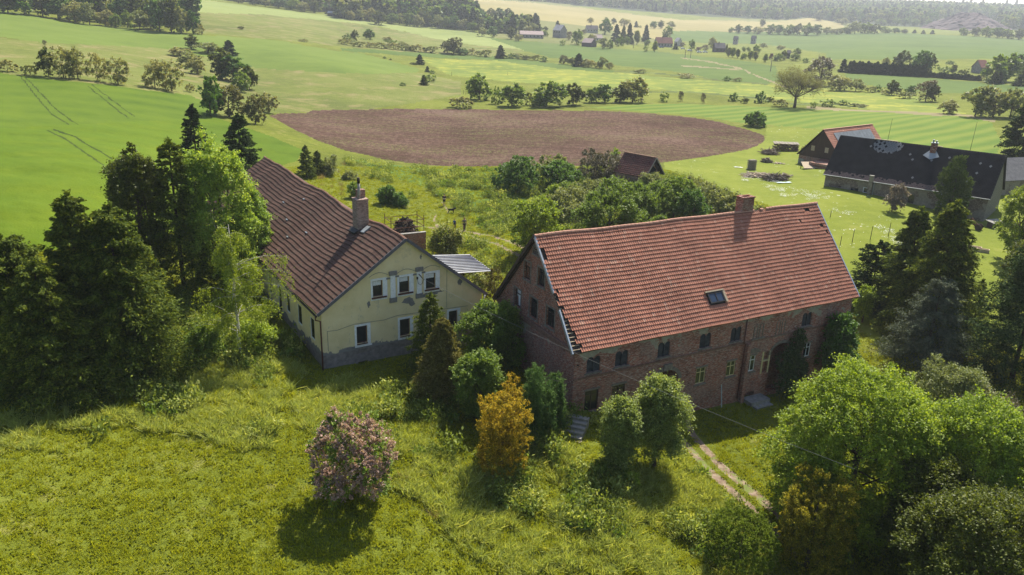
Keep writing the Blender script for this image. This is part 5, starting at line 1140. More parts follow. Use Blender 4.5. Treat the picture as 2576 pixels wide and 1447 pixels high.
# garden behind
MID = [('walnut_tree','dark round walnut bush nearest the path',1303,478,405,128,'walnut',1500,.24,0),('walnut_tree','dark walnut bush touching the brown thicket',1402,478,407,100,'walnut',1200,.24,1),
 ('shrub','tall pale shrub behind the two walnut bushes',1385,442,390,85,'greygreen',700,.25,2),('thicket','brown leafless thicket beside the little barn',1500,455,384,120,'brown',1200,.2,3),('thicket','brown thicket creeping up to the little barn wall',1555,462,402,75,'brown',700,.2,4),
 ('sapling','bright shoot rising above the brown thicket',1543,440,367,26,'lime',220,.2,5),('broadleaf_tree','young lime-green tree standing beside the bend of the dirt path',1350,645,487,125,'lime',1700,.19,6),
 ('shrub','silvery shrub above the lime-green tree by the path',1428,548,470,95,'greygreen',900,.2,7),('shrub','thin upright shoots left of the silvery shrub',1392,530,455,40,'lime',260,.2,8),('broadleaf_tree','broad fresh green tree in the middle of the garden',1530,610,462,160,'green',2600,.19,9),
 ('shrub','small round bush just behind the brick ridge',1503,602,552,55,'green',500,.18,10),('shrub','rough hazel shrub left of the little barn gable',1480,500,448,75,'greygreen',600,.2,11),
 ('broadleaf_tree','bright garden tree just right of the broad fresh green tree',1600,570,458,95,'green',1100,.2,12),('thuja','almost black thuja in the garden',1641,548,478,56,'juniper',1300,.16,13),
 ('broadleaf_tree','yellow-green tree right of the black thuja',1693,560,446,105,'green',1400,.2,14),('shrub','dark green shrub between the yellow-green tree and the chimney',1738,580,470,75,'walnut',900,.2,15),
 ('shrub','silver leaved shrub behind the yellow-green tree',1740,500,446,90,'greygreen',800,.2,16),('shrub','silver leaved shrub along the soil bed',1800,540,468,95,'greygreen',900,.2,17),('shrub','last silver leaved shrub left of the chimney',1845,560,486,80,'greygreen',800,.2,18),
 ('shrub','low bright bush under the silver shrubs',1775,600,545,60,'lime',500,.18,19),('shrub','low bush partly behind the brick chimney',1900,570,515,70,'greygreen',500,.18,20),('shrub','green bush at the garden edge below the black thuja',1660,600,540,60,'green',450,.18,21),
 ('sapling','grey seedling tree in front of the little barn',1625,500,425,34,'greygreen',260,.18,22),
 ('broadleaf_tree','leafy elder by the path behind the cream house',1120,648,560,74,'blossom',1500,.17,23),('shrub','white flowering shrub below the sheet metal roof',1190,722,672,88,'blossom',700,.16,24),
 ('thuja','dark thuja between the metal roof and the brick gable',1243,772,680,50,'olive',900,.15,25),('shrub','dark bush in the meadow behind the chimney stack',972,515,462,46,'walnut',400,.2,26),('shrub','smaller dark bush next to the one behind the chimney stack',1005,520,483,38,'walnut',260,.2,27),
 ('spruce','tallest little spruce at the near tip of the ploughed field',772,448,365,46,'SP',0,.25,28),('spruce','second little spruce at the near tip of the ploughed field',800,440,380,40,'SP',0,.25,29),('shrub','pale bush beside the two little spruces',832,440,385,42,'greygreen',400,.2,30),
 ('shrub','bushes in the hollow behind the brown ridge',880,452,430,40,'greygreen',200,.2,31),('shrub','low shrub left of the flue chimney',893,500,455,34,'green',200,.2,32),
 ('bush','solitary dark bush at the far tip of the ploughed field',1896,318,283,54,'walnut',900,.3,33),
 ('shrub','pale hazel filling the gap left of the broad fresh green tree',1470,575,500,90,'greygreen',900,.2,36),('shrub','silvery thicket shrub right above the brick ridge',1580,610,540,80,'greygreen',700,.2,37),('shrub','fresh green shrub nestled under the dark walnut bush',1430,500,452,60,'green',500,.2,38),
 ('shrub','dense shrub below the little barn gable',1660,515,458,80,'green',700,.2,39),('shrub','thick green shrub behind the black thuja',1640,480,440,60,'greygreen',500,.2,40),('shrub','yellowish shrub in the thicket left of the little barn',1545,485,448,70,'green',600,.2,41),('shrub','low weeds shrub near the ridge end behind the brick roof',1420,625,575,70,'green',500,.18,42),
 ('shrub','yellowish weeds clump by the little barn door',1580,520,470,60,'green',400,.2,34),('shrub','hedge bush behind the walnut bushes',1440,470,420,50,'walnut',400,.2,35)]
for (nm, lb, px, py, pt, w, mt, ns, ls, sd_) in MID:
    if mt == 'SP': near_tree(nm, lb, px, py, pt, w, 'conifer', 'spruce', 200+sd_, whorls=20, nb=7, ns=7, nleaf=10, ls=ls, pw=.8, rag=.3)
    elif nm == 'thuja': near_tree(nm, lb, px, py, pt, w, 'plume', mt, 200+sd_, np_=4, rr=.5, nspray=ns, nleaf=13, ls=ls, slen=.4, upbias=1., inner=.75, droop=0., lw=.4)
    else: near_tree(nm, lb, px, py, pt, w*1.22, 'broad', mt, 200+sd_, nspray=int(ns*1.5), nleaf=12, ls=ls, h0=-.2 if nm != 'sapling' else .4, k=16, rr=.38, slen=.7, taper=.2)
# ivy clinging to the brick front
def on_front(u, v, z):
    c, s = math.cos(BYAW), math.sin(BYAW); y = Y0-v; return np.array([BRO[0]+u*c-y*s, BRO[1]+u*s+y*c, BRO[2]+z])
def ivy(nm, label, blobs, n, seed, mat='ivy'):
    rng = np.random.default_rng(seed); B = []; D = []
    nrm = on_front(0, 1, 0)-on_front(0, 0, 0)
    for (u, v, z, ru, rv, rz_) in blobs:
        k = int(n*ru*rz_/sum(b[3]*b[5] for b in blobs)); a = rng.random(k)*6.283; r = np.sqrt(rng.random(k))
        for i in range(k):
            d = r[i]; B.append(on_front(u+ru*d*math.cos(a[i]), max(.03, v+rv*math.sqrt(max(0, 1-d*d))*rng.uniform(.8, 1.05)), z+rz_*d*math.sin(a[i]))); D.append(nrm*.6+rng.normal(0, .5, 3)+[0, 0, .1])
    B = np.array(B); D = unit(np.array(D)); V, Fq = quads(sprays(B, D, np.full(len(B), .4), 13, .13, .85, .5, .5, rng, .3))
    o = link(nm, mesh_np(nm, V, Fq, LM[mat])); tag(o, label, 'climbing plant'); return o
ivy('ivy', 'dark ivy hanging over the right-hand arched porch', [(22.6, .25, .1, 1.3, .7, 1.5), (23.7, .2, 1.8, .8, .4, 1.1), (24.0, .3, -.8, 1.0, .8, 1.2), (22.2, .8, -1.6, 1.3, .8, 1.0)], 900, 5)
P = on_front(28.2, 1.3, 0); P[2] = G(P[0], P[1])
tm, cm = broad('w', 7.4, 4.0, 'walnut', 2300, 14, .16, h0=.2, k=20, seed=300, slen=.6); place('broadleaf_tree', 'dark green tree against the right end of the brick front', 'tree', P, tm, cm)

# ================================================================== middle distance and far trees (shared prototypes, every tree an object)
def proto(kind, mat, seed, ls, nspray, nleaf=9, **k):
    """unit-sized tree: height 10, width given"""
    if kind == 'spruce': return conifer('p', 10, k.pop('w', 4.6), mat, seed=seed, whorls=k.pop('whorls', 15), nb=7, ns=5, nleaf=nleaf, ls=ls, pw=.8, rag=.25)
    return broad('p', 10, k.pop('w', 9.), mat, seed=seed, nspray=nspray, nleaf=nleaf, ls=ls, h0=k.pop('h0', -.3), slen=k.pop('slen', 1.3), **k)
KIND = {
 'round': ('round leafy tree', 'broadleaf_tree', [proto('b', 'green', 401, .62, 620, k=16), proto('b', 'green', 402, .62, 620, k=12, rr=.5)], 9.),
 'dark': ('dark leafy tree', 'broadleaf_tree', [proto('b', 'darkleaf', 403, .62, 620, k=16), proto('b', 'walnut', 404, .62, 620, k=13)], 9.),
 'pale': ('pale willow', 'willow_tree', [proto('b', 'pale', 405, .55, 620, k=18, rr=.4), proto('b', 'greygreen', 406, .55, 620, k=18)], 9.),
 'will': ('spreading willow', 'willow_tree', [proto('b', 'pale', 407, .42, 700, k=24, rr=.32, inner=.45, w=11), proto('b', 'pale', 408, .42, 660, k=22, rr=.3, inner=.45, w=11)], 11.),
 'bronze': ('bronze green tree', 'broadleaf_tree', [proto('b', 'bronze', 409, .5, 700, k=18, rr=.36)], 9.),
 'brown': ('brown tree', 'broadleaf_tree', [proto('b', 'brown', 410, .4, 620, k=20, rr=.34, inner=.4)], 9.),
 'tall': ('tall slender tree', 'poplar_tree', [proto('b', 'greygreen', 411, .6, 460, k=14, w=4.5, h0=.6, taper=.4), proto('b', 'birch', 412, .6, 420, k=14, w=4.5, h0=.6, taper=.4)], 4.5),
 'bush': ('low pale bush', 'bush', [proto('b', 'pale', 413, .9, 420, k=14, w=14, h0=-2.5, limbs=False), proto('b', 'greygreen', 414, .9, 420, k=14, w=14, h0=-2.5, limbs=False)], 14.),
 'dbush': ('dark green bush', 'bush', [proto('b', 'walnut', 415, .9, 420, k=14, w=13, h0=-2.5, limbs=False), proto('b', 'darkleaf', 416, .9, 420, k=12, w=13, h0=-2.5, limbs=False)], 13.),
 'gbush': ('fresh green bush', 'bush', [proto('b', 'green', 417, .9, 420, k=14, w=13, h0=-2.5, limbs=False)], 13.),
 'spr': ('pointed spruce', 'spruce_tree', [proto('spruce', 'sprucedark', 418, .95, 0, 8), proto('spruce', 'spruce', 419, .95, 0, 8)], 4.6),
 'red': ('purple tree', 'broadleaf_tree', [proto('b', 'redleaf', 420, .6, 420, k=12)], 9.),
}
FAR = [  # group phrase, [(kind, px, base py, top py, width)]
 ('in the willow row beyond the bright left crop', [('dark',123,193,123,44),('will',160,197,117,70),('will',197,200,117,66),('will',247,205,133,48),('will',297,213,143,66),('will',390,222,150,60),('will',433,230,150,76),('bush',20,181,150,60),('bush',77,190,163,46),('bush',477,232,210,26)]),
 ('in the thicket above the maple clump', [('dark',483,124,90,42),('pale',453,143,117,50),('pale',523,134,107,62),('pale',477,168,130,56),('pale',497,187,140,46),('spr',577,140,103,34),('dark',560,200,127,75),('dark',590,206,140,70),('dark',627,227,170,42),('dark',530,292,193,56),('bronze',577,294,210,82),('bronze',643,313,233,52),('pale',677,284,230,44),('round',605,232,178,44)]),
 ('dotted on the rough upper left slope', [('brown',113,115,100,10),('dbush',265,43,33,7),('dbush',350,63,53,10),('dbush',500,63,52,12),('dbush',608,75,64,16)]),
 ('along the edge of the top left wood', [('dark',20,34,-30,60),('dark',62,38,-26,60),('dark',108,42,-22,56),('dark',150,48,-16,56),('pale',190,57,0,56),('pale',226,63,6,46),('pale',266,66,22,44),('round',292,69,32,28),('round',322,71,28,30),('pale',352,75,25,48),('dark',402,79,-8,62),('dark',432,82,-8,60),('pale',456,84,16,48),('dark',487,86,26,26),('bush',502,87,60,34),('dark',380,74,5,50),('dark',310,60,-14,50),('dark',245,50,-20,50)]),
 ('before the wood behind the distant farm', [('pale',600,9,-24,36),('dark',636,13,-20,36),('pale',668,17,-12,32),('dark',700,21,-8,36),('round',735,25,-4,36),('pale',765,30,3,32),('dark',790,33,2,30),('dark',815,30,4,22),('spr',822,36,20,8)]),
 ('beside the long pale hay field', [('dark',952,63,29,43),('dbush',1040,67,60,8),('dbush',1068,69,64,7)]),
 ('along the lower edge of the central wood', [('pale',880,50,26,26),('pale',905,52,24,30),('pale',930,54,18,34),('round',985,60,32,28),('pale',1005,62,34,24),('round',1030,66,30,28),('pale',1052,68,36,26),('dark',1075,68,34,26),('pale',1100,72,36,28),('round',1120,72,38,26),('dark',1142,74,40,28),('pale',1165,76,46,28),('round',1188,80,56,26),('dark',1206,82,60,22),('spr',1178,70,40,14),('pale',1212,92,68,24),('dark',1240,94,67,26),('spr',1245,80,58,9)]),
 ('in the copse right of the central wood', [('dark',1190,44,18,26),('dark',1212,46,22,26),('dark',1235,47,22,26),('dark',1258,47,20,26),('dark',1278,46,22,24)]),
 ('in the pale hedge winding across the valley', [('bush',866,112,96,40),('dbush',873,100,85,22),('dark',893,104,77,20),('dark',931,100,74,27),('bush',900,118,104,40),('bush',930,120,106,40),('bush',960,122,106,40),('pale',975,106,91,20),('gbush',985,114,98,34),('bush',990,125,108,42),('pale',1010,116,104,22),('bush',1020,128,110,40),('dbush',1032,127,116,24),('bush',1052,131,112,44),('bush',1082,133,116,40),('dark',1125,134,104,36),('bronze',1141,137,92,50),('dark',1158,138,122,38),('bush',1188,139,122,36),('bush',1218,143,125,40),('spr',1259,147,115,22),('dbush',1290,148,135,34),('dbush',1318,150,137,34),('bush',1345,152,138,30),('dbush',1366,156,142,22),('bush',1300,143,134,30)]),
 ('on the knoll left of the buttercup meadow', [('spr',1056,163,138,19),('dbush',1042,163,156,20),('dbush',968,148,142,10),('dbush',982,151,147,8),('spr',1075,182,167,10),('dbush',1088,186,176,14),('gbush',1080,205,185,44),('spr',1066,215,190,18),('dbush',1013,217,207,16),('bush',765,106,98,24)]),
 ('just beyond the ploughed field', [('round',1206,252,183,60),('gbush',1248,262,215,36),('round',1288,268,213,64),('bush',1332,265,232,30),('round',1375,268,202,80),('dark',1441,265,213,54),('round',1488,259,222,38),('dark',1520,259,212,46),('dark',1558,259,221,50),('pale',1591,258,190,66),('bush',1165,272,243,64),('gbush',1668,257,230,24),('brown',1712,255,228,14),('brown',1768,261,233,12),('gbush',1350,268,240,30)]),
 ('in the shrub line above the buttercup meadow', [('bronze',1418,162,138,26),('spr',1455,168,136,26),('dark',1440,165,146,24),('pale',1480,170,147,30),('bush',1502,172,155,30),('pale',1515,173,143,24),('pale',1532,174,155,18),('bush',1608,185,174,36),('bush',1727,197,184,44),('dbush',1830,205,192,20),('bush',1852,206,195,28)]),
 ('in the hollow beyond the striped crop', [('dbush',1846,256,234,28),('dbush',1873,261,243,20),('dbush',1914,260,231,34),('dbush',1938,257,241,20),('bush',1965,268,250,40),('gbush',2046,272,255,20),('gbush',2082,269,248,42),('dbush',2122,265,252,26),('dbush',2158,269,260,40),('pale',2110,228,187,54),('pale',2152,230,198,36),('bush',2188,233,217,30),('dbush',2207,232,214,20),('bush',2225,238,226,26),('dark',2242,240,204,38),('bush',2277,248,231,46),('dark',2292,240,215,28),('brown',2328,256,199,52),('dark',2345,256,215,30),('pale',2387,286,250,44),('pale',2452,293,216,66),('pale',2497,295,214,74),('pale',2540,297,222,60)]),
 ('around the spruce hedges on the right', [('spr',2120,182,150,20),('pale',2226,170,143,20),('dark',2268,176,130,42),('dark',2310,186,128,44),('dark',2333,187,136,36),('dbush',2388,162,153,26),('gbush',2375,186,165,40),('tall',2396,187,160,14),('dbush',2425,190,172,24),('round',2500,208,135,60),('round',2530,206,138,56),('spr',2500,212,180,24),('spr',2512,212,182,18),('spr',2567,217,178,30),('bush',2474,204,187,28),('dark',2565,190,138,50)]),
 ('around the far village houses', [('dark',1285,99,70,26),('pale',1304,104,84,20),('pale',1308,84,63,18),('pale',1325,83,61,22),('pale',1342,82,58,22),('dark',1360,78,67,12),('dark',1372,79,67,12),('round',1372,92,75,16),('spr',1402,72,53,12),('spr',1409,96,84,5),('gbush',1415,115,99,18),('brown',1431,101,78,20),('round',1451,113,76,28),('brown',1469,87,73,14),('dark',1521,87,48,29),('pale',1489,106,84,18),('pale',1516,123,95,30),('round',1534,123,98,16),('spr',1549,105,63,19),('spr',1567,108,67,16),('spr',1582,108,60,17),('spr',1588,112,92,9),('round',1552,118,96,14),('round',1564,116,90,12),('round',1578,113,92,15),('tall',1602,113,73,14),('spr',1624,104,64,16),('round',1627,116,99,14),('gbush',1624,131,113,12),('tall',1647,131,102,13)]),
 ('on the yellow field above the village', [('pale',1486,58,43,17),('pale',1524,58,43,12),('dark',1543,61,46,14),('pale',1571,65,45,24),('spr',1600,69,54,9),('dark',1645,72,54,20),('dark',1662,72,53,20),('pale',1687,71,53,20),('dbush',1610,70,64,8)]),
 ('in gardens at the village\'s right end', [('round',1676,102,63,24),('spr',1699,125,110,12),('brown',1715,119,106,18),('round',1740,128,101,16),('pale',1790,121,92,22),('red',1756,129,118,16),('brown',1773,129,112,20),('spr',1827,133,112,8),('tall',1832,144,117,12),('tall',1843,145,118,12),('tall',1855,147,121,11),('round',1869,150,133,16),('tall',1887,151,126,13),('tall',1900,153,126,12),('round',1871,130,118,11),('round',1883,130,118,10),('round',1902,140,114,18),('tall',1925,157,134,12),('red',1939,150,134,13),('round',1955,154,133,22),('dark',1971,152,128,18),('pale',1964,126,113,18),('pale',1921,121,108,20),('round',2000,154,136,26),('round',2005,136,120,20),('dbush',2025,158,146,18),('pale',1985,140,126,14)]),
 ('in the belt above the wide green field', [('round',1838,83,68,12),('dark',1857,84,63,24),('dark',1880,84,65,24),('pale',1907,86,66,26),('dark',1917,68,49,16),('round',1937,87,62,28),('dark',1960,87,63,26),('round',1984,88,61,30),('dark',2006,88,63,26),('round',2030,89,62,30),('dark',2055,89,62,28),('pale',2080,87,68,28),('pale',2104,87,70,26),('round',2128,86,68,26),('pale',2150,86,54,36),('round',2176,85,58,36),('dark',2200,85,62,30),('round',2226,84,66,26),('spr',2012,70,59,10),('spr',2034,70,57,10),('dark',2250,84,70,24),('dark',2275,85,74,20)]),
 ('of the three on the yellow hilltop', [('dark',2059,52,31,29),('dark',2086,52,34,18),('dark',2108,58,32,24)]),
 ('in the woodland fringe at upper right', [('round',2423,90,69,20),('dark',2455,92,70,30),('round',2480,94,68,30),('dark',2508,96,70,32),('round',2535,98,72,30),('dark',2562,100,74,30),('spr',2322,86,76,9),('spr',2345,86,76,9),('spr',2300,84,75,9)]),
 ('in the tree row left of the spoil heap', [('pale',2118,62,44,26),('round',2215,65,46,24),('dark',2236,65,44,22),('round',2255,66,46,22),('dark',2276,66,46,22),('round',2297,66,46,24),('dark',2318,66,47,20),('round',2334,64,48,16)]),
]
def ordw(i):
    b = ['first', 'second', 'third', 'fourth', 'fifth', 'sixth', 'seventh', 'eighth', 'ninth', 'tenth', 'eleventh', 'twelfth', 'thirteenth', 'fourteenth', 'fifteenth', 'sixteenth', 'seventeenth', 'eighteenth', 'nineteenth', 'twentieth']
    return b[i] if i < 20 else 'twenty-'+b[i-20]
roots = {}
def far_tree(kind, px, py, pt, w, label, group, i):
    look, nm, pr, pw_ = KIND[kind]; P = gp(px, py); h, wd = dims(P, pt, w); v = i % len(pr); key = (kind, v)
    if key not in roots:
        t = thing(nm, label, 'bush' if nm == 'bush' else 'tree', tuple(P), 0, group); link('trunk', pr[v][0], t); link('crown', pr[v][1], t); roots[key] = t
    else:
        t = copy_tree(roots[key]); t.name = nm; t['label'] = label; t['group'] = group
    P[2] -= .02*h
    t.location = tuple(P); t.rotation_euler = (0, 0, (px*7.3+py*3.1) % 6.28)
    sx = wd*1.16/pw_; t.scale = (sx, sx, h*1.04/10)
    return t
for place_, lst in FAR:
    cnt = {}
    for e in lst: cnt.setdefault(e[0], []).append(e)
    for k, es in cnt.items():
        es.sort(key=lambda e: e[1]); n_ = len(es)
        for i, e in enumerate(es):
            if n_ == 1: lb = f'{KIND[k][0]} {place_}'
            elif n_ == 3 and 'three' in place_: lb = f'{["leftmost", "middle", "rightmost"][i]} {KIND[k][0]} {place_}'
            else: lb = f'{ordw(i)} {KIND[k][0]} from the left {place_}'
            far_tree(k, *e[1:], lb, 'trees '+place_, i)
# clipped spruce hedges: every spruce its own
for i, x in enumerate(np.linspace(2136, 2322, 26)):
    b = 184+(x-2136)*.055; far_tree('spr', float(x), float(b), float(b-29-3*math.sin(i*2.3)), 17, f'{ordw(i) if i < 29 else "last"} dark spruce from the left in the tall clipped hedge', 'spruces of the tall hedge', 0)
for i, x in enumerate(np.linspace(2330, 2460, 16)):
    b = 195+(x-2330)*.07; far_tree('spr', float(x), float(b), float(b-14-2*math.sin(i*1.7)), 15, f'{ordw(i)} little spruce from the left in the low spruce hedge', 'spruces of the low hedge', 0)
# the big bare crowned oak
def bigoak():
    P = gp(1998, 271); h = top_h(P, 168); w = 112*mpp(P); rng = np.random.default_rng(77); mb = MB(); B = []; D = []; Ln = []
    mb.tube([(0, 0, -.5), (.1, 0, h*.12), (0, .1, h*.28)], [.55, .42, .36], 8)
    def grow(s, d, L_, r, lev):
        e = s+d*L_; m_ = (s+e)/2+rng.normal(0, .06*L_, 3); mb.tube([s, m_, e], [r, r*.8, r*.6], 5 if lev < 2 else 3, False)
        if lev >= 3:
            for _ in range(7): B.append(s+(e-s)*rng.random()); D.append(d+rng.normal(0, .5, 3)); Ln.append(L_*.7)
            return
        for _ in range(5 if lev < 2 else 4):
            nd = unit(d+rng.normal(0, .50, 3)+np.array([0, 0, .05])); grow(e if rng.random() < .6 else m_, nd, L_*.66, r*.55, lev+1)
    for q in range(9):
        a = 6.283*q/9+rng.random()*.4; el = rng.uniform(.35, 1.25); grow(np.array([0, 0, h*.25]), np.array([math.cos(a)*math.cos(el), math.sin(a)*math.cos(el), math.sin(el)]), h*.30, .19, 0)
    V, Fq = quads(sprays(np.array(B), unit(np.array(D)), np.array(Ln), 4, .16, .7, .6, .1, rng, .5))
    k = .5*w/np.percentile(np.abs(V[:, :2]), 97); V[:, :2] *= k; V[:, 2] *= h/np.percentile(V[:, 2], 99.7)
    zs = h/np.percentile(V[:, 2], 99.7)
    t = thing('oak_tree', 'big wide oak with barely opened brown leaves in the valley on the right', 'tree', tuple(P)); tr = mb.build('trunk', M['bark'], t, True)
    link('crown', mesh_np('crown', V, Fq, LM['bronze']), t)
bigoak()
far_tree('brown', 2063, 216, 140, 74, 'second wide brown oak behind the big wide oak', 'oaks in the valley', 0)

# ---- woods that read as one mass: one stuff object each, instanced trees
def gn_scatter(name, pts, rots, scl, protos, label, kind='stuff', parent=None):
    """points mesh + geometry nodes that put a random prototype on every point"""
    col = bpy.data.collections.new(name+'_kinds')
    for q in protos: col.objects.link(q)
    me = bpy.data.meshes.new(name); me.vertices.add(len(pts)); me.vertices.foreach_set('co', np.asarray(pts, np.float32).ravel())
    a = me.attributes.new('rot', 'FLOAT_VECTOR', 'POINT'); a.data.foreach_set('vector', np.asarray(rots, np.float32).ravel())
    a = me.attributes.new('scl', 'FLOAT_VECTOR', 'POINT'); a.data.foreach_set('vector', np.asarray(scl, np.float32).ravel())
    o = link(name, me); md = o.modifiers.new('scatter', 'NODES'); ng = bpy.data.node_groups.new(name, 'GeometryNodeTree'); md.node_group = ng
    ng.interface.new_socket('Geometry', in_out='INPUT', socket_type='NodeSocketGeometry'); ng.interface.new_socket('Geometry', in_out='OUTPUT', socket_type='NodeSocketGeometry')
    gi = ng.nodes.new('NodeGroupInput'); go = ng.nodes.new('NodeGroupOutput'); ip = ng.nodes.new('GeometryNodeInstanceOnPoints'); ci = ng.nodes.new('GeometryNodeCollectionInfo')
    ci.inputs['Collection'].default_value = col; ci.inputs['Separate Children'].default_value = True; ci.inputs['Reset Children'].default_value = True
    ip.inputs['Pick Instance'].default_value = True
    ra = ng.nodes.new('GeometryNodeInputNamedAttribute'); ra.data_type = 'FLOAT_VECTOR'; ra.inputs['Name'].default_value = 'rot'
    sa = ng.nodes.new('GeometryNodeInputNamedAttribute'); sa.data_type = 'FLOAT_VECTOR'; sa.inputs['Name'].default_value = 'scl'
    L_ = ng.links
    L_.new(gi.outputs[0], ip.inputs['Points']); L_.new(ci.outputs[0], ip.inputs['Instance']); L_.new(ra.outputs[0], ip.inputs['Rotation']); L_.new(sa.outputs[0], ip.inputs['Scale']); L_.new(ip.outputs[0], go.inputs[0])
    if label: o['label'] = label
    o['kind'] = kind; return o
def pobj(name, me): return bpy.data.objects.new(name, me)
def far_crown(mat, seed, sp=False, w=7):
    if sp: return conifer('f', 10, 4.4, mat, seed=seed, whorls=9, nb=6, ns=3, nleaf=5, ls=1.7, pw=.8, lw=.4)[1]
    return broad('f', 10, w, mat, seed=seed, nspray=130, nleaf=6, ls=1.35, h0=-.5, k=9, slen=1.5, limbs=False)[1]
WOOD = [pobj('wood_a', far_crown('darkleaf', 501)), pobj('wood_b', far_crown('green', 502)), pobj('wood_c', far_crown('sprucedark', 503, True)), pobj('wood_d', far_crown('walnut', 504)), pobj('wood_e', far_crown('sprucedark', 505, True)), pobj('wood_f', far_crown('greygreen', 506))]
def wood(name, label, poly, n, h, seed, protos, hj=.25):
    """poly in px: scattered on the ground those pixels see"""
    rng = np.random.default_rng(seed); poly = np.array(poly, float); x0, y0 = poly.min(0); x1, y1 = poly.max(0)
    # build from a ground-space sample so that spacing is even on the land
    c = [ground(x, y) for x, y in poly]; rmin = min(np.hypot(p[0], p[1]) for p in c)*.98; rmax = max(np.hypot(p[0], p[1]) for p in c)*1.02; amin = min(math.atan2(p[0], p[1]) for p in c); amax = max(math.atan2(p[0], p[1]) for p in c)
    m_ = n*8; r = np.sqrt(rng.uniform(rmin**2, rmax**2, m_)); a = rng.uniform(amin, amax, m_); x = r*np.sin(a); y = r*np.cos(a); z = gz(x, y); px, py = project(np.stack([x, y, z], -1)); ok = inpoly(px, py, poly); x, y, z = x[ok][:n], y[ok][:n], z[ok][:n]
    k = len(x); s = h/10*rng.uniform(1-hj, 1+hj, k); sx = s*rng.uniform(.85, 1.15, k)
    return gn_scatter(name, np.stack([x, y, z], -1), np.stack([np.zeros(k), np.zeros(k), rng.random(k)*6.28], -1), np.stack([sx, sx, s], -1), protos, label)
wood('forest', 'dark mixed wood at the top left', [(-200, -40), (-200, 20), (0, 22), (150, 42), (300, 62), (480, 80), (500, 66), (460, 20), (420, -20), (200, -60)], 420, 17, 1, WOOD)
wood('forest', 'wood along the top edge left of centre', [(540, -6), (600, 2), (700, 14), (800, 28), (830, 26), (790, -10), (700, -30), (560, -30)], 420, 17, 2, [WOOD[i] for i in (0, 1, 3, 5)]) if False else None
def far_wood(name, label, a0, a1, r0_, r1_, n, h, seed, mask=None, protos=None):
    rng = np.random.default_rng(seed); r = np.sqrt(rng.uniform(r0_**2, r1_**2, n)); a = rng.uniform(a0, a1, n); x = r*np.sin(a); y = r*np.cos(a); z = gz(x, y)
    if mask is not None:
        px, py = project(np.stack([x, y, z], -1)); k = mask(px, py, r); x, y, z = x[k], y[k], z[k]
    k = len(x); s = h/10*rng.uniform(.75, 1.3, k); sx = s*rng.uniform(.9, 1.2, k)
    return gn_scatter(name, np.stack([x, y, z], -1), np.stack([np.zeros(k), np.zeros(k), rng.random(k)*6.28], -1), np.stack([sx, sx, s], -1), protos or WOOD, label)
def az(px, py=40): d = ray(px, py); return math.atan2(d[0], d[1])
far_wood('forest', 'wooded hills along the horizon', az(1120), az(2900), 1800, 3550, 15000, 19, 11, lambda px, py, r: inpoly(px, py, [(1100, -200), (1100, -8), (1330, 4), (1475, 17), (1608, 35), (1716, 47), (1950, 52), (2043, 44), (2110, 56), (2200, 60), (2340, 60), (2420, 76), (2576, 86), (3000, 100), (3000, -200)]) & ~inpoly(px, py, [(2330, 76), (2345, 60), (2400, 44), (2480, 44), (2530, 74)]))
far_wood('forest', 'central wood above the pale hay field', az(850), az(1200), 820, 1250, 2600, 17, 12, lambda px, py, r: inpoly(px, py, [(845, 48), (900, 10), (930, -12), (1000, -30), (1130, -10), (1180, 30), (1215, 76), (1165, 72), (1100, 68), (1000, 58), (930, 50)]))
far_wood('forest', 'wood behind the farm along the top edge', az(480), az(840), 640, 1500, 2600, 17, 13, lambda px, py, r: inpoly(px, py, [(520, -8), (600, 5), (700, 17), (800, 30), (850, 30), (800, 5), (780, -40), (900, -100), (500, -100)]))
far_wood('forest', 'woodland clothing the ridge beyond the far meadow', az(-200), az(1110), 1700, 2900, 3000, 18, 14, lambda px, py, r: ~inpoly(px, py, [(770, -30), (905, -30), (930, 12), (880, 28), (830, 16)]))
far_wood('forest', 'pale hedgerow wood above the village', az(1200), az(1360), 760, 900, 90, 13, 15, lambda px, py, r: inpoly(px, py, [(1205, 70), (1250, 62), (1360, 66), (1360, 80), (1290, 86), (1215, 84)]))
# skyline trees that stand clear of the ridge
for i, (px, hh) in enumerate([(1660, 22), (1690, 24), (1745, 20), (1985, 24), (2018, 38), (2052, 26), (2068, 24), (2165, 30), (2180, 24), (2320, 24), (2420, 26), (2440, 28), (2470, 24), (2530, 22), (2555, 26), (1560, 22), (1900, 22)]):
    d = ray(px, 20); h_ = math.hypot(d[0], d[1]); rs = 3330.; x, y = d[0]/h_*rs, d[1]/h_*rs
    t = copy_tree(roots[('spr', 0)]) if ('spr', 0) in roots else None
    t.name = 'spruce_tree'; t.location = (x, y, G(x, y)+5); t.scale = (2.6, 2.6, hh/7.); t['group'] = 'tall spruces on the skyline'
    t['label'] = f'{ordw(i)} lone spruce from the left breaking the wooded skyline' if True else ''
sky_ = sorted([o for o in C.objects if o.get('group') == 'tall spruces on the skyline'], key=lambda o: o.location.x/o.location.y)
for i, o in enumerate(sky_): o['label'] = f'{ordw(i)} lone spruce from the left breaking the wooded skyline'
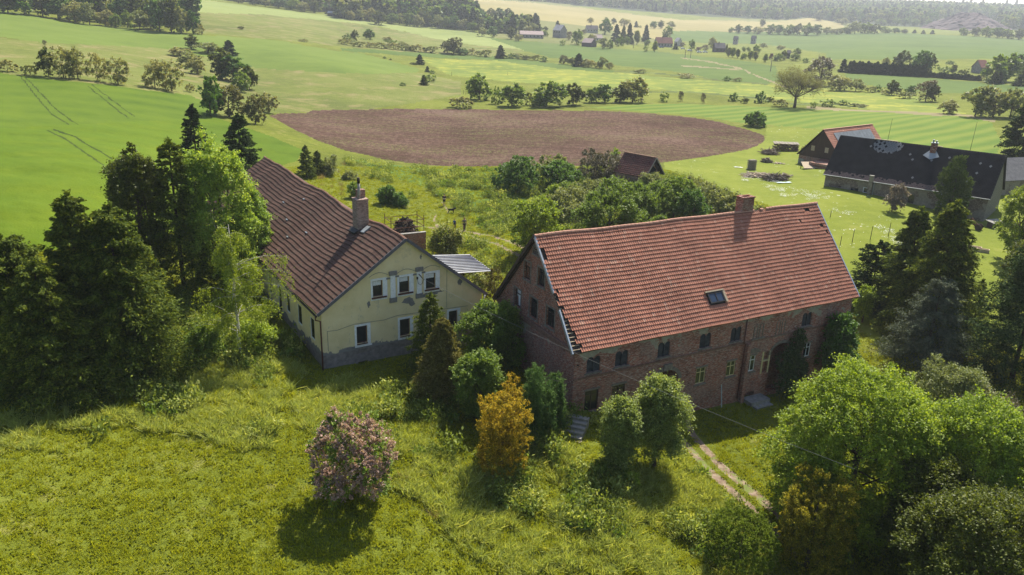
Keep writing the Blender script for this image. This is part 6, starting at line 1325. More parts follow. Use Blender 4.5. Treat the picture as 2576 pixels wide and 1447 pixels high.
# spoil heap
def heap():
    P = gp(2432, 74); mp_ = mpp(P); n = 64; m_ = 14; rng = np.random.default_rng(9); v = []; f = []
    Wd = 128*mp_; H = 47*mp_
    for j in range(m_+1):
        t = j/m_
        for i in range(n):
            a = 6.283*i/n; k = 1-t; top = .18*t; r = (k+top)*(1+.08*math.sin(a*3+1)+.05*math.sin(a*7)); r *= 1+.035*rng.normal(); v.append((math.cos(a)*Wd*r, math.sin(a)*Wd*.8*r, H*t*(1+.02*rng.normal()) - 6))
    for j in range(m_):
        for i in range(n): f.append((j*n+i, j*n+(i+1) % n, (j+1)*n+(i+1) % n, (j+1)*n+i))
    f.append(tuple(m_*n+i for i in range(n)))
    me = bpy.data.meshes.new('spoil_heap'); me.from_pydata(v, [], f); me.materials.append(plain('purple_grey_spoil', (.10, .07, .078), .95, .35, .08)); me.update()
    o = link('spoil_heap', me, None, tuple(P)); o['kind'] = 'structure'
heap()

# ================================================================== farm buildings on the right and the far village
def lbox(par, nm, mat, *b):
    m = MB(); m.box(*b); return m.build(nm, mat, par)
# slate-roofed long house
LHO = (51.441, 132.081, CAMZ-24.224-3.4); LYAW = -.695; LL, LW, LR, LE = 24.85, 11.0, 6.02, 3.4
lh = thing('slate_house', 'long low house with a black slate roof patched with pale tiles', 'house', LHO, LYAW)
def longhouse():
    mp = front(.3); w = MB(); wall_cells(w, mp, .3, LL-.3, -3, LE, [(6.65, 7.5, 1.35, 2.25), (2.6, 3.6, 1.5, 1.9), (4.7, 5.9, 1.3, 1.9), (13.6, 14.5, .9, 2.3), (20.5, 21.4, .2, 1.3)]); w.build('front_wall', M['brick_grey'], lh)
    window(lh, mp, 6.65, 7.5, 1.35, 2.25, M['whiteframe'], M['glass'], 1, 1, .05, fw=.1)
    window(lh, mp, 13.6, 14.5, .9, 2.3, M['wood_dark'], M['glass'], 2, 1, .1); window(lh, mp, 4.7, 5.9, 1.3, 1.9, M['wood_dark'], M['glass'], 1, 1, .1)
    w = MB(); w.poly([(LL-.3, .3, -3), (LL-.3, LW-.3, -3), (LL-.3, LW-.3, LE), (LL-.3, LW/2, LE+LR-.1), (LL-.3, .3, LE)]); w.poly([(.3, .3, -3), (.3, .3, LE), (.3, LW/2, LE+LR-.1), (.3, LW-.3, LE), (.3, LW-.3, -3)]); w.build('gable_wall', m_boards('grey_gable_boards', (.22, .21, .19)), lh)
    w = MB(); w.poly([(.3, LW-.3, -3), (.3, LW-.3, LE), (LL-.3, LW-.3, LE), (LL-.3, LW-.3, -3)]); w.build('rear_wall', M['brick_grey'], lh)
    S1 = np.array([0, LW/2, LR]); n1 = np.cross([1, 0, 0], S1); n1 = n1/np.linalg.norm(n1); sz = .42; V = []; F_ = []
    Ls = np.linalg.norm(S1); q = 0; rg = np.random.default_rng(3)
    for j in range(int(Ls/(sz*.72))+2):
        for i in range(int(LL/sz)+1):
            a = (i+.5*(j % 2))*sz; t = j*sz*.72; c = np.array([a, 0, LE])+S1/Ls*t; h = sz*.52
            if a > LL-.1 or t > Ls: continue
            tw = rg.normal(0, .004)
            cor = [c+[-h, 0, 0], c-S1/Ls*h*1.25, c+[h, 0, 0], c+S1/Ls*h*1.25]; hs = [.03, .05+tw, .03, .01]
            V += [np.array([min(max(p[0], 0), LL), p[1], p[2]])+n1*hh for p, hh in zip(cor, hs)]; F_.append((q, q+1, q+2, q+3)); q += 4
    link('front_slates', mesh_np('front_slates', np.array(V), np.array(F_), M['slate']), lh)
    r = MB(); 
    for y0, s_ in ((0, 1), (LW, -1)):
        a = [(0, y0, LE), (LL, y0, LE), (LL, LW/2, LE+LR), (0, LW/2, LE+LR)]; r.hexa([*[(p[0], p[1], p[2]-.14) for p in a], *[(p[0], p[1], p[2]-.01) for p in a]])
    r.build('roof_boarding', plain('dark_underslating', (.02, .021, .024), .8), lh)
    r = MB(); r.box(5.5, 9.2, LW/2-.14, LW/2+.14, LE+LR-.02, LE+LR+.1); r.box(14.2, 15.9, LW/2-.14, LW/2+.14, LE+LR-.02, LE+LR+.1); r.build('pale_ridge_cap', M['wood_pale'], lh)
    r = MB(); r.box(0, LL, -.16, -.01, LE-.08, LE+.02); r.build('gutter', M['steel_light'], lh)
    c = MB(); c.box(14.4, 15.25, LW/2-1.0, LW/2-.35, LE+LR-1.4, LE+LR+.55); ch_ = c.build('chimney', M['brick_red'], lh)
    c = MB(); c.box(14.33, 15.32, LW/2-1.07, LW/2-.28, LE+LR+.551, LE+LR+.66); c.tube([(14.6, LW/2-.68, LE+LR+.66), (14.6, LW/2-.68, LE+LR+1.1)], [.12, .16], 8); c.tube([(15.05, LW/2-.68, LE+LR+.66), (15.05, LW/2-.68, LE+LR+1.0)], [.12, .16], 8); c.build('chimney_cap', M['steel_light'], ch_)
    T = lambda a, t, h: np.array([a, 0, LE])+S1*t+n1*h
    c = MB(); c.hexa([T(13.6, .76, .04), T(14.8, .68, .04), T(16.0, .76, .04), T(14.8, .97, .04), T(13.6, .76, .08), T(14.8, .68, .08), T(16.0, .76, .08), T(14.8, .97, .08)]); c.build('chimney_flashing', M['steel_light'], ch_)
    c = MB(); c.box(7.5, 8.1, -.45, -.02, -1., LE+.95); st = c.build('side_stack', M['brick_grey'], lh)
    lbox(st, 'stack_cap', M['concrete'], 7.45, 8.15, -.5, .03, LE+.952, LE+1.03)
    for (x, z, h) in ((7.6, LE+LR, 3.6), (19.8, LE+LR, 4.4)):
        c = MB(); c.tube([(x, LW/2, z-.1), (x+.1, LW/2, z+h)], [.035, .02], 5); c.build('lightning_rod', M['iron'], lh)
    c = MB(); c.tube([(8.3, -.08, LE-.1), (8.3, -.05, -.2)], [.05, .05], 6); c.build('drainpipe', M['zinc'], lh)
    c = MB(); c.tube([(18.3, -.15, LE-.1), (18.9, -1.0, .1)], [.05, .05], 6); c.build('leaning_pole', M['zinc'], lh)
longhouse()
# wooden barn with red tile roof and sheet patch
BO = (63, 153.6, CAMZ-25.6-1.75); BA = dict(L=18.5, W=9.9, R=5.45, E=1.75)
wb = thing('wooden_barn', 'dark boarded barn with a red tiled roof behind the slate-roofed house', 'barn', BO, .676)
def woodbarn():
    L, W_, R_, E_ = BA['L'], BA['W'], BA['R'], BA['E']
    w = MB(); w.poly([(.3, .3, E_-.2), (.3, W_/2, E_+R_-.2), (.3, W_-.3, E_-.2)]); w.build('gable_boards', M['barnboard'], wb); w = MB(); w.poly([(L-.3, .3, E_-.2), (L-.3, W_-.3, E_-.2), (L-.3, W_/2, E_+R_-.2)]); w.build('rear_gable_boards', M['barnboard'], wb)
    w = MB(); w.box(.32, L-.32, .32, W_-.32, -3, E_-.21); w.build('brick_base', M['brick_chim'], wb)
    for y in (3.3, 6.3):
        f = MB(); f.box(.2, .298, y, y+.75, E_+1.1, E_+2.1); f.build('hatch', M['wood_pale'], wb)
    f = MB(); f.box(.18, .31, 8.2, 9.5, -.6, .9); f.build('white_panel', M['concrete'], wb)
    r = MB()
    for y0 in (0, W_):
        a = [(0, y0, E_), (L, y0, E_), (L, W_/2, E_+R_), (0, W_/2, E_+R_)]; r.hexa([*[(p[0], p[1], p[2]-.14) for p in a], *[(p[0], p[1], p[2]-.01) for p in a]])
    r.build('roof_boarding', M['batten'], wb)
    S1 = np.array([0, W_/2, R_]); n1 = np.cross([1, 0, 0], S1); n1 = n1/np.linalg.norm(n1); V, F_ = tiles((0, 0, E_), (1, 0, 0), S1, n1, L, 18, .45, None, profile=2, lift=.06)
    link('roof_tiles', mesh_np('roof_tiles', V, F_, M['tile_red']), wb)
    S2 = np.array([0, -W_/2, R_]); V, F_ = tiles((0, W_, E_), (1, 0, 0), S2, np.array([0, -n1[1], n1[2]]), L, 18, .45, None, profile=2, lift=.06); link('rear_roof_tiles', mesh_np('rear_roof_tiles', V, F_, M['tile_red']), wb)
    T = lambda a, t, h: np.array([a, 0, E_])+S1*t+n1*h
    c = MB()
    for k in range(12):
        a0 = 2.6+k*1.15; c.hexa([T(a0, .1, .09), T(a0+1.1, .1, .09), T(a0+1.1, .86, .09), T(a0, .86, .09), T(a0, .1, .12), T(a0+1.1, .1, .12), T(a0+1.1, .86, .12), T(a0, .86, .12)])
    c.build('sheet_roofing', plain('blue_grey_roof_sheet', (.16, .18, .20), .55, .25, 1.5, .4), wb)
    c = MB(); c.box(0, L, W_/2-.15, W_/2+.15, E_+R_, E_+R_+.1); c.build('ridge_tiles', M['ridge'], wb)
    c = MB(); c.box(-4.5, .1, .2, 4.2, -.4, E_-.35); c.build('lean_to', M['brick_chim'], wb)
    c = MB(); c.hexa([(-4.7, -.1, E_-.9), (.1, -.1, E_-.2), (.1, 4.4, E_-.2), (-4.7, 4.4, E_-.9), (-4.7, -.1, E_-.8), (.1, -.1, E_-.1), (.1, 4.4, E_-.1), (-4.7, 4.4, E_-.8)]); c.build('lean_to_roof', M['tile_dark'], wb)
woodbarn()
# little barn
SB = thing('tiled_barn', 'little steep barn with dark red tiles beside the brown thicket', 'barn', (16.2, 130.7, CAMZ-24.7-2.6), -.784)
def smallbarn():
    L, W_, R_, E_ = 6.5, 5.2, 2.9, 2.6
    w = MB(); w.box(.25, L-.9, .25, W_-.25, -1.5, E_-.05); w.poly([(L-.9, .3, E_-.05), (L-.9, W_-.3, E_-.05), (L-.9, W_/2, E_+R_-.3)]); w.poly([(.25, .3, E_-.05), (.25, W_/2, E_+R_-.3), (.25, W_-.3, E_-.05)]); w.build('wall', M['brick_chim'], SB)
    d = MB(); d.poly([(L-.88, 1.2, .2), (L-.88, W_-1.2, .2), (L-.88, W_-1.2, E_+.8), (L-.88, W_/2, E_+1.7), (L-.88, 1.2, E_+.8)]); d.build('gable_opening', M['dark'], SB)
    S1 = np.array([0, W_/2, R_]); n1 = np.cross([1, 0, 0], S1); n1 = n1/np.linalg.norm(n1)
    for nm, o0, S_, nn in (('front_roof_tiles', (0, 0, E_), S1, n1), ('rear_roof_tiles', (0, W_, E_), np.array([0, -W_/2, R_]), np.array([0, -n1[1], n1[2]]))):
        V, F_ = tiles(o0, (1, 0, 0), S_, nn, L, 11, .4, None, profile=2, lift=.07); link(nm, mesh_np(nm, V, F_, M['tile_dark']), SB)
        b = MB(); p = [np.array(o0, float), np.array(o0, float)+[L, 0, 0], np.array(o0, float)+[L, 0, 0]+S_, np.array(o0, float)+S_]; b.hexa([*[q-nn*.16 for q in p], *[q-nn*.03 for q in p]]); b.build('roof_boarding', M['batten'], SB)
    b = MB()
    for k in range(16): b.box(k*.4+.02, k*.4+.38, W_/2-.14, W_/2+.14, E_+R_-.03, E_+R_+.13+.02*(k % 2))
    b.build('ridge_tiles', M['ridge_brown'], SB)
    b = MB(); b.beam((L+.02, -.02, E_-.05), (L+.02, W_/2, E_+R_+.02), .06, .2); b.beam((L+.02, W_+.02, E_-.05), (L+.02, W_/2, E_+R_+.02), .061, .2); b.build('barge_board', M['wood_grey'], SB)
smallbarn()
# sheet metal roof behind the cream house
def metalroof():
    c4 = [(1089, 643), (1181, 640), (1237, 684), (1190, 691)]
    zs = [4.6, 4.6, 3.4, 3.4]; P = []
    for (x, y), z in zip([(1078, 643), (1181, 641), (1239, 683), (1135, 690)], zs): d = ray(x, y); P.append(d*((z-CAMZ)/d[2])+np.array([0, 0, CAMZ]))
    o = P[0]; t = thing('metal_roofed_shed', 'open shed with a pale corrugated sheet roof behind the cream house', 'shed', (o[0], o[1], G(o[0], o[1]))); b = np.array([o[0], o[1], G(o[0], o[1])])
    P = [p-b for p in P]; m = MB(); n = 12
    for k in range(n):
        s0, s1 = k/n, (k+1)/n-.018; L0, L1 = P[0]+(P[3]-P[0])*s0, P[0]+(P[3]-P[0])*s1; R0, R1 = P[1]+(P[2]-P[1])*s0, P[1]+(P[2]-P[1])*s1; e = np.array([0, 0, .05]); f = np.array([0, 0, .03])
        m.hexa([L1, R1, R0, L0, L1+f, R1+f, R0+e, L0+e])
    m.build('roof', plain('ribbed_grey_sheet', (.60, .62, .63), .8, .2, 1.2, .2), t)
    for k in range(1, n):
        s0 = k/n-.009; m = MB(); m.beam(P[0]+(P[3]-P[0])*s0+[0, 0, .07], P[1]+(P[2]-P[1])*s0+[0, 0, .07], .06, .04); m.build('seam', M['iron'], t)
    m = MB()
    for p in P: m.tube([(p[0]*.96+.2, p[1], p[2]), (p[0]*.96+.2, p[1], -.5)], [.08, .08], 6)
    q = [p*np.array([.97, 1, 1]) for p in P]
    m.build('post_frame', M['wood_grey'], t)
    m = MB(); m.poly([(q[0][0]+.3, q[0][1]-.2, -.5), (q[1][0]-.3, q[1][1]-.2, -.5), (q[1][0]-.3, q[1][1]-.2, q[1][2]-.1), (q[0][0]+.3, q[0][1]-.2, q[0][2]-.1)]); m.build('back_boards', M['wood_dark'], t)
metalroof()
# roof corner at the right frame edge
P = gp(2600, 560); t, _, _ = gabled('grey_shed', 'grey roofed building cut off by the right frame edge', 'building', (P[0]-1.0, P[1]+14, P[2]), .35, 14, 7, 3.2, 3.0, M['brick_grey'], plain('grey_slate', (.13, .13, .14), .8, .3, 2))
# far houses
HW = plain('pale_render', (.42, .41, .38), .9, .25, 1); HG = plain('grey_stone_render', (.25, .24, .23), .95, .3, 1); HD = plain('dark_boards', (.07, .06, .06), .9, .3, 1)
RG = plain('pale_grey_roof', (.42, .40, .42), .7, .15, .5); RR = plain('far_red_roof', (.20, .075, .06), .8, .2, 1); RD = plain('dark_roof', (.08, .075, .085), .8, .2, 1); RP = plain('pink_grey_roof', (.36, .28, .27), .8, .15, .5)
def far_house(label, px, py, wpx, yaw, wd, rise, eave, wall, roof, cat='house', wins=3, chim=True, group=None):
    P = gp(px, py); L = wpx*mpp(P); c, s = math.cos(yaw), math.sin(yaw)
    P = P-np.array([c*L/2, s*L/2, 0])
    t, w, r = gabled('barn' if cat == 'barn' else 'farmhouse', label, cat, P, yaw, L, wd, rise, eave, wall, roof, group, .25)
    for i in range(wins):
        u = L*(i+.7)/(wins+.4); f = MB(); f.box(u, u+.9, .17, .246, eave-1.9, eave-.7); f.build('window', M['glass'], t)
    if wins > 2 and wd > 6:
        f = MB(); f.box(.17, .246, wd*.4, wd*.4+.9, eave-.3, eave+.8); f.build('window', M['glass'], t)
    if chim:
        f = MB(); f.box(L*.4, L*.4+.7, wd/2-.3, wd/2+.4, eave+rise-.4, eave+rise+1.0); f.build('chimney', M['brick_red'], r)
    return t
far_house('long low cowshed with a pinkish roof at the left end of the village', 1338, 97, 60, .12, 11, 3., 3.2, HG, RP, 'barn', 6, False)
far_house('tall grey two storey house with a pale roof in the village', 1399, 95, 26, -.75, 10, 5, 6.5, HG, RG, wins=3)
far_house('wide house with a dark roof hidden among village trees', 1490, 84, 30, .1, 9, 4, 4, HW, RD, wins=4)
far_house('low shed with a double grey door beside the village orchard', 1474, 118, 28, -.6, 10, 3.4, 3., HD, RP, 'barn', 0, False)
far_house('pink roofed outbuilding between the village trees', 1506, 105, 22, .2, 8, 3, 3, HW, RP, 'barn', 2, False)
far_house('red roofed farmhouse below the yellow field', 1672, 119, 42, .1, 10, 5, 3.2, HG, RR, wins=5)
far_house('small pale gabled annex at the end of the red roofed farmhouse', 1699, 116, 12, -.9, 7, 3.5, 4, HW, RG, wins=1, chim=False)
far_house('dark low house with parked white things in front', 1812, 132, 28, .05, 9, 4, 3, HD, RD, wins=3)
far_house('left of two tall narrow grey cabins in the green field', 1848, 112, 11, -.45, 7, 3.6, 5.4, HG, RD, wins=2, chim=False)
far_house('right of two tall narrow grey cabins in the green field', 1893, 111, 12, -.45, 7, 3.6, 5.4, HG, RD, wins=2, chim=False)
far_house('distant farmhouse with a pale roof beside the long hay field', 858, 43, 24, -.1, 10, 4.5, 3.4, HG, RG, wins=3)
far_house('long white roofed farm building left of the distant farmhouse', 834, 41, 22, -.05, 8, 1.8, 2.6, HD, M['steel_light'], 'barn', 0, False)
far_house('small grey hut among the gardens at the right end of the village', 1983, 148, 9, -.2, 5, 2, 3.4, HD, RD, 'barn', 1, False)
far_house('brownish house half hidden at the right edge by the spruces', 2476, 186, 22, .1, 9, 4, 3, HG, RR, wins=2, chim=False)
# parked white caravans / vehicles by the dark low house: cars
def far_car(px, py, label, col):
    P = gp(px, py); t = thing('parked_car', label, 'car', tuple(P), .1, 'vehicles parked in the village')
    m = MB(); m.hexa([(-2, -.8, .3), (2, -.8, .3), (2, .8, .3), (-2, .8, .3), (-2, -.8, .85), (2, -.8, .8), (2, .8, .8), (-2, .8, .85)]); m.hexa([(-1.7, -.75, .851), (1., -.75, .851), (1., .75, .851), (-1.7, .75, .851), (-1.3, -.65, 1.45), (.5, -.65, 1.45), (.5, .65, 1.45), (-1.3, .65, 1.45)]); m.build('body', col, t)
    for x in (-1.25, 1.25):
        for y in (-.8, .8): w = MB(); w.tube([(x, y-.1, .32), (x, y+.1, .32)], [.32, .32], 10); w.build('wheel', M['iron'], t)
cw = plain('white_car_paint', (.75, .75, .75), .4, .05, 1)
far_car(1718, 124, 'small white car left of the dark round bush in the village', cw); far_car(1759, 133, 'larger white vehicle in front of the purple tree', cw); far_car(1774, 133, 'smaller white vehicle right of the larger white one', cw); far_car(1735, 129, 'white vehicle beside the hedge in the middle of the village', cw)
far_car(1664, 121, 'blue car before the red roofed farmhouse', plain('blue_car_paint', (.10, .14, .25), .4, .05, 1))
# power poles across the valley
for i, (px, py, pt) in enumerate([(1593, 146-24, 100), (1723, 146, 126), (1812+52-127, 146, 128), (1938, 180, 150), (2199-191, 0, 0)]):
    if pt == 0: continue
    P = gp(px, py); h = top_h(P, pt); m = MB(); m.tube([(0, 0, -.5), (0, 0, h)], [.22, .16], 6); m.beam((-1.1, 0, h*.93), (1.1, 0, h*.93), .14, .14)
    o = m.build('power_pole', M['wood_grey'], None, loc=tuple(P)); tag(o, f'{ordw(i)} wooden power pole from the left standing across the valley', 'pole', 'power poles across the valley')

# ================================================================== yard things
def loc(px, py, dx=0, dy=0): P = gp(px, py); return P
def heap_logs(nm, label, px, py, wpx, hpx, n, seed, mats, lmin=.5, lmax=1.6, r=.07, flat=False, cat='wood pile'):
    P = gp(px, py); w = wpx*mpp(P); h = top_h(P, py-hpx); rng = np.random.default_rng(seed); t = thing(nm, label, cat, tuple(P)); ms = [MB() for _ in mats]
    for i in range(n):
        a = rng.random()*6.283; q = rng.random(); x = (rng.random()-.5)*w; y = (rng.random()-.5)*w*.55; z = h*rng.random()*(1-(2*abs(x)/w)**2*.8); L_ = rng.uniform(lmin, lmax); el = rng.normal(0, .1 if flat else .35)
        d = np.array([math.cos(a)*math.cos(el), math.sin(a)*math.cos(el), math.sin(el)])*L_/2; m = ms[i % len(mats)]; p = np.array([x, y, z+.05])
        if flat: m.beam(p-d, p+d, .16, .05)
        else: m.tube([p-d, p+d], [r*rng.uniform(.7, 1.3)]*2, 5)
    for m, k in zip(ms, mats):
        if m.v:
            o = m.build('loose_boards' if flat else 'branches', M[k], t); o['kind'] = 'stuff'
    return t
# large covered firewood stack
P = gp(1975, 380); t = thing('firewood_stack', 'long covered firewood stack near the tip of the ploughed field', 'wood pile', tuple(P), -.1)
w = 62*mpp(P); m = MB(); rng = np.random.default_rng(8)
for i in range(240):
    x = rng.uniform(-w/2, w/2); z = rng.uniform(.1, 1.45); m.tube([(x, -.75+rng.normal(0, .04), z), (x, .8, z)], [.09, .09], 5)
o = m.build('stacked_logs', M['log'], t); o['kind'] = 'stuff'
m = MB()
for k in range(9):
    x0 = -w/2+w*k/9; m.hexa([(x0, -.95, 1.5+.05*(k % 3)), (x0+w/9-.03, -.95, 1.5+.04*(k % 2)), (x0+w/9-.03, .9, 1.75), (x0, .9, 1.75+.05*(k % 2)), (x0, -.95, 1.56+.05*(k % 3)), (x0+w/9-.03, -.95, 1.56+.04*(k % 2)), (x0+w/9-.03, .9, 1.82), (x0, .9, 1.82+.05*(k % 2))])
m.build('cover_sheet', M['wood_grey'], t)
heap_logs('scrap_heap', 'dark jumble of logs at the right end of the firewood stack', 2032, 380, 26, 14, 60, 1, ['batten', 'log'])
heap_logs('branch_pile', 'grey pile of branches in front of the firewood stack', 1936, 388, 36, 12, 160, 2, ['wood_grey', 'log'], 1, 2.6, .04)
heap_logs('branch_pile', 'small pile of old logs on the lawn near the wooden barn', 1928, 409, 22, 10, 50, 3, ['log', 'wood_grey'], .8, 1.4, .12)
heap_logs('board_pile', 'scattered boards between the small log pile and the wooden barn', 1958, 413, 18, 3, 22, 4, ['wood_pale', 'wood_grey'], .8, 1.6, .1, True)
heap_logs('board_pile', 'long heap of old boards lying on the lawn', 1912, 444, 78, 6, 190, 5, ['wood_grey', 'wood_pale', 'log'], 1.2, 3, .1, True)
heap_logs('branch_pile', 'dark tangle of branches at the end of the long board heap', 1952, 454, 50, 13, 190, 6, ['log', 'wood_grey', 'batten'], 1, 2.6, .05)
heap_logs('board_pile', 'small stack of planks on top of the dark branch tangle', 1974, 446, 20, 12, 30, 7, ['wood_grey', 'log'], 1.2, 1.8, .1, True)
P = gp(1890, 427); t = thing('pallet_stack', 'tall stack of grey pallets standing on the lawn', 'pallets', tuple(P), .3); hgt = top_h(P, 402)
for k in range(6):
    m = MB(); z = k*hgt/6
    for y in (-.5, 0, .45): m.box(-.75, .75, y, y+.1, z, z+.12)
    for x in (-.72, -.4, -.08, .24, .56): m.box(x, x+.16, -.52, .57, z+.122, z+.16)
    for j in range(3): m.box(-.6+j*.45, -.25+j*.45, -.4, .4, z+.162, z+hgt/6-.01)
    m.build('pallet', M['wood_grey'], t)
def sheet(nm, label, px, py, wpx, hpx, mat, cat, z=.05):
    P = gp(px, py); w = wpx*mpp(P); d_ = hpx*mpp(P)*3.2; n = 9; v = []; f = []; rng = np.random.default_rng(int(px))
    for j in range(n):
        for i in range(n):
            x = (i/(n-1)-.5)*w*(1+.15*math.sin(j*1.3)); y = (j/(n-1)-.5)*d_*(1+.2*math.sin(i)); v.append((x, y, float(gz(P[0]+x, P[1]+y)[0])-P[2]+z+.06+.06*rng.random()))
    for j in range(n-1):
        for i in range(n-1): f.append((j*n+i, j*n+i+1, (j+1)*n+i+1, (j+1)*n+i))
    me = bpy.data.meshes.new(nm); me.from_pydata(v, [], f); me.materials.append(mat); me.update(); tag(link(nm, me, None, tuple(P)), label, cat)
sheet('tarpaulin', 'pale blue tarpaulin spread at the foot of the branch tangle', 1972, 462, 34, 3.5, plain('pale_blue_tarp', (.35, .48, .58), .5, .15, 2), 'tarpaulin')
sheet('white_sheet', 'white sheet lying on the grass left of the pallets', 1857, 423, 20, 2, M['white'], 'sheet')
P = gp(2040, 424); t = thing('board_shelter', 'low pale board shelter leaning by the wooden barn', 'shelter', tuple(P), .2)
m = MB(); m.hexa([(-2.2, -1.2, .2), (1.8, -1.2, .15), (1.5, 1.2, 1.0), (-1.6, 1.2, 1.0), (-2.2, -1.2, .27), (1.8, -1.2, .22), (1.5, 1.2, 1.07), (-1.6, 1.2, 1.07)]); m.build('roof', M['wood_pale'], t)
m = MB(); m.box(1.9, 4.4, -.6, .9, .5, .57); m.build('side_roof', M['wood_grey'], t); m = MB(); m.box(-1.6, -1.5, 1.0, 1.1, -.3, .99); m.box(1.4, 1.5, 1., 1.1, -.3, .99); m.box(2, 2.1, .7, .8, -.3, .49); m.box(4.2, 4.3, .7, .8, -.3, .49); m.build('post_frame', M['wood_dark'], t)
# fence posts
for i, (px, py, pt) in enumerate([(2113, 618, 594), (2143, 612, 577), (2189, 603, 569), (2234, 596, 560), (2416, 640, 612), (2438, 626, 605), (2088, 548, 530)]):
    P = gp(px, py); h = top_h(P, pt); m = MB(); m.tube([(0, 0, -.3), (.03+.1*(i == 5), 0, h)], [.045, .035], 6); o = m.build('fence_post', M['wood_dark'], None, loc=tuple(P))
    tag(o, f'{ordw(sorted([2113,2143,2189,2234,2416,2438,2088]).index(px))} fence post from the left on the lawn right of the brick farmhouse', 'post', 'fence posts on the right lawn')
for i, (px, py, pt) in enumerate([(1145, 652/1.0*0+575, 558), (1124, 577, 560), (1277, 190, 182), (1136, 190, 181), (1172, 238, 229), (1166, 237, 227)]):
    P = gp(px, py); h = max(1., top_h(P, pt)); m = MB(); m.tube([(0, 0, -.3), (.05, 0, h)], [.06, .05], 6); o = m.build('fence_post', M['wood_dark'], None, loc=tuple(P))
    tag(o, ['short post right of its twin by the path behind the cream house', 'short post left of its twin by the path behind the cream house', 'lone post near the buttercup meadow', 'lone post on the meadow beneath the knoll', 'right post of the pair before the round tree', 'left post of the pair before the round tree'][i], 'post', 'meadow posts')
# brick yard wall, scaffold cage with firewood
P0 = gp(1030, 640); P1 = gp(1075, 622)
def ywall():
    a = ray(1000, 592); b = ray(1072, 585); z = 3.1
    A_ = a*((z-CAMZ)/a[2])+[0, 0, CAMZ]; B_ = b*((z-CAMZ)/b[2])+[0, 0, CAMZ]; d = unit(B_-A_); n_ = np.array([-d[1], d[0], 0]); m = MB(); q = [A_, B_, B_+n_*.35, A_+n_*.35]
    m.hexa([*[(p[0], p[1], -.5) for p in q], *[(p[0], p[1], z) for p in q]]); o = m.build('brick_wall', M['brick'], None); tag(o, 'old red brick yard wall behind the cream house ridge', 'wall')
    m = MB(); q = [A_-n_*.06, B_-n_*.06, B_+n_*.41, A_+n_*.41]; m.hexa([*[(p[0], p[1], z+.002) for p in q], *[(p[0], p[1], z+.09) for p in q]]); m.build('wall_coping', M['concrete'], o)
    g = thing('iron_gate', 'small rusty iron gate at the end of the brick yard wall', 'gate', tuple(B_*[1, 1, 0]+[0, 0, G(B_[0], B_[1])]))
    for k in range(7):
        m = MB(); x, y = d[0]*(.15+k*.16), d[1]*(.15+k*.16); m.tube([(x, y, .05), (x, y, 1.9)], [.02, .02], 5); m.build('bar', M['rust'], g)
    m = MB(); m.beam((0, 0, .2), d*1.25+[0, 0, .2], .04); m.beam((0, 0, 1.6), d*1.25+[0, 0, 1.6], .04); m.build('rail', M['rust'], g)
    mid = A_*.55+B_*.45; c = mid*[1, 1, 0]+n_*2.2; cz_ = G(c[0], c[1]); f = thing('scaffold_cage', 'rusty tubular cage around the firewood heap behind the cream house', 'frame', (c[0], c[1], cz_), math.atan2(d[1], d[0]))
    H_ = 3.5; W2, D2 = 2.1, 1.2
    for (x, y) in ((-W2, -D2), (W2, -D2), (W2, D2), (-W2, D2)): m = MB(); m.tube([(x, y, -.2), (x, y, H_+.35)], [.045, .045], 6); m.build('post', M['rust'], f)
    for z in (H_-.15, H_-1.0):
        for a_, b_ in (((-W2, -D2), (W2, -D2)), ((W2, -D2), (W2, D2)), ((W2, D2), (-W2, D2)), ((-W2, D2), (-W2, -D2))): m = MB(); m.tube([(*a_, z), (*b_, z)], [.04, .04], 6); m.build('rail', M['rust'], f)
    rng = np.random.default_rng(6); t = thing('firewood_heap', 'tall heap of split firewood inside the rusty cage', 'wood pile', (c[0], c[1], cz_), math.atan2(d[1], d[0])); mm = [MB(), MB()]
    for i in range(520):
        z = rng.random()**.8*3.2; k = (1-(z/3.5)**2.2); x = rng.uniform(-1, 1)*1.85*k; y = rng.uniform(-1, 1)*1.0*k; a = rng.normal(0, .9); e = rng.normal(0, .5); dd = np.array([math.cos(a)*math.cos(e), math.sin(a)*math.cos(e), math.sin(e)])*.5; p = np.array([x, y, z]); mm[0 if rng.random() < .72 else 1].tube([p-dd, p+dd], [.06, .05], 4)
    for m, k, nm in zip(mm, ('batten', 'logend'), ('dark_logs', 'pale_logs')): o = m.build(nm, M[k], t); o['kind'] = 'stuff'
ywall()
# stone steps at the left corner of the brick house
def steps():
    P = gp(1432, 1105); t = thing('stone_steps', 'old stone steps in the shade beside the upright yew', 'steps', tuple(P), -.35)
    for k in range(5):
        m = MB(); m.box(-.85, .85, .1+k*.42, .56+k*.42, -.6, .05+k*.17); m.build('step', M['concrete'], t)
    m = MB(); m.box(-.95, .95, -.2, .098, -.6, -.1); m.build('landing', M['stone'], t)
steps()
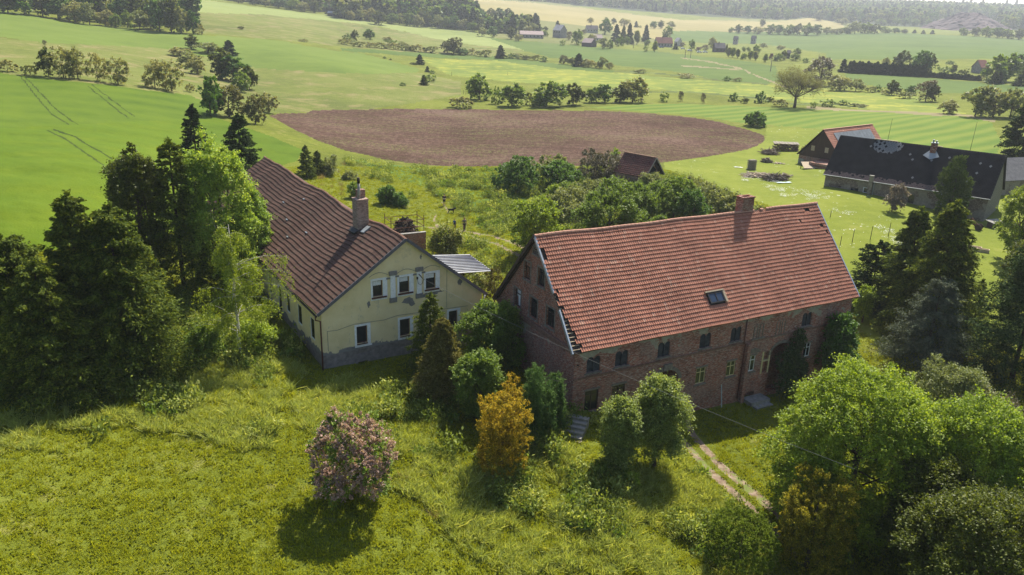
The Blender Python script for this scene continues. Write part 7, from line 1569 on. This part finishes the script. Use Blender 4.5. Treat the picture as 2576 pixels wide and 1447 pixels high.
# trough blocks, rusty trailer, table
for i, (px, py) in enumerate([(2452, 630), (2471, 636)]):
    P = gp(px, py); t = thing('stone_trough', ['left one of two low stone troughs on the right lawn', 'right one of two low stone troughs on the right lawn'][i], 'trough', tuple(P), -.5, 'stone troughs'); m = MB(); L_ = .75
    m.box(-L_, L_, -.3, .3, 0, .12); m.box(-L_, L_, -.3, -.2, .121, .45); m.box(-L_, L_, .2, .3, .121, .45); m.box(-L_, -L_+.1, -.199, .199, .121, .45); m.box(L_-.1, L_, -.199, .199, .121, .45); m.build('basin', M['wood_pale'], t)
P = gp(2500, 572); t = thing('garden_table', 'pale slab table under the yellow green tree at the right edge', 'table', tuple(P), .4); m = MB(); m.hexa([(-1.2, -.7, .7), (1.2, -.7, .7), (1.2, .7, .95), (-1.2, .7, .95), (-1.2, -.7, .76), (1.2, -.7, .76), (1.2, .7, 1.01), (-1.2, .7, 1.01)]); m.build('table_top', M['concrete'], t)
for x in (-1, 1): m = MB(); m.box(x-.06, x+.06, -.4, .4, -.1, .72); m.build('leg', M['wood_dark'], t)
P = gp(2466, 582); t = thing('farm_cart', 'rusty upturned cart frame at the corner of the slate-roofed house', 'cart', tuple(P), .8); m = MB(); m.beam((0, 0, 0), (0, 1.6, 1.5), .12, .5); m.beam((.1, .2, .1), (1.4, 1.4, .5), .1, .3); m.build('frame', M['rust'], t)
for x in (-.35, .5): m = MB(); m.tube([(x-.06, .3, .45), (x+.06, .3, .45)], [.45, .45], 14); m.build('wheel', M['wood_dark'], t)
# overhead cable
def cable():
    c, s = math.cos(CYAW), math.sin(CYAW); u, v, z = 8.9, .25-.42, 6.3; A_ = np.array([CRO[0]+u*c-v*s, CRO[1]+u*s+v*c, CRO[2]+z]); d = ray(2150, 1180); B_ = d*((5.2-CAMZ)/d[2])+[0, 0, CAMZ]
    pts = [tuple(A_*(1-t)+B_*t-np.array([0, 0, .55*4*t*(1-t)])) for t in np.linspace(0, 1, 24)]; m = MB(); m.tube(pts, [.011]*24, 5); o = m.build('overhead_cable', plain('pale_cable_sheath', (.26, .25, .23), .6, .1, 2), None); tag(o, 'thin pale overhead cable from the cream gable down to the lower right', 'cable')
cable()

# ================================================================== people and the dog
def skinned(name, verts, edges, radii, mat, parent, sub=2):
    me = bpy.data.meshes.new(name); me.from_pydata(verts, edges, []); me.materials.append(mat); o = link(name, me, parent); sk = o.modifiers.new('skin', 'SKIN'); sk.use_smooth_shade = True
    lay = me.skin_vertices[0].data if me.skin_vertices else None
    if lay is None:
        bpy.context.view_layer.objects.active = o; lay = me.skin_vertices[0].data
    for i, r in enumerate(radii): lay[i].radius = (r, r) if isinstance(r, float) else r
    lay[0].use_root = True
    o.modifiers.new('sub', 'SUBSURF').levels = sub; o.modifiers['sub'].render_levels = sub; return o
MS = plain('skin', (.42, .24, .17), .6, .1, 3)
def person(label, px, py, H, face, skinm, shirt, trousers, hair, pose='walk', shorts=True):
    P = gp(px, py); t = thing('person', label, 'person', tuple(P), face); t.scale = (H/1.78,)*3
    st = .16 if pose == 'walk' else .03; ar = .12
    if pose == 'phone': hands = [(-.10, -.30, 1.12), (.10, -.30, 1.13)]; elb = [(-.27, -.06, 1.12), (.27, -.06, 1.12)]
    else: hands = [(-.30, .14, .80), (.30, -.16, .82)]; elb = [(-.29, .08, 1.08), (.29, -.02, 1.08)]
    V = [(0, 0, .95), (0, 0, 1.12), (0, .0, 1.32), (0, 0, 1.46), (0, -.01, 1.54), (0, -.02, 1.64), (0, -.02, 1.74),
         (-.10, 0, .90), (-.11, -st, .50), (-.11, -st*1.1+.04, .08), (-.11, -st*1.2-.08, .035), (.10, 0, .90), (.11, st*.6, .50), (.11, st*1.4, .10), (.11, st*1.4-.12, .035),
         (-.19, 0, 1.41), elb[0], hands[0], (.19, 0, 1.41), elb[1], hands[1]]
    E = [(0, 1), (1, 2), (2, 3), (3, 4), (4, 5), (5, 6), (0, 7), (7, 8), (8, 9), (9, 10), (0, 11), (11, 12), (12, 13), (13, 14), (3, 15), (15, 16), (16, 17), (3, 18), (18, 19), (19, 20)]
    R = [.15, .14, .16, .09, .06, .10, .08, .10, .065, .045, .04, .10, .065, .045, .04, .065, .045, .035, .065, .045, .035]
    skinned('body', V, E, [float(r) for r in R], MS, t)
    for k in (0, 1):    # fingers and thumb of each hand
        hx, hy, hz = hands[k]
        for q in range(5):
            m = MB(); a = (q-2)*.02; L_ = (.045, .075, .085, .078, .06)[q] if q else .05
            m.tube([(hx+a, hy, hz-.01), (hx+a*1.3, hy-.02, hz-.02-L_*.5), (hx+a*1.4, hy-.035, hz-.03-L_)], [.010, .009, .007], 5)
            if q == 2: fin = m
            m.build('finger', MS, t)
    Vs = [(0, 0, .92), (0, 0, 1.12), (0, 0, 1.33), (0, 0, 1.44), (-.19, 0, 1.41), tuple(np.array((-.19, 0, 1.41))*.25+np.array(elb[0])*.75), (.19, 0, 1.41), tuple(np.array((.19, 0, 1.41))*.25+np.array(elb[1])*.75)]
    sh = skinned('shirt', Vs, [(0, 1), (1, 2), (2, 3), (3, 4), (4, 5), (3, 6), (6, 7)], [.175, .17, .185, .115, .09, .068, .09, .068], shirt, t)
    zk = .52 if shorts else .12
    Vt = [(0, 0, .96), (-.10, 0, .88), (-.11, -st*.9, zk), (.10, 0, .88), (.11, st*.6 if shorts else st*1.3, zk)]
    skinned('trousers', Vt, [(0, 1), (1, 2), (0, 3), (3, 4)], [.165, .12, .085, .12, .085], trousers, t)
    m = MB(); m2 = bmesh_sphere((0, .0, 1.69), (.105, .115, .115)); me = mesh_np('hair', *m2, hair, True); link('hair', me, t)
    for k in (-1, 1): m = MB(); sx_ = -1 if k < 0 else 1; y = (-st*1.2 if k < 0 else st*1.4)-.06; m.box(.11*sx_-.05, .11*sx_+.05, y-.13, y+.12, 0, .09); m.build('shoe', M['iron'], t)
    return t
def bmesh_sphere(c, r, n=12, m_=8):
    v = []; f = []
    for j in range(m_+1):
        a = math.pi*j/m_
        for i in range(n): b = 6.2832*i/n; v.append((c[0]+r[0]*math.sin(a)*math.cos(b), c[1]+r[1]*math.sin(a)*math.sin(b)+.02, c[2]+r[2]*math.cos(a)))
    for j in range(m_):
        for i in range(n): f.append((j*n+i, (j+1)*n+i, (j+1)*n+(i+1) % n, j*n+(i+1) % n))
    return np.array(v), np.array(f)
blk = plain('black_cloth', (.012, .012, .014), .9, .2, 5); hair_d = plain('dark_hair', (.03, .02, .015), .8, .2, 9); hair_b = plain('light_brown_hair', (.16, .09, .05), .8, .2, 9)
person('person in black shirt and shorts looking down at a pale object', 1117.3, 519.5, 1.80, .05, MS, blk, blk, hair_d, 'phone')
P = gp(1117.3, 519.5); m = MB(); m.box(-.05, .05, -.40, -.36, 1.10, 1.24); o = m.build('phone', M['whiteframe'], None, loc=tuple(P)); tag(o, 'small pale phone held by the person in black', 'phone')
person('man in olive grey shirt and dark trousers walking down the path', 1168, 581, 1.80, .25, MS, plain('olive_shirt', (.17, .16, .13), .9, .2, 5), plain('dark_trousers', (.03, .03, .04), .9, .2, 5), hair_b, 'walk', False)
person('child in a blue shirt half hidden behind the elder bush', 1143, 574, 1.22, .2, MS, plain('blue_shirt', (.04, .12, .30), .9, .2, 5), plain('navy_shorts', (.02, .03, .07), .9, .2, 5), hair_b, 'walk')
def dog():
    P = gp(1135, 537.5); t = thing('dog', 'dark dog walking on the path towards the person in black', 'dog', tuple(P), .1)
    V = [(.30, 0, .52), (.0, 0, .50), (-.32, 0, .53), (.46, 0, .66), (.60, 0, .72), (.76, 0, .68), (-.50, 0, .60), (-.68, 0, .48),
         (.30, .10, .30), (.31, .10, .03), (.30, -.10, .30), (.34, -.10, .03), (-.30, .10, .36), (-.38, .10, .20), (-.34, .10, .03), (-.30, -.10, .36), (-.42, -.10, .20), (-.38, -.10, .03), (.58, .07, .82), (.58, -.07, .82)]
    E = [(0, 1), (1, 2), (0, 3), (3, 4), (4, 5), (2, 6), (6, 7), (0, 8), (8, 9), (0, 10), (10, 11), (2, 12), (12, 13), (13, 14), (2, 15), (15, 16), (16, 17), (4, 18), (4, 19)]
    R = [.17, .145, .13, .10, .10, .05, .035, .02, .055, .035, .055, .035, .075, .04, .035, .075, .04, .035, .025, .025]
    skinned('body', V, E, [float(r) for r in R], plain('black_fur', (.025, .022, .022), .9, .3, 9), t)
dog()

# ================================================================== grass and undergrowth in the near meadow
def tuft(n, h, r, w, mat, seed, lean=.35):
    rng = np.random.default_rng(seed); a = rng.random(n)*6.283; q = np.sqrt(rng.random(n))*r; b = np.stack([q*np.cos(a), q*np.sin(a), np.zeros(n)-.03], -1); H_ = h*rng.uniform(.5, 1.15, n)
    d = np.stack([rng.normal(0, lean, n), rng.normal(0, lean, n), np.ones(n)], -1); d = unit(d); sd = unit(np.cross(d, rng.normal(0, 1, (n, 3))))*w*rng.uniform(.6, 1.3, n)[:, None]
    m1 = b+d*(H_*.55)[:, None]; bend = np.stack([rng.normal(0, .3, n), rng.normal(0, .3, n), np.zeros(n)], -1)*H_[:, None]*.7; tp = b+d*(H_*.95)[:, None]+bend
    V = np.stack([b-sd, b+sd, m1+sd*.8, m1-sd*.8, m1-sd*.8, m1+sd*.8, tp+sd*.15, tp-sd*.15], 1).reshape(-1, 3); return pobj('tuft', mesh_np('tuft', V, np.arange(len(V)).reshape(-1, 4), LM[mat]))
def weedling(n, h, r, ls, mat, seed):
    rng = np.random.default_rng(seed); a = rng.random(n)*6.283; q = np.sqrt(rng.random(n))*r; b = np.stack([q*np.cos(a), q*np.sin(a), rng.random(n)*h*.4], -1); d = unit(np.stack([rng.normal(0, .35, n), rng.normal(0, .35, n), np.ones(n)], -1))
    V, Fq = quads(sprays(b, d, np.full(n, h*.65), 7, ls, .5, .5, .1, rng, .7)); return pobj('weed', mesh_np('weed', V, Fq, LM[mat]))
ROADS = [R[3] for R in REG if R[0] == 'dirt_track']
def inhouse(x, y, O, yaw, L, Wd, pad=.1):
    c, s = math.cos(yaw), math.sin(yaw); dx, dy = x-O[0], y-O[1]; u = dx*c+dy*s; v = -dx*s+dy*c; return (u > -pad) & (u < L+pad) & (v > -pad) & (v < Wd+pad)
def scatter(name, label, n, r0_, r1_, protos, seed, mask=None, smin=.7, smax=1.3, pw=1., amax=43):
    rng = np.random.default_rng(seed); u = rng.random(n); r = (r0_**(2-pw)+u*(r1_**(2-pw)-r0_**(2-pw)))**(1/(2-pw)); a = rng.uniform(rad(-amax), rad(amax), n); x = r*np.sin(a); y = r*np.cos(a)
    ok = ~inhouse(x, y, BRO, BYAW, BL, BW) & ~inhouse(x, y, CRO, CYAW, CW, CL); x, y, r = x[ok], y[ok], r[ok]; z = gz(x, y); px, py = project(np.stack([x, y, z], -1)); k = np.ones(len(x), bool)
    for ln in ROADS:
        if ln[0][0] > 1600: k &= ~nearline(px, py, ln, 13, 20)
        else: k &= ~nearline(px, py, ln, 5)
    if mask is not None: k &= mask(px, py, x, y)
    k &= (py > 270) & (py < 1560)
    x, y, z = x[k], y[k], z[k]; m_ = len(x); s = rng.uniform(smin, smax, m_)
    tl = rng.normal(0, .12, (m_, 2)); return gn_scatter(name, np.stack([x, y, z], -1), np.stack([tl[:, 0], tl[:, 1], rng.random(m_)*6.28], -1), np.stack([s, s, s*rng.uniform(.8, 1.2, m_)], -1), protos, label)
TALL = [(0, 1030), (200, 1000), (420, 930), (560, 900), (700, 900), (800, 980), (960, 970), (1060, 1040), (1130, 1110), (1250, 1180), (1400, 1120), (1560, 1180), (1760, 1180), (1900, 1330), (1960, 1470), (1300, 1470), (1120, 1330), (1010, 1230), (900, 1180), (760, 1090), (600, 1110), (300, 1090), (0, 1130)]
WEED = [(980, 1290), (1100, 1300), (1300, 1420), (1500, 1480), (900, 1500), (930, 1400)]
def m_tall(px, py, x, y): return inpoly(px+35*(vnoise(x*.5, y*.5)-.5)*2, py+35*(vnoise(x*.4+9, y*.4)-.5)*2, TALL) & (vnoise(x*.45+3, y*.45+8) > .30)
CROPS = [R[3] for R in REG if R[1] in ('crop1', 'crop2', 'lawn', 'plough', 'striped')]
def offcrop(px, py):
    k = np.ones(px.shape, bool)
    for q in CROPS: k &= ~inpoly(px, py, q)
    return k
def m_short(px, py, x, y): return (py > 420) & offcrop(px, py)
PATHS = [[(1340, 650), (1230, 605), (1174, 590), (1100, 540), (1060, 480), (1000, 440)], [(1117, 520), (1140, 560), (1170, 585)]]
def m_garden(px, py, x, y): return ~nearline(px, py, PATHS[0], 42) & ~nearline(px, py, PATHS[1], 46) & (inpoly(px, py, [(860, 405), (1060, 430), (1650, 425), (1900, 520), (1980, 600), (1700, 650), (1340, 690), (1200, 700), (1100, 520), (960, 470)]) | inpoly(px, py, [(430, 730), (760, 640), (760, 900), (700, 930), (470, 930)]) | inpoly(px, py, [(900, 900), (1500, 1060), (1700, 1060), (1480, 1150), (1060, 1150)]) | inpoly(px, py, TALL+[]) & (vnoise(x*.30+31, y*.30) > .44)) & (vnoise(x*.35+1, y*.35+5) > .44)
scatter('grass', 'short meadow grass', 150000, 31, 150, [tuft(22, .15, .32, .016, 'grass', 1), tuft(22, .24, .26, .018, 'grass', 2), tuft(16, .11, .34, .016, 'grass', 3), weedling(5, .14, .25, .13, 'grass', 12)], 21, m_short, pw=.9)
scatter('tall_grass', 'tall seeding grass', 42000, 31, 100, [tuft(40, .62, .26, .022, 'tallgrass', 4, .5), tuft(40, .80, .26, .022, 'tallgrass', 5, .6), tuft(30, .5, .28, .02, 'grass', 6, .5)], 22, m_tall, pw=.9)
scatter('undergrowth', 'nettles and leafy weeds', 30000, 31, 165, [weedling(16, .75, .5, .20, 'weeds', 7), weedling(22, 1.0, .55, .17, 'tallgrass', 8), weedling(12, .6, .45, .22, 'green', 9), weedling(26, 1.25, .6, .19, 'weeds', 10)], 23, m_garden, smin=.6, smax=1.5, pw=.7)
scatter('dry_grass', 'straw coloured stalks', 2600, 31, 180, [tuft(40, .8, .3, .010, 'drygrass', 10, .4)], 24, lambda px, py, x, y: (inpoly(px, py, [(760, 400), (870, 410), (910, 490), (880, 520), (800, 470)]) | inpoly(px, py, TALL) & (vnoise(x*.3+50, y*.3) > .72)), pw=.5)
fm = pobj('flower', None) if False else None
def flower_proto():
    rng = np.random.default_rng(2); n = 40; a = rng.random(n)*6.283; q = np.sqrt(rng.random(n))*.6; c = np.stack([q*np.cos(a), q*np.sin(a), rng.uniform(.12, .28, n)], -1); s = .035; V = np.stack([c+[-s, 0, 0], c+[0, -s, .01], c+[s, 0, 0], c+[0, s, .01]], 1).reshape(-1, 3); return pobj('flowers', mesh_np('flowers', V, np.arange(len(V)).reshape(-1, 4), M['white']))
scatter('wild_flowers', 'white flowering weeds on the lawn', 9000, 85, 165, [flower_proto()], 25, lambda px, py, x, y: (inpoly(px, py, [(1990, 470), (2060, 480), (2120, 520), (2250, 580), (2270, 620), (2200, 600), (2100, 550), (1980, 490)]) & (vnoise(x*.3, y*.3) > .52)) | (inpoly(px, py, [(1850, 430), (1960, 460), (1990, 500), (1880, 470)]) & (vnoise(x*.4, y*.4) > .66)), pw=.5)

# ================================================================== air
def haze():
    m = bpy.data.materials.new('valley_haze'); m.use_nodes = True; nt = m.node_tree; nt.nodes.clear(); o = nt.nodes.new('ShaderNodeOutputMaterial'); v = nt.nodes.new('ShaderNodeVolumePrincipled')
    v.inputs['Color'].default_value = (.84, .90, .98, 1); v.inputs['Density'].default_value = HAZE; v.inputs['Anisotropy'].default_value = .3; nt.links.new(v.outputs[0], o.inputs['Volume'])
    b = MB(); b.box(-9700, 9700, -9700, 9700, -60, 175); ob = b.build('haze', m, None); ob['kind'] = 'stuff'; ob['label'] = 'thin bluish summer haze over the valley'
HAZE = .00018
haze()
